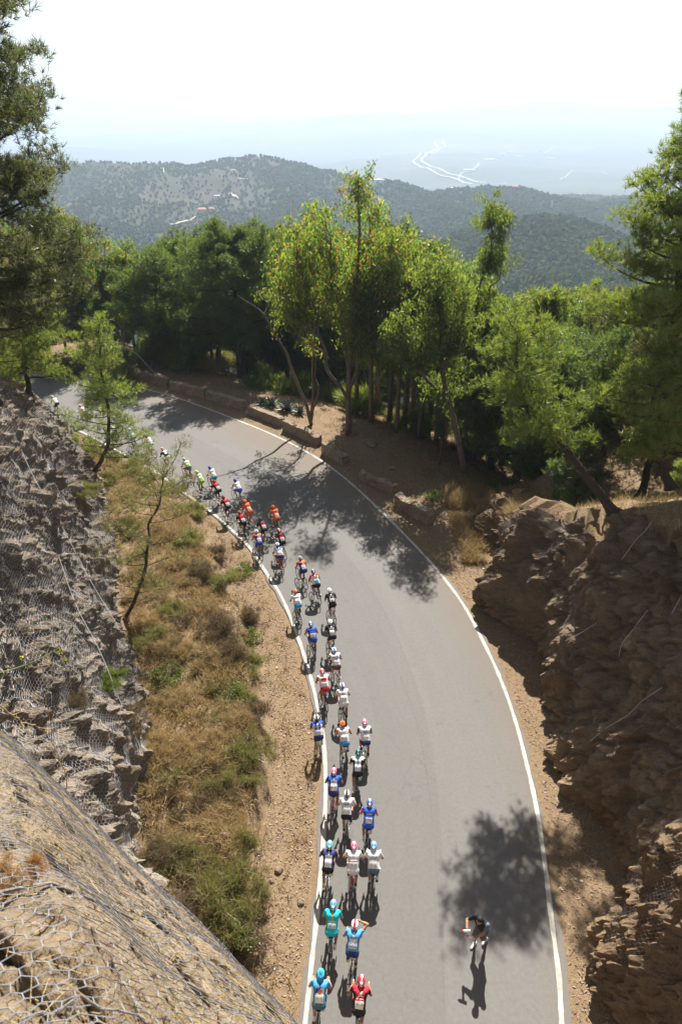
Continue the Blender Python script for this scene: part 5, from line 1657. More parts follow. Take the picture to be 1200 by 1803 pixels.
def hit_far(px, py, D0=500, D1=9000):
    d = ray(px, py); t = np.exp(np.linspace(math.log(D0), math.log(D1), 1400)); P = np.array([0, 0, CAMZ]) + d * t[:, None]
    H = H_all(P[:, 0], P[:, 1])
    b = P[:, 2] < H
    if not b.any(): return None
    k = np.argmax(b); return np.array([P[k, 0], P[k, 1], H[k]])
M['track'] = plain((.50, .42, .32), .9); M['motorway'] = plain((.30, .30, .29), .8)
def strip(name, pts, w, mat, lift=1.5, n=60):
    W = [hit_far(*p) for p in pts]; W = np.array([p for p in W if p is not None])
    Q = resample(W[:, :2], n); T = unit(np.gradient(Q, axis=0)); N = np.stack([-T[:, 1], T[:, 0]], 1)
    Zc = H_all(Q[:, 0], Q[:, 1]) + lift
    cols = []
    for k in (-.5, 0, .5):
        R = Q + N * w * k
        cols.append(np.concatenate([R, np.maximum(H_all(R[:, 0], R[:, 1]) + lift, Zc)[:, None]], 1))
    o = MB().add(np.stack(cols, 1).reshape(-1, 3), grid_faces(n, 3)[:, ::-1]).build(name, mat, smooth=True); structure(o)
MW = [(830, 326), (797, 315), (765, 305), (738, 294), (727, 286), (736, 277), (757, 269), (770, 262), (764, 252)]
strip('motorway', MW, 15, M['motorway'], 5)
strip('motorway', [(x + 14, y - 3) for x, y in MW], 15, M['motorway'], 5)
strip('side_road', [(806, 318), (812, 306), (836, 297), (842, 288)], 9, M['motorway'], 4)
strip('side_road', [(985, 318), (1005, 303), (1040, 302), (1070, 308)], 8, M['motorway'], 4)
strip('side_road', [(945, 268), (985, 260), (1060, 256)], 10, M['motorway'], 5)
strip('dirt_track', [(286, 298), (287, 292), (284, 285)], 7, M['track'], 2.5, 20)
strip('dirt_track', [(404, 343), (412, 347), (424, 353)], 9, M['track'], 2.5, 20)
strip('dirt_track', [(418, 316), (430, 318), (440, 319)], 5, M['track'], 2.5, 20)
strip('dirt_track', [(345, 384), (330, 392), (300, 398)], 4, M['track'], 2.5, 20)
M['white_wall'] = plain((.78, .76, .72), .8); M['tile_roof'] = plain((.42, .2, .12), .8); M['flat_roof'] = plain((.7, .68, .64), .8); M['pane'] = plain((.05, .06, .07), .2, .5); M['ochre_wall'] = plain((.52, .36, .23), .8)
def house(px, py, L, Wd, h, roof, label, rz=.3, wall='white_wall'):
    p = hit_far(px, py)
    if p is None: return
    root = empty('house', p + np.array([0, 0, .8]), rz); tag(root, label, 'house', 'houses on the far hills')
    mb = MB(); add_box(mb, (0, 0, h / 2 - 2), (L, Wd, h + 4)); add_box(mb, (L * .42, -Wd * .2, h * .3 - 2), (L * .5, Wd * .8, h * .6 + 4)); mb.build('wall', M[wall], root)
    mb = MB()
    if roof == 'flat': add_box(mb, (0, 0, h + .25), (L + .6, Wd + .6, .5))
    else:
        V = np.array([(-L / 2 - .6, -Wd / 2 - .6, h), (L / 2 + .6, -Wd / 2 - .6, h), (L / 2 + .6, Wd / 2 + .6, h), (-L / 2 - .6, Wd / 2 + .6, h), (-L * .3, 0, h + Wd * .25), (L * .3, 0, h + Wd * .25)])
        mb.add(V, [[0, 1, 5, 4], [2, 3, 4, 5]]); mb.add(V, [[1, 2, 5], [3, 0, 4]])
    mb.build('roof', M['flat_roof' if roof == 'flat' else 'tile_roof'], root)
    for k in range(3):
        mb = MB(); add_box(mb, ((k - 1) * L * .3, -Wd / 2 - .03, h * .55), (1.6, .12, 1.5)); mb.build('window', M['pane'], root)
house(849, 324, 26, 12, 7, 'flat', 'long white villa on the wooded ridge left of the cone hill')
house(886, 326, 16, 10, 6, 'tile', 'red roofed villa right of the long white villa')
house(812, 325, 14, 9, 6, 'tile', 'small villa left of the long white villa')
house(663, 323, 28, 16, 6, 'flat', 'white flat roofed building on the ridge behind the grove')
house(797, 336, 12, 9, 5, 'flat', 'small white house just below the ridge villas')
house(905, 334, 14, 9, 5, 'tile', 'ochre house right of the ridge villas', wall='ochre_wall')
house(1020, 346, 14, 9, 5, 'tile', 'ochre house on the ridge above the cone hill', wall='ochre_wall')
house(384, 349, 15, 8, 4, 'flat', 'white flat roofed house on the left mountain slope')
house(356, 375, 15, 10, 5, 'tile', 'tile roofed farmhouse low on the left mountain', wall='ochre_wall')
house(373, 372, 9, 7, 4, 'tile', 'smaller farm building beside the tile roofed farmhouse', wall='ochre_wall')
house(411, 304, 9, 7, 4, 'tile', 'tiny tile roofed house near the mountain top')
house(860, 283, 70, 40, 9, 'flat', 'white warehouse in the valley right of the motorway')
house(824, 302, 60, 34, 9, 'flat', 'white warehouse beside the motorway bend')
house(898, 270, 40, 26, 8, 'flat', 'pale valley building in the hamlet beyond the warehouses')
house(886, 273, 34, 22, 8, 'flat', 'low pale building left in the valley hamlet')
house(912, 277, 34, 22, 8, 'flat', 'low pale building right in the valley hamlet')
house(968, 281, 46, 26, 9, 'flat', 'lone white building on the valley slope at the right')
M['mast'] = plain((.30, .29, .30), .6)
def mast(px, py, h, label):
    p = hit_far(px, py); mb = MB(); b0 = 2.6
    n = 10
    leg = lambda k, t: np.array([(-1, 1)[k % 2] * b0 * (1 - .8 * t), (-1, 1)[k // 2] * b0 * (1 - .8 * t), h * t])
    for k in range(4): add_tube(mb, np.stack([leg(k, 0), leg(k, 1)]), .42, 4)
    for i in range(n):
        for k, k2 in ((0, 1), (1, 3), (3, 2), (2, 0)): add_tube(mb, np.stack([leg(k, i / n), leg(k2, (i + 1) / n)]), .22, 4)
    add_tube(mb, np.array([(0, 0, h * .98), (0, 0, h * 1.15)]), .25, 4)
    for z in (.8, .92): add_box(mb, (0, -1.2, h * z), (3.0, 1.2, 2.4))
    o = mb.build('lattice_mast', M['mast']); o.location = p - np.array([0, 0, 1]); tag(o, label, 'mast', 'radio masts on the mountain top')
mast(397, 279, 40, 'left radio mast on the summit of the left mountain')
mast(423, 274, 32, 'right radio mast beside the summit trees of the left mountain')

# ------------------------------------------------------------------ haze
def haze():
    mb = MB(); zb, zt = -420.0, 230.0
    add_box(mb, (0, 20000, (zb + zt) / 2), (130000, 130000, zt - zb))
    o = mb.build('haze', []) if False else None
    me = mb.mesh('haze'); t = NT('haze_air')
    pv = t.n('ShaderNodeVolumePrincipled')
    pv.inputs['Color'].default_value = (.54, .66, .82, 1)
    pv.inputs['Density'].default_value = .00021
    pv.inputs['Anisotropy'].default_value = .25
    t.l(pv.outputs['Volume'], t.out.inputs['Volume'])
    me.materials.append(t.m); o = link('haze', me); tag(o, kind='stuff')
haze()
# ------------------------------------------------------------------ bicycles (x right, y forward, z up; ground z = 0)
WR_ = .335
REAR, FRONT = np.array([0, -.41, WR_]), np.array([0, .54, WR_])
BB = np.array([0, 0, .275])
def wheel_meshes():
    sp, ty, rm = MB(), MB(), MB()
    add_torus(ty, (0, 0, 0), WR_ - .012, .0125, 40, 6)
    add_torus(rm, (0, 0, 0), WR_ - .034, .014, 40, 5)
    add_tube(sp, np.array([(-.05, 0, 0), (.05, 0, 0)]), .018, 8)
    for k in range(20):
        a = k * math.pi / 10; b = a + (.5 if k % 2 else -.5) * .5
        add_tube(sp, np.array([((.03 if k % 2 else -.03), .018 * math.cos(b), .018 * math.sin(b)), (0, .292 * math.cos(a), .292 * math.sin(a))]), .0022, 3, cap=False)
    return sp.mesh('wheel', True), ty.mesh('tyre', True), rm.mesh('rim', True)
def bike_meshes():
    seat_top = np.array([0, -.215, .93]); head_t = np.array([0, .30, .83]); head_b = np.array([0, .35, .70])
    fr = MB()
    st_low = BB; st_hi = np.array([0, -.165, .76])
    for a, b_, r in ((st_low, st_hi, .0165), (BB, head_b, .021), (st_hi, head_t + [0, .005, -.03], .0175), (head_b, head_t, .022)):
        add_tube(fr, np.stack([a, b_]), r, 8)
    for s in (-1, 1):
        add_tube(fr, np.array([BB + [s * .03, 0, 0], REAR + [s * .062, 0, 0]]), .010, 6)
        add_tube(fr, np.array([st_hi + [s * .02, 0, -.01], REAR + [s * .062, 0, 0]]), .009, 6)
    fk = MB()
    for s in (-1, 1):
        add_tube(fk, np.array([head_b + [s * .03, .004, -.02], [s * .048, .43, .52], FRONT + [s * .05, 0, 0]]), [.014, .012, .009], 6)
    add_tube(fk, np.array([head_b + [-.04, .004, -.015], head_b + [.04, .004, -.015]]), .017, 6)
    post = MB(); add_tube(post, np.stack([st_hi, seat_top + [0, .0, -.02]]), .0135, 8)
    hb = MB()
    add_tube(hb, np.array([[0, .475, .86], [0, .475, .90], [0, .575, .915]]), .014, 7)
    bar = [(-.21, .66, .86), (-.21, .655, .915), (-.205, .60, .925), (-.15, .575, .92), (0, .572, .917), (.15, .575, .92), (.205, .60, .925), (.21, .655, .915), (.21, .66, .86)]
    add_tube(hb, resample(np.array(bar), 34), .0125, 7)
    for s in (-1, 1):
        add_tube(hb, np.array([(s * .21, .66, .86), (s * .21, .655, .805), (s * .21, .61, .775), (s * .21, .545, .775)]), .0125, 7)
        add_tube(hb, np.array([(s * .21, .635, .925), (s * .208, .70, .955), (s * .206, .725, .985)]), [.018, .017, .011], 7)
        add_tube(hb, np.array([(s * .21, .715, .96), (s * .215, .735, .90), (s * .215, .715, .84)]), .006, 5)
    for k in range(len(hb.v)): hb.v[k] = hb.v[k] - np.array([0, .20, 0])
    sd = MB()
    n = 12; t = np.linspace(0, 1, n)
    half = np.interp(t, [0, .25, .55, 1], [.066, .062, .028, .020])
    y = -.335 + .265 * t; zc = .955 + .012 * np.cos(t * 5)
    V = np.stack([np.stack([-half, y, zc - .022], 1), np.stack([-half * .8, y, zc + .006], 1), np.stack([0 * half, y, zc + .010], 1), np.stack([half * .8, y, zc + .006], 1), np.stack([half, y, zc - .022], 1)], 1)
    sd.add(V.reshape(-1, 3), grid_faces(n, 5)[:, ::-1]); sd.add(V[:, [4, 0]].reshape(-1, 3), grid_faces(n, 2)[:, ::-1])
    add_tube(sd, np.array([(-.02, -.30, .93), (-.02, -.10, .935)]), .004, 5); add_tube(sd, np.array([(.02, -.30, .93), (.02, -.10, .935)]), .004, 5)
    ck = MB()
    add_torus(ck, (.045, 0, 0), .092, .006, 26, 5); add_torus(ck, (.045, 0, 0), .070, .004, 20, 4)
    for k in range(5):
        a = k * 1.2566; add_tube(ck, np.array([(.045, 0, 0), (.045, .09 * math.cos(a), .09 * math.sin(a))]), .006, 4)
    add_tube(ck, np.array([(-.06, 0, 0), (.06, 0, 0)]), .016, 8)
    add_tube(ck, np.array([(.068, 0, .01), (.078, 0, -.172)]), [.013, .010], 6); add_tube(ck, np.array([(-.068, 0, -.01), (-.078, 0, .172)]), [.013, .010], 6)
    for s in (1, -1):
        add_box(ck, (s * .12, 0, -s * .172), (.075, .08, .018))
    ch = MB(); add_tube(ch, np.array([(.045, .0, .275 + .092), (.045, -.41, WR_ + .045)]), .005, 4); add_tube(ch, np.array([(.045, .0, .275 - .092), (.045, -.38, .235), (.045, -.41, WR_ - .045)]), .005, 4)
    add_box(ch, (.052, -.405, .245), (.02, .05, .10)); add_torus(ch, (.045, -.41, WR_), .045, .008, 14, 5)
    return {'frame': fr.mesh('frame', True), 'fork': fk.mesh('fork', True), 'seat_post': post.mesh('seat_post', True), 'handlebar': hb.mesh('handlebar', True), 'saddle': sd.mesh('saddle', True), 'crankset': ck.mesh('crankset', True), 'drivetrain': ch.mesh('drivetrain', True)}
WSP, WTY, WRM = wheel_meshes()
BM = bike_meshes()
M['rubber'] = plain((.02, .02, .021), .7, .3); M['rim'] = plain((.035, .035, .038), .35, .5); M['steel'] = plain((.30, .30, .31), .35, .5, .7); M['black'] = plain((.022, .022, .025), .5, .4)
M['carbon'] = plain((.03, .03, .033), .35, .5)
for me, mt in ((WSP, 'steel'), (WTY, 'rubber'), (WRM, 'rim'), (BM['fork'], 'carbon'), (BM['seat_post'], 'carbon'), (BM['handlebar'], 'black'), (BM['saddle'], 'black'), (BM['crankset'], 'steel'), (BM['drivetrain'], 'steel'), (BM['frame'], 'carbon')):
    me.materials.append(M[mt])
def paint(o, *mats):
    for i, m in enumerate(mats):
        o.material_slots[i].link = 'OBJECT'; o.material_slots[i].material = m
def make_bike(phase, frame_col, bar_col=None, saddle_col=None, fork_col=None, rim_col=None):
    root = empty('bicycle', (0, 0, 0))
    f = link('frame', BM['frame'], root); paint(f, plain(frame_col, .35, .5))
    k = link('fork', BM['fork'], root); paint(k, plain(fork_col or frame_col, .35, .5))
    link('seat_post', BM['seat_post'], root)
    h = link('handlebar', BM['handlebar'], root)
    if bar_col: paint(h, plain(bar_col, .6))
    s = link('saddle', BM['saddle'], root)
    if saddle_col: paint(s, plain(saddle_col, .6))
    c = link('crankset', BM['crankset'], root); c.location = BB; c.rotation_euler = (phase, 0, 0)
    link('drivetrain', BM['drivetrain'], root)
    for p in (REAR, FRONT):
        w = link('wheel', WSP, root); w.location = p; w.rotation_euler = (phase * 1.7 + p[1], 0, 0)
        link('tyre', WTY, w)
        r_ = link('rim', WRM, w)
        if rim_col: paint(r_, plain(rim_col, .35, .5))
    return root

# ------------------------------------------------------------------ riders: one continuous body per pose
def caps(P, a, b, ra, rb):
    a = np.asarray(a, float); b = np.asarray(b, float)
    d = b - a; L2 = d.dot(d) + 1e-12
    t = np.clip(((P - a) @ d) / L2, 0, 1)
    q = P - a - t[:, None] * d
    return np.sqrt((q * q).sum(1)) - (ra + (rb - ra) * t)
def smin(a, b, k):
    h = np.clip(.5 + .5 * (b - a) / k, 0, 1)
    return b * (1 - h) + a * h - k * h * (1 - h)
def union(P, parts, k):
    d = None
    for p in parts:
        e = caps(P, *p)
        d = e if d is None else smin(d, e, k)
    return d
def ik(a, c, l1, l2, hint):
    a = np.asarray(a, float); c = np.asarray(c, float)
    d = c - a; L = np.linalg.norm(d); L_ = min(L, (l1 + l2) * .998)
    u = d / L
    x = (l1 * l1 - l2 * l2 + L_ * L_) / (2 * L_)
    hgt = math.sqrt(max(0, l1 * l1 - x * x))
    hint = np.asarray(hint, float); hv = hint - u * hint.dot(u); hv /= np.linalg.norm(hv)
    return a + u * x + hv * hgt
def skeleton(phase, arms='hoods', lift=0.0, standing=False):
    S = {}
    dz = .10 if standing else 0.0; dy = .14 if standing else 0.0
    S['pel'] = np.array([0, -.20 + dy, 1.00 + dz]); S['waist'] = np.array([0, -.055 + dy, 1.135 + dz]); S['chest'] = np.array([0, .118 + dy, 1.248 + dz + lift]); S['neck'] = np.array([0, .252 + dy * .8, 1.318 + dz + lift]); S['head'] = np.array([0, .338 + dy * .8, 1.422 + dz + lift])
    for s in (1, -1):
        f = phase if s > 0 else phase + math.pi
        ped = BB + np.array([s * .12, .172 * math.sin(f), -.172 * math.cos(f)])
        hip = S['pel'] + np.array([s * .088, 0, -.02])
        ank = ped + np.array([s * -.005, -.115, .105 + .02 * math.sin(f)])
        kn = ik(hip, ank, .43, .43, (s * .12, 1, .1))
        S['hip', s], S['knee', s], S['ank', s], S['ped', s] = hip, kn, ank, ped
        sh = S['neck'] + np.array([s * .165, -.055, -.035])
        if arms == 'face' and s > 0:
            hand = S['head'] + np.array([.10, .10, .02]); el = ik(sh, hand, .29, .26, (1, .1, .05))
        elif arms == 'tops':
            hand = np.array([s * .10, .37, .95]); el = ik(sh, hand, .28, .26, (s * .8, -.5, -.5))
        else:
            hand = np.array([s * .207, .455, .965]); el = ik(sh, hand, .285, .265, (s * .55, -.6, -.7))
        S['sh', s], S['el', s], S['hand', s] = sh, el, hand
    return S
def torso_parts(S, g=0.0):
    P = []
    for s in (1, -1):
        x = np.array([s, 0, 0])
        P.append((S['pel'] + x * .062, S['waist'] + x * .050, .108 + g, .094 + g))
        P.append((S['waist'] + x * .050, S['chest'] + x * .068, .094 + g, .108 + g))
        P.append((S['chest'] + x * .068, S['sh', s], .105 + g, .060 + g))
    P.append((S['chest'], S['neck'] + [0, -.03, -.015], .10 + g, .062 + g))
    return P
def arm_parts(S, s, g=0.0):
    sh, el, ha = S['sh', s], S['el', s], S['hand', s]
    m = el * .45 + ha * .55
    return [(sh, el, .052 + g, .038 + g), (el, el * .75 + ha * .25, .038 + g, .039 + g), (el * .75 + ha * .25, ha - unit(ha - el) * .06, .039 + g, .025 + g)]
def leg_parts(S, s, g=0.0):
    h, k, a = S['hip', s], S['knee', s], S['ank', s]
    c = k * .68 + a * .32 - np.array([0, .018, 0])
    return [(h, k, .088 + g, .054 + g), (k, c, .050 + g, .050 + g), (c, a, .050 + g, .033 + g)]
def head_parts(S, turn=0.0):
    H = S['head']
    up = unit(np.array([0, -.18, 1.0])); fw = unit(np.array([math.sin(turn), 1.0, .05]))
    rt = np.cross(fw, up)
    return H, up, fw, rt
def add_hand(mb, S, s, kind):
    """palm with four bent fingers of different length and a thumb, closed round the hood"""
    ha = S['hand', s]; el = S['el', s]
    f = unit(ha - el)
    lat = np.array([1.0, 0, 0]) * s
    if kind == 'face' and s > 0:
        dn = np.array([-1.0, 0, 0]) * s; ac = np.cross(f, dn); ac = unit(ac)
    else:
        f = unit(f * [.35, 1, .3]); dn = np.array([0, .1, -1.0]); ac = lat
    add_tube(mb, np.stack([ha - f * .075, ha - f * .02, ha + f * .018]), [.024, .034, .030], 8)
    for k in range(4):
        o = ac * (-.026 + .0175 * k)
        L = [.066, .076, .072, .058][k]
        b0 = ha + f * .012 + o
        p1 = b0 + f * L * .45 - dn * .004
        p2 = p1 + (f * .45 + dn * .85) * L * .36
        p3 = p2 + (-f * .35 + dn * .9) * L * .30
        add_tube(mb, np.stack([b0, p1, p2, p3]), [.0095, .0092, .0085, .007], 6)
    t0 = ha - f * .035 - ac * .026
    add_tube(mb, np.stack([t0, t0 - ac * .022 + f * .03 + dn * .012, t0 - ac * .010 + f * .058 + dn * .034]), [.012, .0105, .008], 6)
POSES = {}
SPN = lambda S: (S['pel'], S['neck'])
def make_pose(key, phase, arms='hoods', lift=0.0, standing=False, flap=False):
    S = skeleton(phase, arms, lift, standing)
    H, up, fw, rt = head_parts(S)
    def f_body(P):
        d = union(P, torso_parts(S), .05)
        d = smin(d, caps(P, S['neck'] + [0, -.02, -.02], H - up * .02, .056, .052), .03)
        for s in (1, -1):
            d = smin(d, union(P, arm_parts(S, s), .02), .035)
            d = smin(d, union(P, leg_parts(S, s), .025), .045)
            a, pd = S['ank', s], S['ped', s]
            ft = smin(caps(P, a + [0, -.03, -.045], pd + [0, .06, .035], .034, .028), caps(P, a, a + [0, -.01, -.06], .034, .034), .02)
            d = smin(d, ft, .02)
        hd = caps(P, H - fw * .018 + up * .012, H + fw * .025 + up * .012, .086, .078)
        hd = smin(hd, caps(P, H + fw * .045 - up * .055, H + fw * .055 - up * .085, .052, .034), .03)
        hd = smin(hd, caps(P, H + fw * .100 + up * .005, H + fw * .118 - up * .030, .010, .015), .012)
        for s in (1, -1):
            e = H + fw * .095 + rt * s * .032 + up * .012
            hd = np.maximum(hd, -(np.linalg.norm(P - e, axis=1) - .014))
            hd = np.minimum(hd, np.linalg.norm(P - (e - fw * .012), axis=1) - .0125)
            hd = smin(hd, caps(P, H + rt * s * .082 - fw * .005 + up * .015, H + rt * s * .084 - fw * .008 - up * .025, .014, .012), .006)
        hd = smin(hd, caps(P, H + fw * .098 - up * .058 + rt * .018, H + fw * .098 - up * .058 - rt * .018, .008, .008), .006)
        return smin(d, hd, .018)
    lo = np.array([-.55, -.62, -.03]); hi = np.array([.60, .95, 1.85])
    V, F = surface_nets(f_body, lo, hi, .0155)
    body = MB().add(V, F)
    for s in (1, -1): add_hand(body, S, s, arms)
    pel, nk = SPN(S); ax = unit(nk - pel); L = np.linalg.norm(nk - pel)
    tt = lambda P: ((P - pel) @ ax) / L
    def f_jer(P):
        g = .009
        d = union(P, torso_parts(S, g), .05)
        if flap: d = smin(d, caps(P, S['waist'] + [.10, -.05, -.02], S['pel'] + [.22, -.02, .02], .06, .05), .05)
        for s in (1, -1):
            sh, el = S['sh', s], S['el', s]
            a = caps(P, sh, sh + (el - sh) * .62, .052 + g + .004, .046 + g + .004)
            cut = (P - (sh + (el - sh) * .60)) @ unit(el - sh)
            d = smin(d, np.maximum(a, cut), .03)
        d = np.maximum(d, -(((P - (pel + ax * L * .08)) @ ax)) )
        d = np.maximum(d, ((P - (nk + [0, .012, .028])) @ unit(H - nk)))
        return d
    JV, JF = surface_nets(f_jer, lo, hi, .0145)
    c = JV[JF].mean(1)
    t = tt(c)
    dt = union(c, torso_parts(S, .009), .03)
    da = np.minimum(caps(c, S['sh', 1] + (S['el', 1] - S['sh', 1]) * .12, S['el', 1], .05, .05), caps(c, S['sh', -1] + (S['el', -1] - S['sh', -1]) * .12, S['el', -1], .05, .05))
    mi = np.where(t > .70, 0, np.where(t > .40, 1, 2))
    mi = np.where((np.abs(c[:, 0]) < .026) & (t > .44) & (t < .9), 4, mi)
    mi = np.where((np.abs(c[:, 0]) > .105) & (t < .78), 5, mi)
    mi = np.where((da < .030) & (np.abs(c[:, 0]) > .14), 3, mi)
    jer = MB().add(JV, JF, mi)
    def f_sho(P):
        g = .007
        d = union(P, torso_parts(S, g)[:1] + torso_parts(S, g)[3:4], .05)
        d = np.maximum(d, (P - (pel + ax * L * .26)) @ ax)
        for s in (1, -1):
            h, k = S['hip', s], S['knee', s]
            a = caps(P, h, k, .088 + g, .054 + g + .003)
            cut = (P - (h + (k - h) * .70)) @ unit(k - h)
            d = smin(d, np.maximum(a, cut), .035)
        return d
    SV, SF = surface_nets(f_sho, lo, hi, .0145)
    c = SV[SF].mean(1)
    kcut = np.zeros(len(c), bool)
    for s in (1, -1):
        h, k = S['hip', s], S['knee', s]
        kcut |= ((c - h) @ unit(k - h) > .58 * .43) & (np.abs(c[:, 0] - h[0]) < .16) & (c[:, 0] * s > 0)
    sho = MB().add(SV, SF, kcut.astype(int))
    shoes = []
    for s in (1, -1):
        a, pd = S['ank', s], S['ped', s]
        def f_shoe(P, a=a, pd=pd):
            d = caps(P, a + [0, -.032, -.05], pd + [0, .072, .032], .042, .036)
            d = smin(d, caps(P, a + [0, -.005, -.02], a + [0, -.015, -.06], .042, .042), .02)
            d = np.maximum(d, (P[:, 2] - (a[2] - .004)))
            return d
        v, f = surface_nets(f_shoe, pd - .3, pd + .3, .011)
        shoes.append(MB().add(v, f).mesh('shoe', True))
    socks = []
    for s in (1, -1):
        a, k = S['ank', s], S['knee', s]
        m = MB(); add_tube(m, np.stack([a + [0, -.005, -.01], a + (k - a) * .08, a + (k - a) * .17]), [.043, .042, .046], 10, cap=False)
        socks.append(m.mesh('sock', True))
    def f_hel(P):
        q = P - (H + up * .040 - fw * .018)
        a, b, c_ = q @ rt, q @ fw, q @ up
        r = np.sqrt((a / .098) ** 2 + (b / np.where(b > 0, .128, .150)) ** 2 + (c_ / .094) ** 2)
        d = (r - 1) * .1
        d = np.maximum(d, -(c_ + .022 + .10 * np.maximum(-b, 0)))
        for k in (-.056, -.02, .02, .056):
            sl = np.maximum(np.abs(a - k) - .0085, np.maximum(np.abs(b + .01) - .095, .052 - c_ - .0 * b))
            d = np.maximum(d, -sl)
        for k in (-.05, 0, .05):
            sl = np.maximum(np.abs(a - k) - .010, np.maximum(-(b + .155) , np.maximum(b + .092, np.abs(c_ - .025) - .028)))
            d = np.maximum(d, -sl)
        return d
    hv, hf = surface_nets(f_hel, H - .24, H + .24, .0095)
    q = hv[hf].mean(1) - (H + up * .040 - fw * .018)
    hm = np.where(np.abs(q @ rt) < .030, 1, np.where(((q @ up) < .012), 2, 0))
    hel = MB().add(hv, hf, hm)
    hair = MB()
    def f_hair(P):
        d = caps(P, H - fw * .022 + up * .02, H - fw * .030 - up * .035, .091, .074)
        return np.maximum(d, (P - (H + fw * .02)) @ fw)
    v, f = surface_nets(f_hair, H - .2, H + .2, .012); hair.add(v, f)
    gl = MB()
    for s in (1, -1):
        g0 = S['hand', s]; e0 = S['el', s]
    d = dict(S=S, body=body.mesh('person', True), jersey=jer.mesh('jersey', True), shorts=sho.mesh('shorts', True), shoes=shoes, socks=socks, helmet=hel.mesh('helmet', True), hair=hair.mesh('hair', True), phase=phase, pel=pel, ax=ax, L=L)
    d['bvh'] = BVHTree.FromPolygons([tuple(v) for v in JV], [tuple(f) for f in JF])
    bn = unit(np.cross(np.array([1.0, 0, 0]), ax)); bn *= 1 if bn[2] > 0 else -1
    d['bn'] = bn
    M0 = plain((.42, .23, .14), .6)
    d['body'].materials.append(M0)
    for nm, k in (('jersey', 6), ('shorts', 2), ('helmet', 3)):
        for _ in range(k): d[nm].materials.append(M0)
    for m in d['shoes'] + d['socks']: m.materials.append(M0)
    d['hair'].materials.append(plain((.035, .025, .02), .8))
    POSES[key] = d
make_pose('a', math.radians(-20))
make_pose('b', math.radians(75))
make_pose('c', math.radians(165), 'hoods', .02)
make_pose('d', math.radians(255), 'tops', .03)
make_pose('e', math.radians(120), 'hoods', .0)
make_pose('f', math.radians(10), 'face', .02)
make_pose('g', math.radians(20), 'hoods', .01, True)
make_pose('h', math.radians(200), 'hoods', .01, False, True)
SKIN = [plain((.40, .215, .13), .55), plain((.46, .26, .165), .55), plain((.34, .175, .10), .55)]
def on_back(ps, x, t, lift):
    """point on the back of the jersey: x metres to the right, t along the spine"""
    p = ps['pel'] + ps['ax'] * ps['L'] * t + np.array([x, 0, 0])
    o = p + ps['bn'] * .6
    h = ps['bvh'].ray_cast(Vector(o), Vector(-ps['bn']))
    q = np.array(h[0]) if h[0] is not None else p + ps['bn'] * .12
    return q + ps['bn'] * lift
def patch(mb, ps, quad, lift, m=0, n=7):
    """bilinear patch laid on the back; quad = four (x, t) corners"""
    Q = np.array(quad, float)
    u, v = np.meshgrid(np.linspace(0, 1, n), np.linspace(0, 1, n), indexing='ij')
    u, v = u.ravel()[:, None], v.ravel()[:, None]
    X = Q[0] * (1 - u) * (1 - v) + Q[1] * u * (1 - v) + Q[2] * u * v + Q[3] * (1 - u) * v
    V = np.array([on_back(ps, a, b, lift) for a, b in X])
    mb.add(V, grid_faces(n, n), m)
SEG = {'0': 'abcdef', '1': 'bc', '2': 'abged', '3': 'abgcd', '4': 'fgbc', '5': 'afgcd', '6': 'afgedc', '7': 'abc', '8': 'abcdefg', '9': 'abcdfg'}
def digits(mb, ps, text, xc, tc, w, h, lift, m=1):
    st = w * .24
    n = len(text); pitch = w * 1.3
    for i, ch in enumerate(text):
        x0 = xc + (i - (n - 1) / 2) * pitch - w / 2
        hh = h / ps['L']; sv = st / ps['L']
        t0 = tc - hh / 2
        segs = {'a': (x0, t0 + hh - sv, w, sv), 'g': (x0, t0 + hh / 2 - sv / 2, w, sv), 'd': (x0, t0, w, sv), 'f': (x0, t0 + hh / 2, st, hh / 2), 'b': (x0 + w - st, t0 + hh / 2, st, hh / 2), 'e': (x0, t0, st, hh / 2), 'c': (x0 + w - st, t0, st, hh / 2)}
        for s in SEG[ch]:
            a, b, c, e = segs[s]
            patch(mb, ps, [(a, b), (a + c, b), (a + c, b + e), (a, b + e)], lift, m, 3)
def text_on_back(ps, text, size, tc, lift):
    cu = bpy.data.curves.new('lettering', 'FONT'); cu.body = text; cu.size = size; cu.align_x = 'CENTER'; cu.align_y = 'CENTER'; cu.resolution_u = 2
    o = bpy.data.objects.new('lettering', cu); COL.objects.link(o)
    bpy.context.view_layer.update()
    me = bpy.data.meshes.new_from_object(o.evaluated_get(bpy.context.evaluated_depsgraph_get()))
    bpy.data.objects.remove(o)
    for v in me.vertices:
        p = on_back(ps, v.co.x, tc + v.co.y / ps['L'], lift)
        v.co = p
    me.materials.clear()
    return me
W, K, NAVY, BLUE, SKY_, RED, ORG, GRN, TURQ, GREY, PINK, YEL = (.80, .80, .80), (.02, .02, .022), (.03, .045, .16), (.03, .10, .48), (.08, .36, .72), (.62, .03, .05), (.82, .16, .03), (.36, .62, .06), (.03, .52, .60), (.42, .43, .46), (.80, .12, .28), (.75, .62, .04)
DKRED, LBLUE, BROWN, STEEL, LGREY = (.36, .02, .03), (.30, .55, .80), (.16, .07, .045), (.07, .16, .24), (.62, .63, .66)
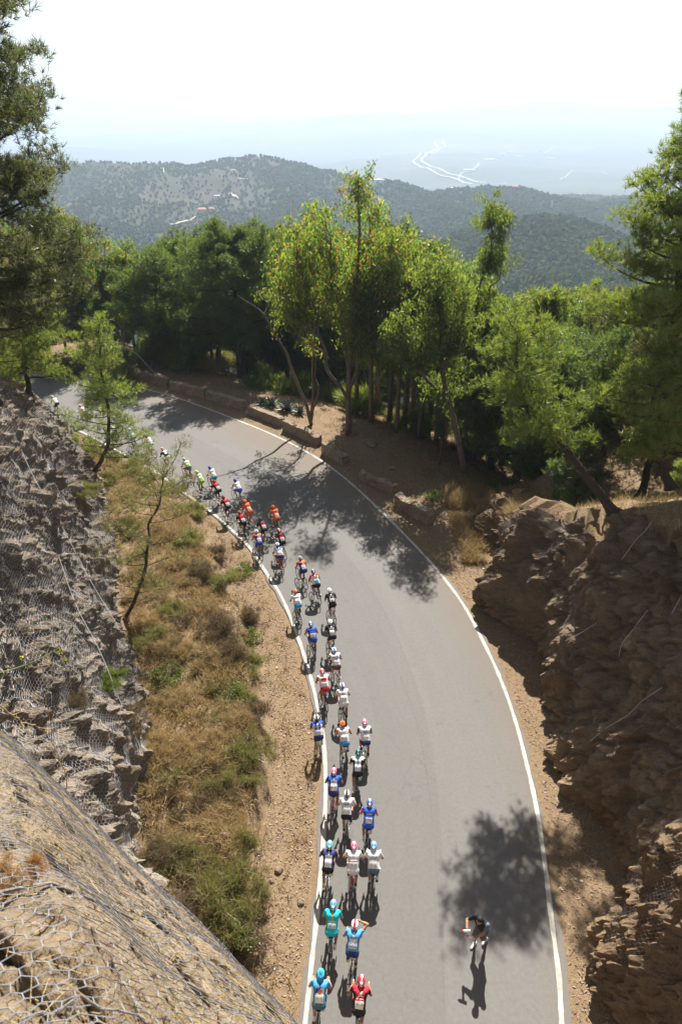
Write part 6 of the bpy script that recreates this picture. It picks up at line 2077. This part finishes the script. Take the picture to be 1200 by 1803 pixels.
# helmet px, pose, helmet (base, stripe, rim), jersey (yoke, mid, low, sleeve, stripe, side), shorts (main, cuff), shoes, frame, number, label
R = [
 ((92, 699), 'e', (GRN, W, GRN), (W, GRN, W, GRN, W, W), (K, GRN), W, K, None, 'rider in green and white farthest along the road', 'green and white rider farthest ahead'),
 ((140, 715), 'a', (ORG, W, K), (W, W, W, W, W, W), (GREY, W), W, K, None, 'rider in white with an orange helmet just left of the see-through pine trunk', 'rider in white left of the see-through pine trunk'),
 ((193, 746), 'b', (W, W, K), (W, W, W, W, W, W), (K, W), W, W, None, 'rider in white seen through the branches right of the see-through pine trunk', 'rider seen through the branches of the see-through pine'),
 ((228, 756), 'c', (LBLUE, W, LBLUE), (LBLUE, W, W, LBLUE, W, W), (LBLUE, W), W, K, None, 'rider in pale blue and white at the right edge of the see-through pine', 'rider in pale blue at the edge of the see-through pine'),
 ((257, 768), 'e', (ORG, BROWN, BROWN), (W, W, W, W, (.75, .62, .5), W), (LGREY, W), W, K, None, 'rider in white with a brown and orange helmet, first clear of the pine', 'first rider clear of the see-through pine'),
 ((287, 790), 'b', (ORG, W, BROWN), (W, W, K, K, W, K), (LGREY, K), W, W, None, 'rider in white with an orange helmet whose bicycle is hidden by a bush', 'rider in white half hidden by the bush'),
 ((325, 808), 'a', (GRN, W, GRN), (W, GRN, GRN, W, W, W), (NAVY, W), K, K, None, 'rider in green and white with an all green helmet above the bush', 'leading green and white rider above the bush'),
 ((346, 831), 'c', (GRN, W, W), (GRN, W, GRN, W, W, W), (GRN, W), K, K, None, 'rider in green and white just behind the green helmeted one, above the bush', 'second green and white rider above the bush'),
 ((370, 823), 'd', (BLUE, BLUE, BLUE), (W, W, W, W, W, W), (SKY_, SKY_), W, W, None, 'rider in white with blue shorts and a blue helmet, behind two dark red riders', 'left one of the two blue helmeted riders in white'),
 ((412, 846), 'a', (BLUE, BLUE, NAVY), (W, W, W, W, W, W), (BLUE, SKY_), W, W, None, 'rider in white with blue shorts and blue helmet, right of the red riders', 'right one of the two blue helmeted riders in white'),
 ((377, 847), 'b', (RED, K, RED), (RED, RED, W, K, RED, K), (K, K), W, K, '', 'rider in red and black highest on the road among the red riders', 'foremost rider in red and black'),
 ((394, 875), 'e', (DKRED, K, K), (RED, RED, W, K, RED, K), (K, K), W, K, '', 'rider in red and black with a dark helmet, second among the red riders', 'second foremost rider in red and black'),
 ((432, 882), 'c', (ORG, ORG, RED), (ORG, ORG, W, ORG, ORG, ORG), (ORG, ORG), K, ORG, '', 'rider all in orange next to the red riders', 'left one of the two riders in orange'),
 ((479, 893), 'd', (ORG, ORG, RED), (ORG, ORG, W, ORG, ORG, ORG), (ORG, ORG), K, K, '', 'rider all in orange riding apart on the right', 'right one of the two riders in orange'),
 ((422, 902), 'a', (DKRED, RED, K), (DKRED, RED, W, K, RED, K), (K, K), W, K, '', 'rider in red and black on the white line, elbow out', 'rider in red and black on the white line'),
 ((456, 914), 'e', (K, K, DKRED), (K, RED, W, K, RED, K), (K, K), W, K, '', 'rider in red and black with a black helmet', 'rider in red and black with the black helmet'),
 ((449, 936), 'b', (W, SKY_, W), (ORG, (.8, .3, .05), W, ORG, (.85, .4, .08), BLUE), (BLUE, BLUE), W, K, 'patch', 'rider in orange, blue and white on the white line', 'orange and blue rider on the white line'),
 ((490, 934), 'c', (RED, W, RED), (K, RED, W, RED, RED, K), (K, K), YEL, K, '', 'rearmost rider in red and black with a bright red helmet', 'rearmost small rider in red and black'),
 ((486, 959), 'a', (W, GREY, GREY), (BLUE, W, W, W, W, W), (NAVY, BLUE), W, RED, None, 'rider in white and violet blue with a grey white helmet behind the red riders', 'rider in white and violet blue behind the red riders'),
 ((526, 983), 'b', (GREY, GREY, K), (ORG, (.8, .3, .05), W, ORG, (.85, .4, .08), BLUE), (NAVY, BLUE), W, K, 'patch', 'rider in orange, blue and white riding in the tree shadow', 'orange and blue rider in the tree shadow'),
 ((552, 1006), 'd', (K, W, K), (RED, W, SKY_, RED, W, W), (K, K), K, K, None, 'rider in a red, white and light blue banded jersey', 'rider in the red, white and light blue bands'),
 ((521, 1041), 'e', (ORG, ORG, K), (W, W, W, W, W, W), (SKY_, SKY_), K, K, '', 'rider in white with light blue shorts and an orange helmet on the left line', 'orange helmeted rider on the left line'),
 ((582, 1039), 'c', (W, W, W), (K, W, K, K, W, K), (K, K), W, W, '', 'rider in black with a white back panel and white helmet, front one of two', 'front one of the two riders in black and white'),
 ((546, 1099), 'a', (BLUE, W, BLUE), (BLUE, BLUE, W, PINK, BLUE, BLUE), (BLUE, BLUE), W, K, '', 'rider in blue with pink sleeves on the left, below the orange helmeted one', 'left hand rider in blue with pink sleeves'),
 ((580, 1095), 'b', (W, W, W), (K, W, W, K, W, K), (K, K), W, W, '', 'rider in black with a white back panel and white helmet, rear one of two', 'rear one of the two riders in black and white'),
 ((589, 1144), 'd', (W, SKY_, W), (W, W, W, BLUE, W, W), (BROWN, BROWN), W, W, None, 'rider in white with blue blotches and brown shorts', 'rider with brown shorts'),
 ((567, 1182), 'e', (RED, W, RED), (W, RED, W, RED, RED, W), (RED, K), W, K, '1', 'rider in red and white with a red striped helmet', 'rider in red and white with the striped helmet'),
 ((602, 1207), 'a', (W, BLUE, NAVY), (W, W, W, W, W, W), (W, W), W, K, '', 'rider in white from jersey to shorts with blue trim', 'rider all in white'),
 ((560, 1263), 'c', (W, K, K), (BLUE, BLUE, W, BLUE, W, W), (NAVY, NAVY), W, W, '', 'rider in blue and white squeezed against the left line', 'blue and white rider against the left line'),
 ((606, 1274), 'b', (ORG, ORG, K), (LGREY, W, W, ORG, W, W), (SKY_, SKY_), K, W, '', 'rider in white with a bright orange helmet and blue shorts, middle of three', 'rider with the bright orange helmet in the middle row'),
 ((639, 1272), 'd', (PINK, W, NAVY), (W, W, W, NAVY, W, W), (NAVY, NAVY), W, W, None, 'rider in white with navy shorts on the right of the orange helmet', 'rider in white with navy shorts right of the orange helmet'),
 ((628, 1325), 'e', (K, TURQ, K), (W, W, W, K, SKY_, K), (K, K), W, K, '', 'rider in white and black with a blue stripe down the back', 'rider with the blue stripe down the back'),
 ((587, 1358), 'a', (PINK, W, NAVY), (BLUE, LGREY, W, BLUE, LGREY, BLUE), (NAVY, NAVY), W, RED, '', 'rider in blue and grey with a pink and white helmet and a red bicycle', 'rider in blue and grey on the red bicycle'),
 ((614, 1397), 'c', (W, K, K), (W, W, W, W, W, W), (K, W), W, W, '', 'rider in white with black shorts and a black lettered back', 'rider in white with the lettered back'),
 ((647, 1413), 'b', (BLUE, W, (.25, .08, .4)), (BLUE, BLUE, W, PINK, BLUE, BLUE), (BLUE, BLUE), W, K, '', 'rider in blue with pink sleeves on the right, nearer the camera', 'right hand rider in blue with pink sleeves'),
 ((578, 1487), 'e', (TURQ, W, K), (NAVY, W, W, NAVY, W, NAVY), (K, NAVY), YEL, W, None, 'rider in navy and white with yellow shoes on the left line', 'rider in navy and white with yellow shoes'),
 ((619, 1489), 'a', (PINK, W, NAVY), (W, W, W, W, W, W), (W, W), W, RED, '16', 'rider in white with dark blue and red bands and the number 16', 'rider in white wearing number 16'),
 ((659, 1489), 'h', (SKY_, W, SKY_), (W, LGREY, W, W, W, W), (STEEL, STEEL), K, STEEL, '', 'rider in a loose flapping white jersey and light blue helmet', 'rider in the flapping white jersey'),
 ((584, 1592), 'd', (SKY_, W, TURQ), (TURQ, TURQ, TURQ, TURQ, (.55, .48, .08), TURQ), (TURQ, TURQ), W, STEEL, '16', 'rider all in turquoise with a turquoise and white helmet', 'rider all in turquoise'),
 ((622, 1627), 'f', (W, RED, W), (SKY_, W, SKY_, SKY_, W, SKY_), (NAVY, K), YEL, W, '56', 'rider in sky blue raising the right hand to the face', 'rider raising a hand'),
 ((561, 1714), 'c', (TURQ, SKY_, SKY_), (SKY_, W, W, SKY_, BLUE, SKY_), (STEEL, SKY_), W, STEEL, '41', 'rider in light blue and white with an orange diamond on the back', 'rider with the orange diamond'),
 ((632, 1725), 'a', (RED, W, RED), (RED, RED, W, K, RED, K), (K, RED), W, K, '15', 'nearest rider in red and black with a white emblem on the back', 'nearest rider in red and black'),
]
def heading_at(p):
    d = E_IN - p; k = int(np.argmin((d ** 2).sum(1))); k = min(max(k, 2), len(E_IN) - 3)
    t = E_IN[k + 2] - E_IN[k - 2]
    return math.atan2(t[1], t[0]) - math.pi / 2
rng = random.Random(5)
for i, (hp, pk, hel, jer, sho, shoe, frm, num, lab, blab) in enumerate(R):
    ps = POSES[pk]; S = ps['S']
    ht = gp(hp[0], hp[1], S['head'][2] + .04)
    hd = heading_at(ht[:2])
    hd += rng.uniform(-.05, .05)
    off = np.array([-math.sin(hd), math.cos(hd)]) * (S['head'][1] - .02)
    loc = Vector((ht[0] - off[0], ht[1] - off[1], .012))
    person = link('person', ps['body']); person.location = loc; roll = rng.uniform(-.05, .05); person.rotation_euler = (0, roll, hd)
    person.material_slots[0].link = 'OBJECT'; person.material_slots[0].material = SKIN[i % 3]
    tag(person, lab, 'cyclist', 'cyclists riding in the bunch')
    o = link('jersey', ps['jersey'], person); paint(o, *[cloth(c) for c in jer])
    o = link('shorts', ps['shorts'], person); paint(o, *[cloth(c) for c in sho])
    o = link('helmet', ps['helmet'], person); paint(o, *[plain(c, .35, .5) for c in hel])
    link('hair', ps['hair'], person)
    for m in ps['shoes']:
        o = link('shoe', m, person); paint(o, plain(shoe, .5, .4))
    for m in ps['socks']:
        o = link('sock', m, person); paint(o, plain(W if i % 3 else K, .8))
    if num == '' and i > 22: num = {23: '9', 24: '13', 26: '1', 27: '12', 28: '11', 29: '52', 31: '14', 32: '62', 33: '71', 34: '64', 37: '17'}.get(i, '')
    if num is not None and num != 'patch':
        for sx in (-1, 1):
            mb = MB()
            x0, x1 = (.012, .112) if sx > 0 else (-.112, -.012)
            patch(mb, ps, [(x0, .20), (x1, .20), (x1, .42), (x0, .42)], .006, 0)
            if num: digits(mb, ps, num, (x0 + x1) / 2, .312, .026, .062, .009, 1)
            mb.build('race_number', [plain((.82, .82, .80), .7), plain((.02, .02, .02), .7)], person)
    if num == 'patch':
        mb = MB(); patch(mb, ps, [(.0, .44), (.075, .52), (.06, .80), (-.04, .74)], .006); mb.build('jersey_patch', plain((.90, .42, .06), .7), person)
        mb = MB(); patch(mb, ps, [(-.13, .50), (-.03, .50), (-.03, .76), (-.13, .72)], .005); mb.build('jersey_patch', plain((.05, .08, .40), .7), person)
    def block(quads, col, name='jersey_print', lift=.006, n=6):
        mb = MB()
        for q in quads: patch(mb, ps, q, lift, 0, n)
        mb.build(name, plain(col, .7), person)
    rect = lambda x0, t0, x1, t1: [(x0, t0), (x1, t0), (x1, t1), (x0, t1)]
    if i == 36:
        block([rect(-.14, .455, .14, .485)], (.04, .06, .32), 'jersey_band'); block([rect(-.14, .42, .14, .452)], (.55, .03, .05), 'jersey_band')
    if i == 38:
        me = text_on_back(ps, 'ASTANA', .062, .50, .007); me.materials.append(plain((.75, .72, .5), .7)); link('lettering', me, person)
    if i == 40:
        block([[(-.06, .50), (.02, .46), (.075, .60), (.0, .66)]], (.85, .20, .03), 'jersey_emblem'); block([[(-.12, .46), (-.065, .50), (-.005, .67), (-.10, .70)]], (.05, .06, .36), 'jersey_emblem')
    if i == 41:
        block([[(-.09, .48), (-.07, .48), (.05, .82), (.02, .82)], [(.02, .82), (.05, .82), (.03, .62), (.01, .64)], rect(-.03, .60, .09, .63), rect(-.01, .50, .09, .53), rect(.0, .42, .08, .445)], (.85, .82, .80), 'jersey_emblem')
    if i == 33:
        block([rect(-.085 + .06 * a, .60 + .09 * b_, -.04 + .06 * a, .66 + .09 * b_) for a in range(3) for b_ in (0, 1)], (.12, .13, .15))
    if i == 25:
        block([rect(-.10, .62, -.05, .70), rect(-.02, .52, .04, .58), rect(.04, .70, .10, .77)], (.06, .12, .45))
    if i in (22, 24):
        block([[(-.05, .55), (.05, .52), (.06, .60), (-.05, .62)]], (.10, .10, .10))
    if i in (23, 34):
        block([rect(-.09, .58, .09, .63)], (.75, .78, .85)); block([rect(-.05, .30, .05, .36)], (.78, .15, .30), lift=.011)
    if i == 39:
        block([rect(-.10, .62, .10, .70)], (.10, .40, .78)); block([rect(-.11, .50, .11, .53)], (.70, .30, .40)); block([rect(-.09, .40, -.03, .47), rect(.03, .40, .09, .47)], (.08, .34, .72))
    if i == 20:
        block([rect(-.07, .24, .07, .30)], (.70, .25, .20))
    if i in (27, 30):
        block([[(-.09, .60), (.06, .56), (.09, .62), (-.06, .66)]], (.10, .16, .55))
    if i == 37:
        block([[(-.10 + .045 * a, .45 + .03 * a), (-.085 + .045 * a, .45 + .03 * a), (-.05 + .045 * a, .62 + .03 * a), (-.065 + .045 * a, .62 + .03 * a)] for a in range(5)], (.35, .36, .40))
    if i in (28, 18):
        block([rect(-.08, .60, .08, .66)], (.80, .80, .82))
    bike = make_bike(ps['phase'], frm, W if i % 4 == 1 else None, W if i % 3 == 0 else None, K if i % 2 else frm, (.5, .5, .5) if i % 5 == 0 else None)
    bike.location = loc; bike.rotation_euler = (0, roll, hd)
    tag(bike, 'road bicycle under the ' + blab, 'bicycle', 'bicycles of the bunch')

# ------------------------------------------------------------------ the helper on foot with two bottles
def helper():
    F = gp(843, 1662, .012)
    # local frame: y = facing
    hdg = math.radians(138)                     # facing left and towards the camera
    pel = np.array([0, .02, .93]); waist = np.array([0, .06, 1.10]); chest = np.array([0, .13, 1.31]); neck = np.array([0, .20, 1.475]); head = np.array([0, .275, 1.595])
    S = dict(pel=pel, waist=waist, chest=chest, neck=neck, head=head)
    legs = {1: (np.array([.10, .10, .10]), (.05, 1, 0)), -1: (np.array([-.09, -.20, .13]), (-.05, 1, 0))}
    for s in (1, -1):
        S['hip', s] = pel + [s * .09, 0, -.02]; S['ank', s] = legs[s][0]; S['knee', s] = ik(S['hip', s], S['ank', s], .44, .43, legs[s][1])
        S['sh', s] = neck + [s * .185, -.05, -.06]
    S['hand', 1] = np.array([.22, .52, 1.25]); S['hand', -1] = np.array([-.02, .44, .99])
    S['el', 1] = ik(S['sh', 1], S['hand', 1], .30, .27, (1, -.3, -.7)); S['el', -1] = ik(S['sh', -1], S['hand', -1], .30, .27, (-1, -.5, -.2))
    up = unit(np.array([0, .45, 1.0])); fw = unit(np.array([0, 1.0, -.45])); rt = np.array([1.0, 0, 0]); H = head
    def f_body(P):
        d = union(P, torso_parts(S, .004), .05)
        d = smin(d, caps(P, neck + [0, -.02, -.02], H - up * .03, .06, .056), .03)
        for s in (1, -1):
            d = smin(d, union(P, arm_parts(S, s, .003), .02), .035); d = smin(d, union(P, leg_parts(S, s), .025), .045)
            a = S['ank', s]; d = smin(d, caps(P, a + [0, -.04, -.055], a + [0, .15, -.065], .036, .028), .02)
        hd = caps(P, H - fw * .018 + up * .012, H + fw * .025 + up * .012, .088, .080)
        hd = smin(hd, caps(P, H + fw * .045 - up * .055, H + fw * .055 - up * .085, .054, .036), .03)
        hd = smin(hd, caps(P, H + fw * .100 + up * .005, H + fw * .120 - up * .030, .010, .016), .012)
        for s in (1, -1):
            e = H + fw * .095 + rt * s * .032 + up * .012
            hd = np.maximum(hd, -(np.linalg.norm(P - e, axis=1) - .014)); hd = np.minimum(hd, np.linalg.norm(P - (e - fw * .012), axis=1) - .0125)
            hd = smin(hd, caps(P, H + rt * s * .084 + up * .015, H + rt * s * .086 - up * .025, .014, .012), .006)
        hd = smin(hd, caps(P, H + fw * .100 - up * .058 + rt * .02, H + fw * .100 - up * .058 - rt * .02, .008, .008), .006)
        return smin(d, hd, .018)
    lo, hi = np.array([-.6, -.55, -.03]), np.array([.65, .9, 1.85])
    V, Fc = surface_nets(f_body, lo, hi, .0145)
    mb = MB().add(V, Fc)
    for s in (1, -1):
        ha = S['hand', s]; f = unit(ha - S['el', s]); dn = unit(np.cross(f, [s * 1.0, 0, 0]) if False else np.array([-s * 1.0, 0, 0])); ac = unit(np.cross(f, dn))
        add_tube(mb, np.stack([ha - f * .075, ha - f * .02, ha + f * .018]), [.025, .036, .032], 8)
        for k in range(4):
            o = ac * (-.028 + .0185 * k); L = [.070, .080, .076, .062][k]; b0 = ha + f * .012 + o
            p1 = b0 + f * L * .5; p2 = p1 + (f * .4 + dn * .9) * L * .42; p3 = p2 + (-f * .5 + dn * .8) * L * .34
            add_tube(mb, np.stack([b0, p1, p2, p3]), [.0095, .0092, .0085, .007], 6)
        t0 = ha - f * .035 - ac * .026
        add_tube(mb, np.stack([t0, t0 - ac * .024 + f * .03 + dn * .02, t0 - ac * .004 + f * .055 + dn * .05]), [.012, .0105, .008], 6)
    man = mb.build('person', SKIN[2], smooth=True)
    man.location = (F[0], F[1], .012); man.rotation_euler = (0, 0, hdg)
    tag(man, 'man on foot in a black shirt leaning forward with a bottle in each hand', 'man')
    def f_sh(P):
        d = union(P, torso_parts(S, .016), .05)
        for s in (1, -1):
            sh, el = S['sh', s], S['el', s]
            d = smin(d, np.maximum(caps(P, sh, el, .066, .058), (P - (sh + (el - sh) * .72)) @ unit(el - sh)), .03)
        d = np.maximum(d, -(P - (pel + [0, 0, -.02])) @ unit(waist - pel)); d = np.maximum(d, (P - (neck + [0, .0, .02])) @ unit(H - neck))
        return d
    v, f = surface_nets(f_sh, lo, hi, .014); c = v[f].mean(1)
    mi = np.where((c[:, 0] < -.155) & (c[:, 2] > 1.05), 1, 0)
    o = MB().add(v, f, mi).build('shirt', [plain((.018, .019, .024), .8, .2), plain((.12, .16, .22), .8, .2)], man, smooth=True)
    def f_p(P):
        d = union(P, torso_parts(S, .014)[:1] + torso_parts(S, .014)[3:4], .05); d = np.maximum(d, (P - (pel + [0, .02, .09])) @ unit(waist - pel))
        for s in (1, -1):
            h, k = S['hip', s], S['knee', s]
            d = smin(d, np.maximum(caps(P, h, k, .108, .088), (P - (h + (k - h) * .92)) @ unit(k - h)), .04)
        return d
    v, f = surface_nets(f_p, lo, hi, .015); MB().add(v, f).build('shorts', plain((.10, .105, .11), .85, .2), man, smooth=True)
    for s in (1, -1):
        a = S['ank', s]
        def f_s(P): return np.maximum(smin(caps(P, a + [0, -.045, -.055], a + [0, .17, -.066], .044, .036), caps(P, a + [0, 0, -.03], a + [0, -.01, -.06], .045, .045), .02), P[:, 2] - (a[2] - .012))
        v, f = surface_nets(f_s, a - .3, a + .3, .011); MB().add(v, f).build('shoe', plain((.74, .74, .73), .5, .4), man, smooth=True)
    def f_hair(P):
        d = caps(P, H - fw * .020 + up * .03, H - fw * .035 - up * .03, .094, .078)
        return np.maximum(d, np.minimum((P - (H + fw * .03)) @ fw, -((P - (H + up * .055)) @ up)))
    v, f = surface_nets(f_hair, H - .2, H + .2, .011); MB().add(v, f).build('hair', plain((.02, .016, .014), .7), man, smooth=True)
    Rm = Matrix.Rotation(hdg, 3, 'Z')
    for s, ax, lab in ((1, (.75, .55, -.25), 'white drinks bottle with a red cap held out in the raised hand'), (-1, (.9, .35, -.1), 'white drinks bottle with a red cap held low in front of the knee')):
        ha = S['hand', s]; f = unit(ha - S['el', s])
        c = ha + f * .045 + np.array([-s * .030, 0, 0])
        a = unit(np.array(ax))
        root = empty('drinks_bottle', Vector((F[0], F[1], .012)) + Rm @ Vector(c)); root.rotation_euler = (Rm @ Vector(a)).to_track_quat('Z', 'Y').to_euler()
        tag(root, lab, 'bottle', 'drinks bottles held by the man')
        mb = MB(); add_tube(mb, np.array([(0, 0, -.07), (0, 0, -.065), (0, 0, .03), (0, 0, .045), (0, 0, .06), (0, 0, .12)]), [.034, .037, .037, .032, .036, .036], 14); mb.build('bottle_body', plain((.80, .80, .78), .4, .5), root, smooth=True)
        mb = MB(); add_tube(mb, np.array([(0, 0, .118), (0, 0, .14), (0, 0, .155), (0, 0, .18)]), [.037, .034, .015, .013], 14); mb.build('cap', plain((.72, .03, .04), .4, .5), root, smooth=True)
helper()
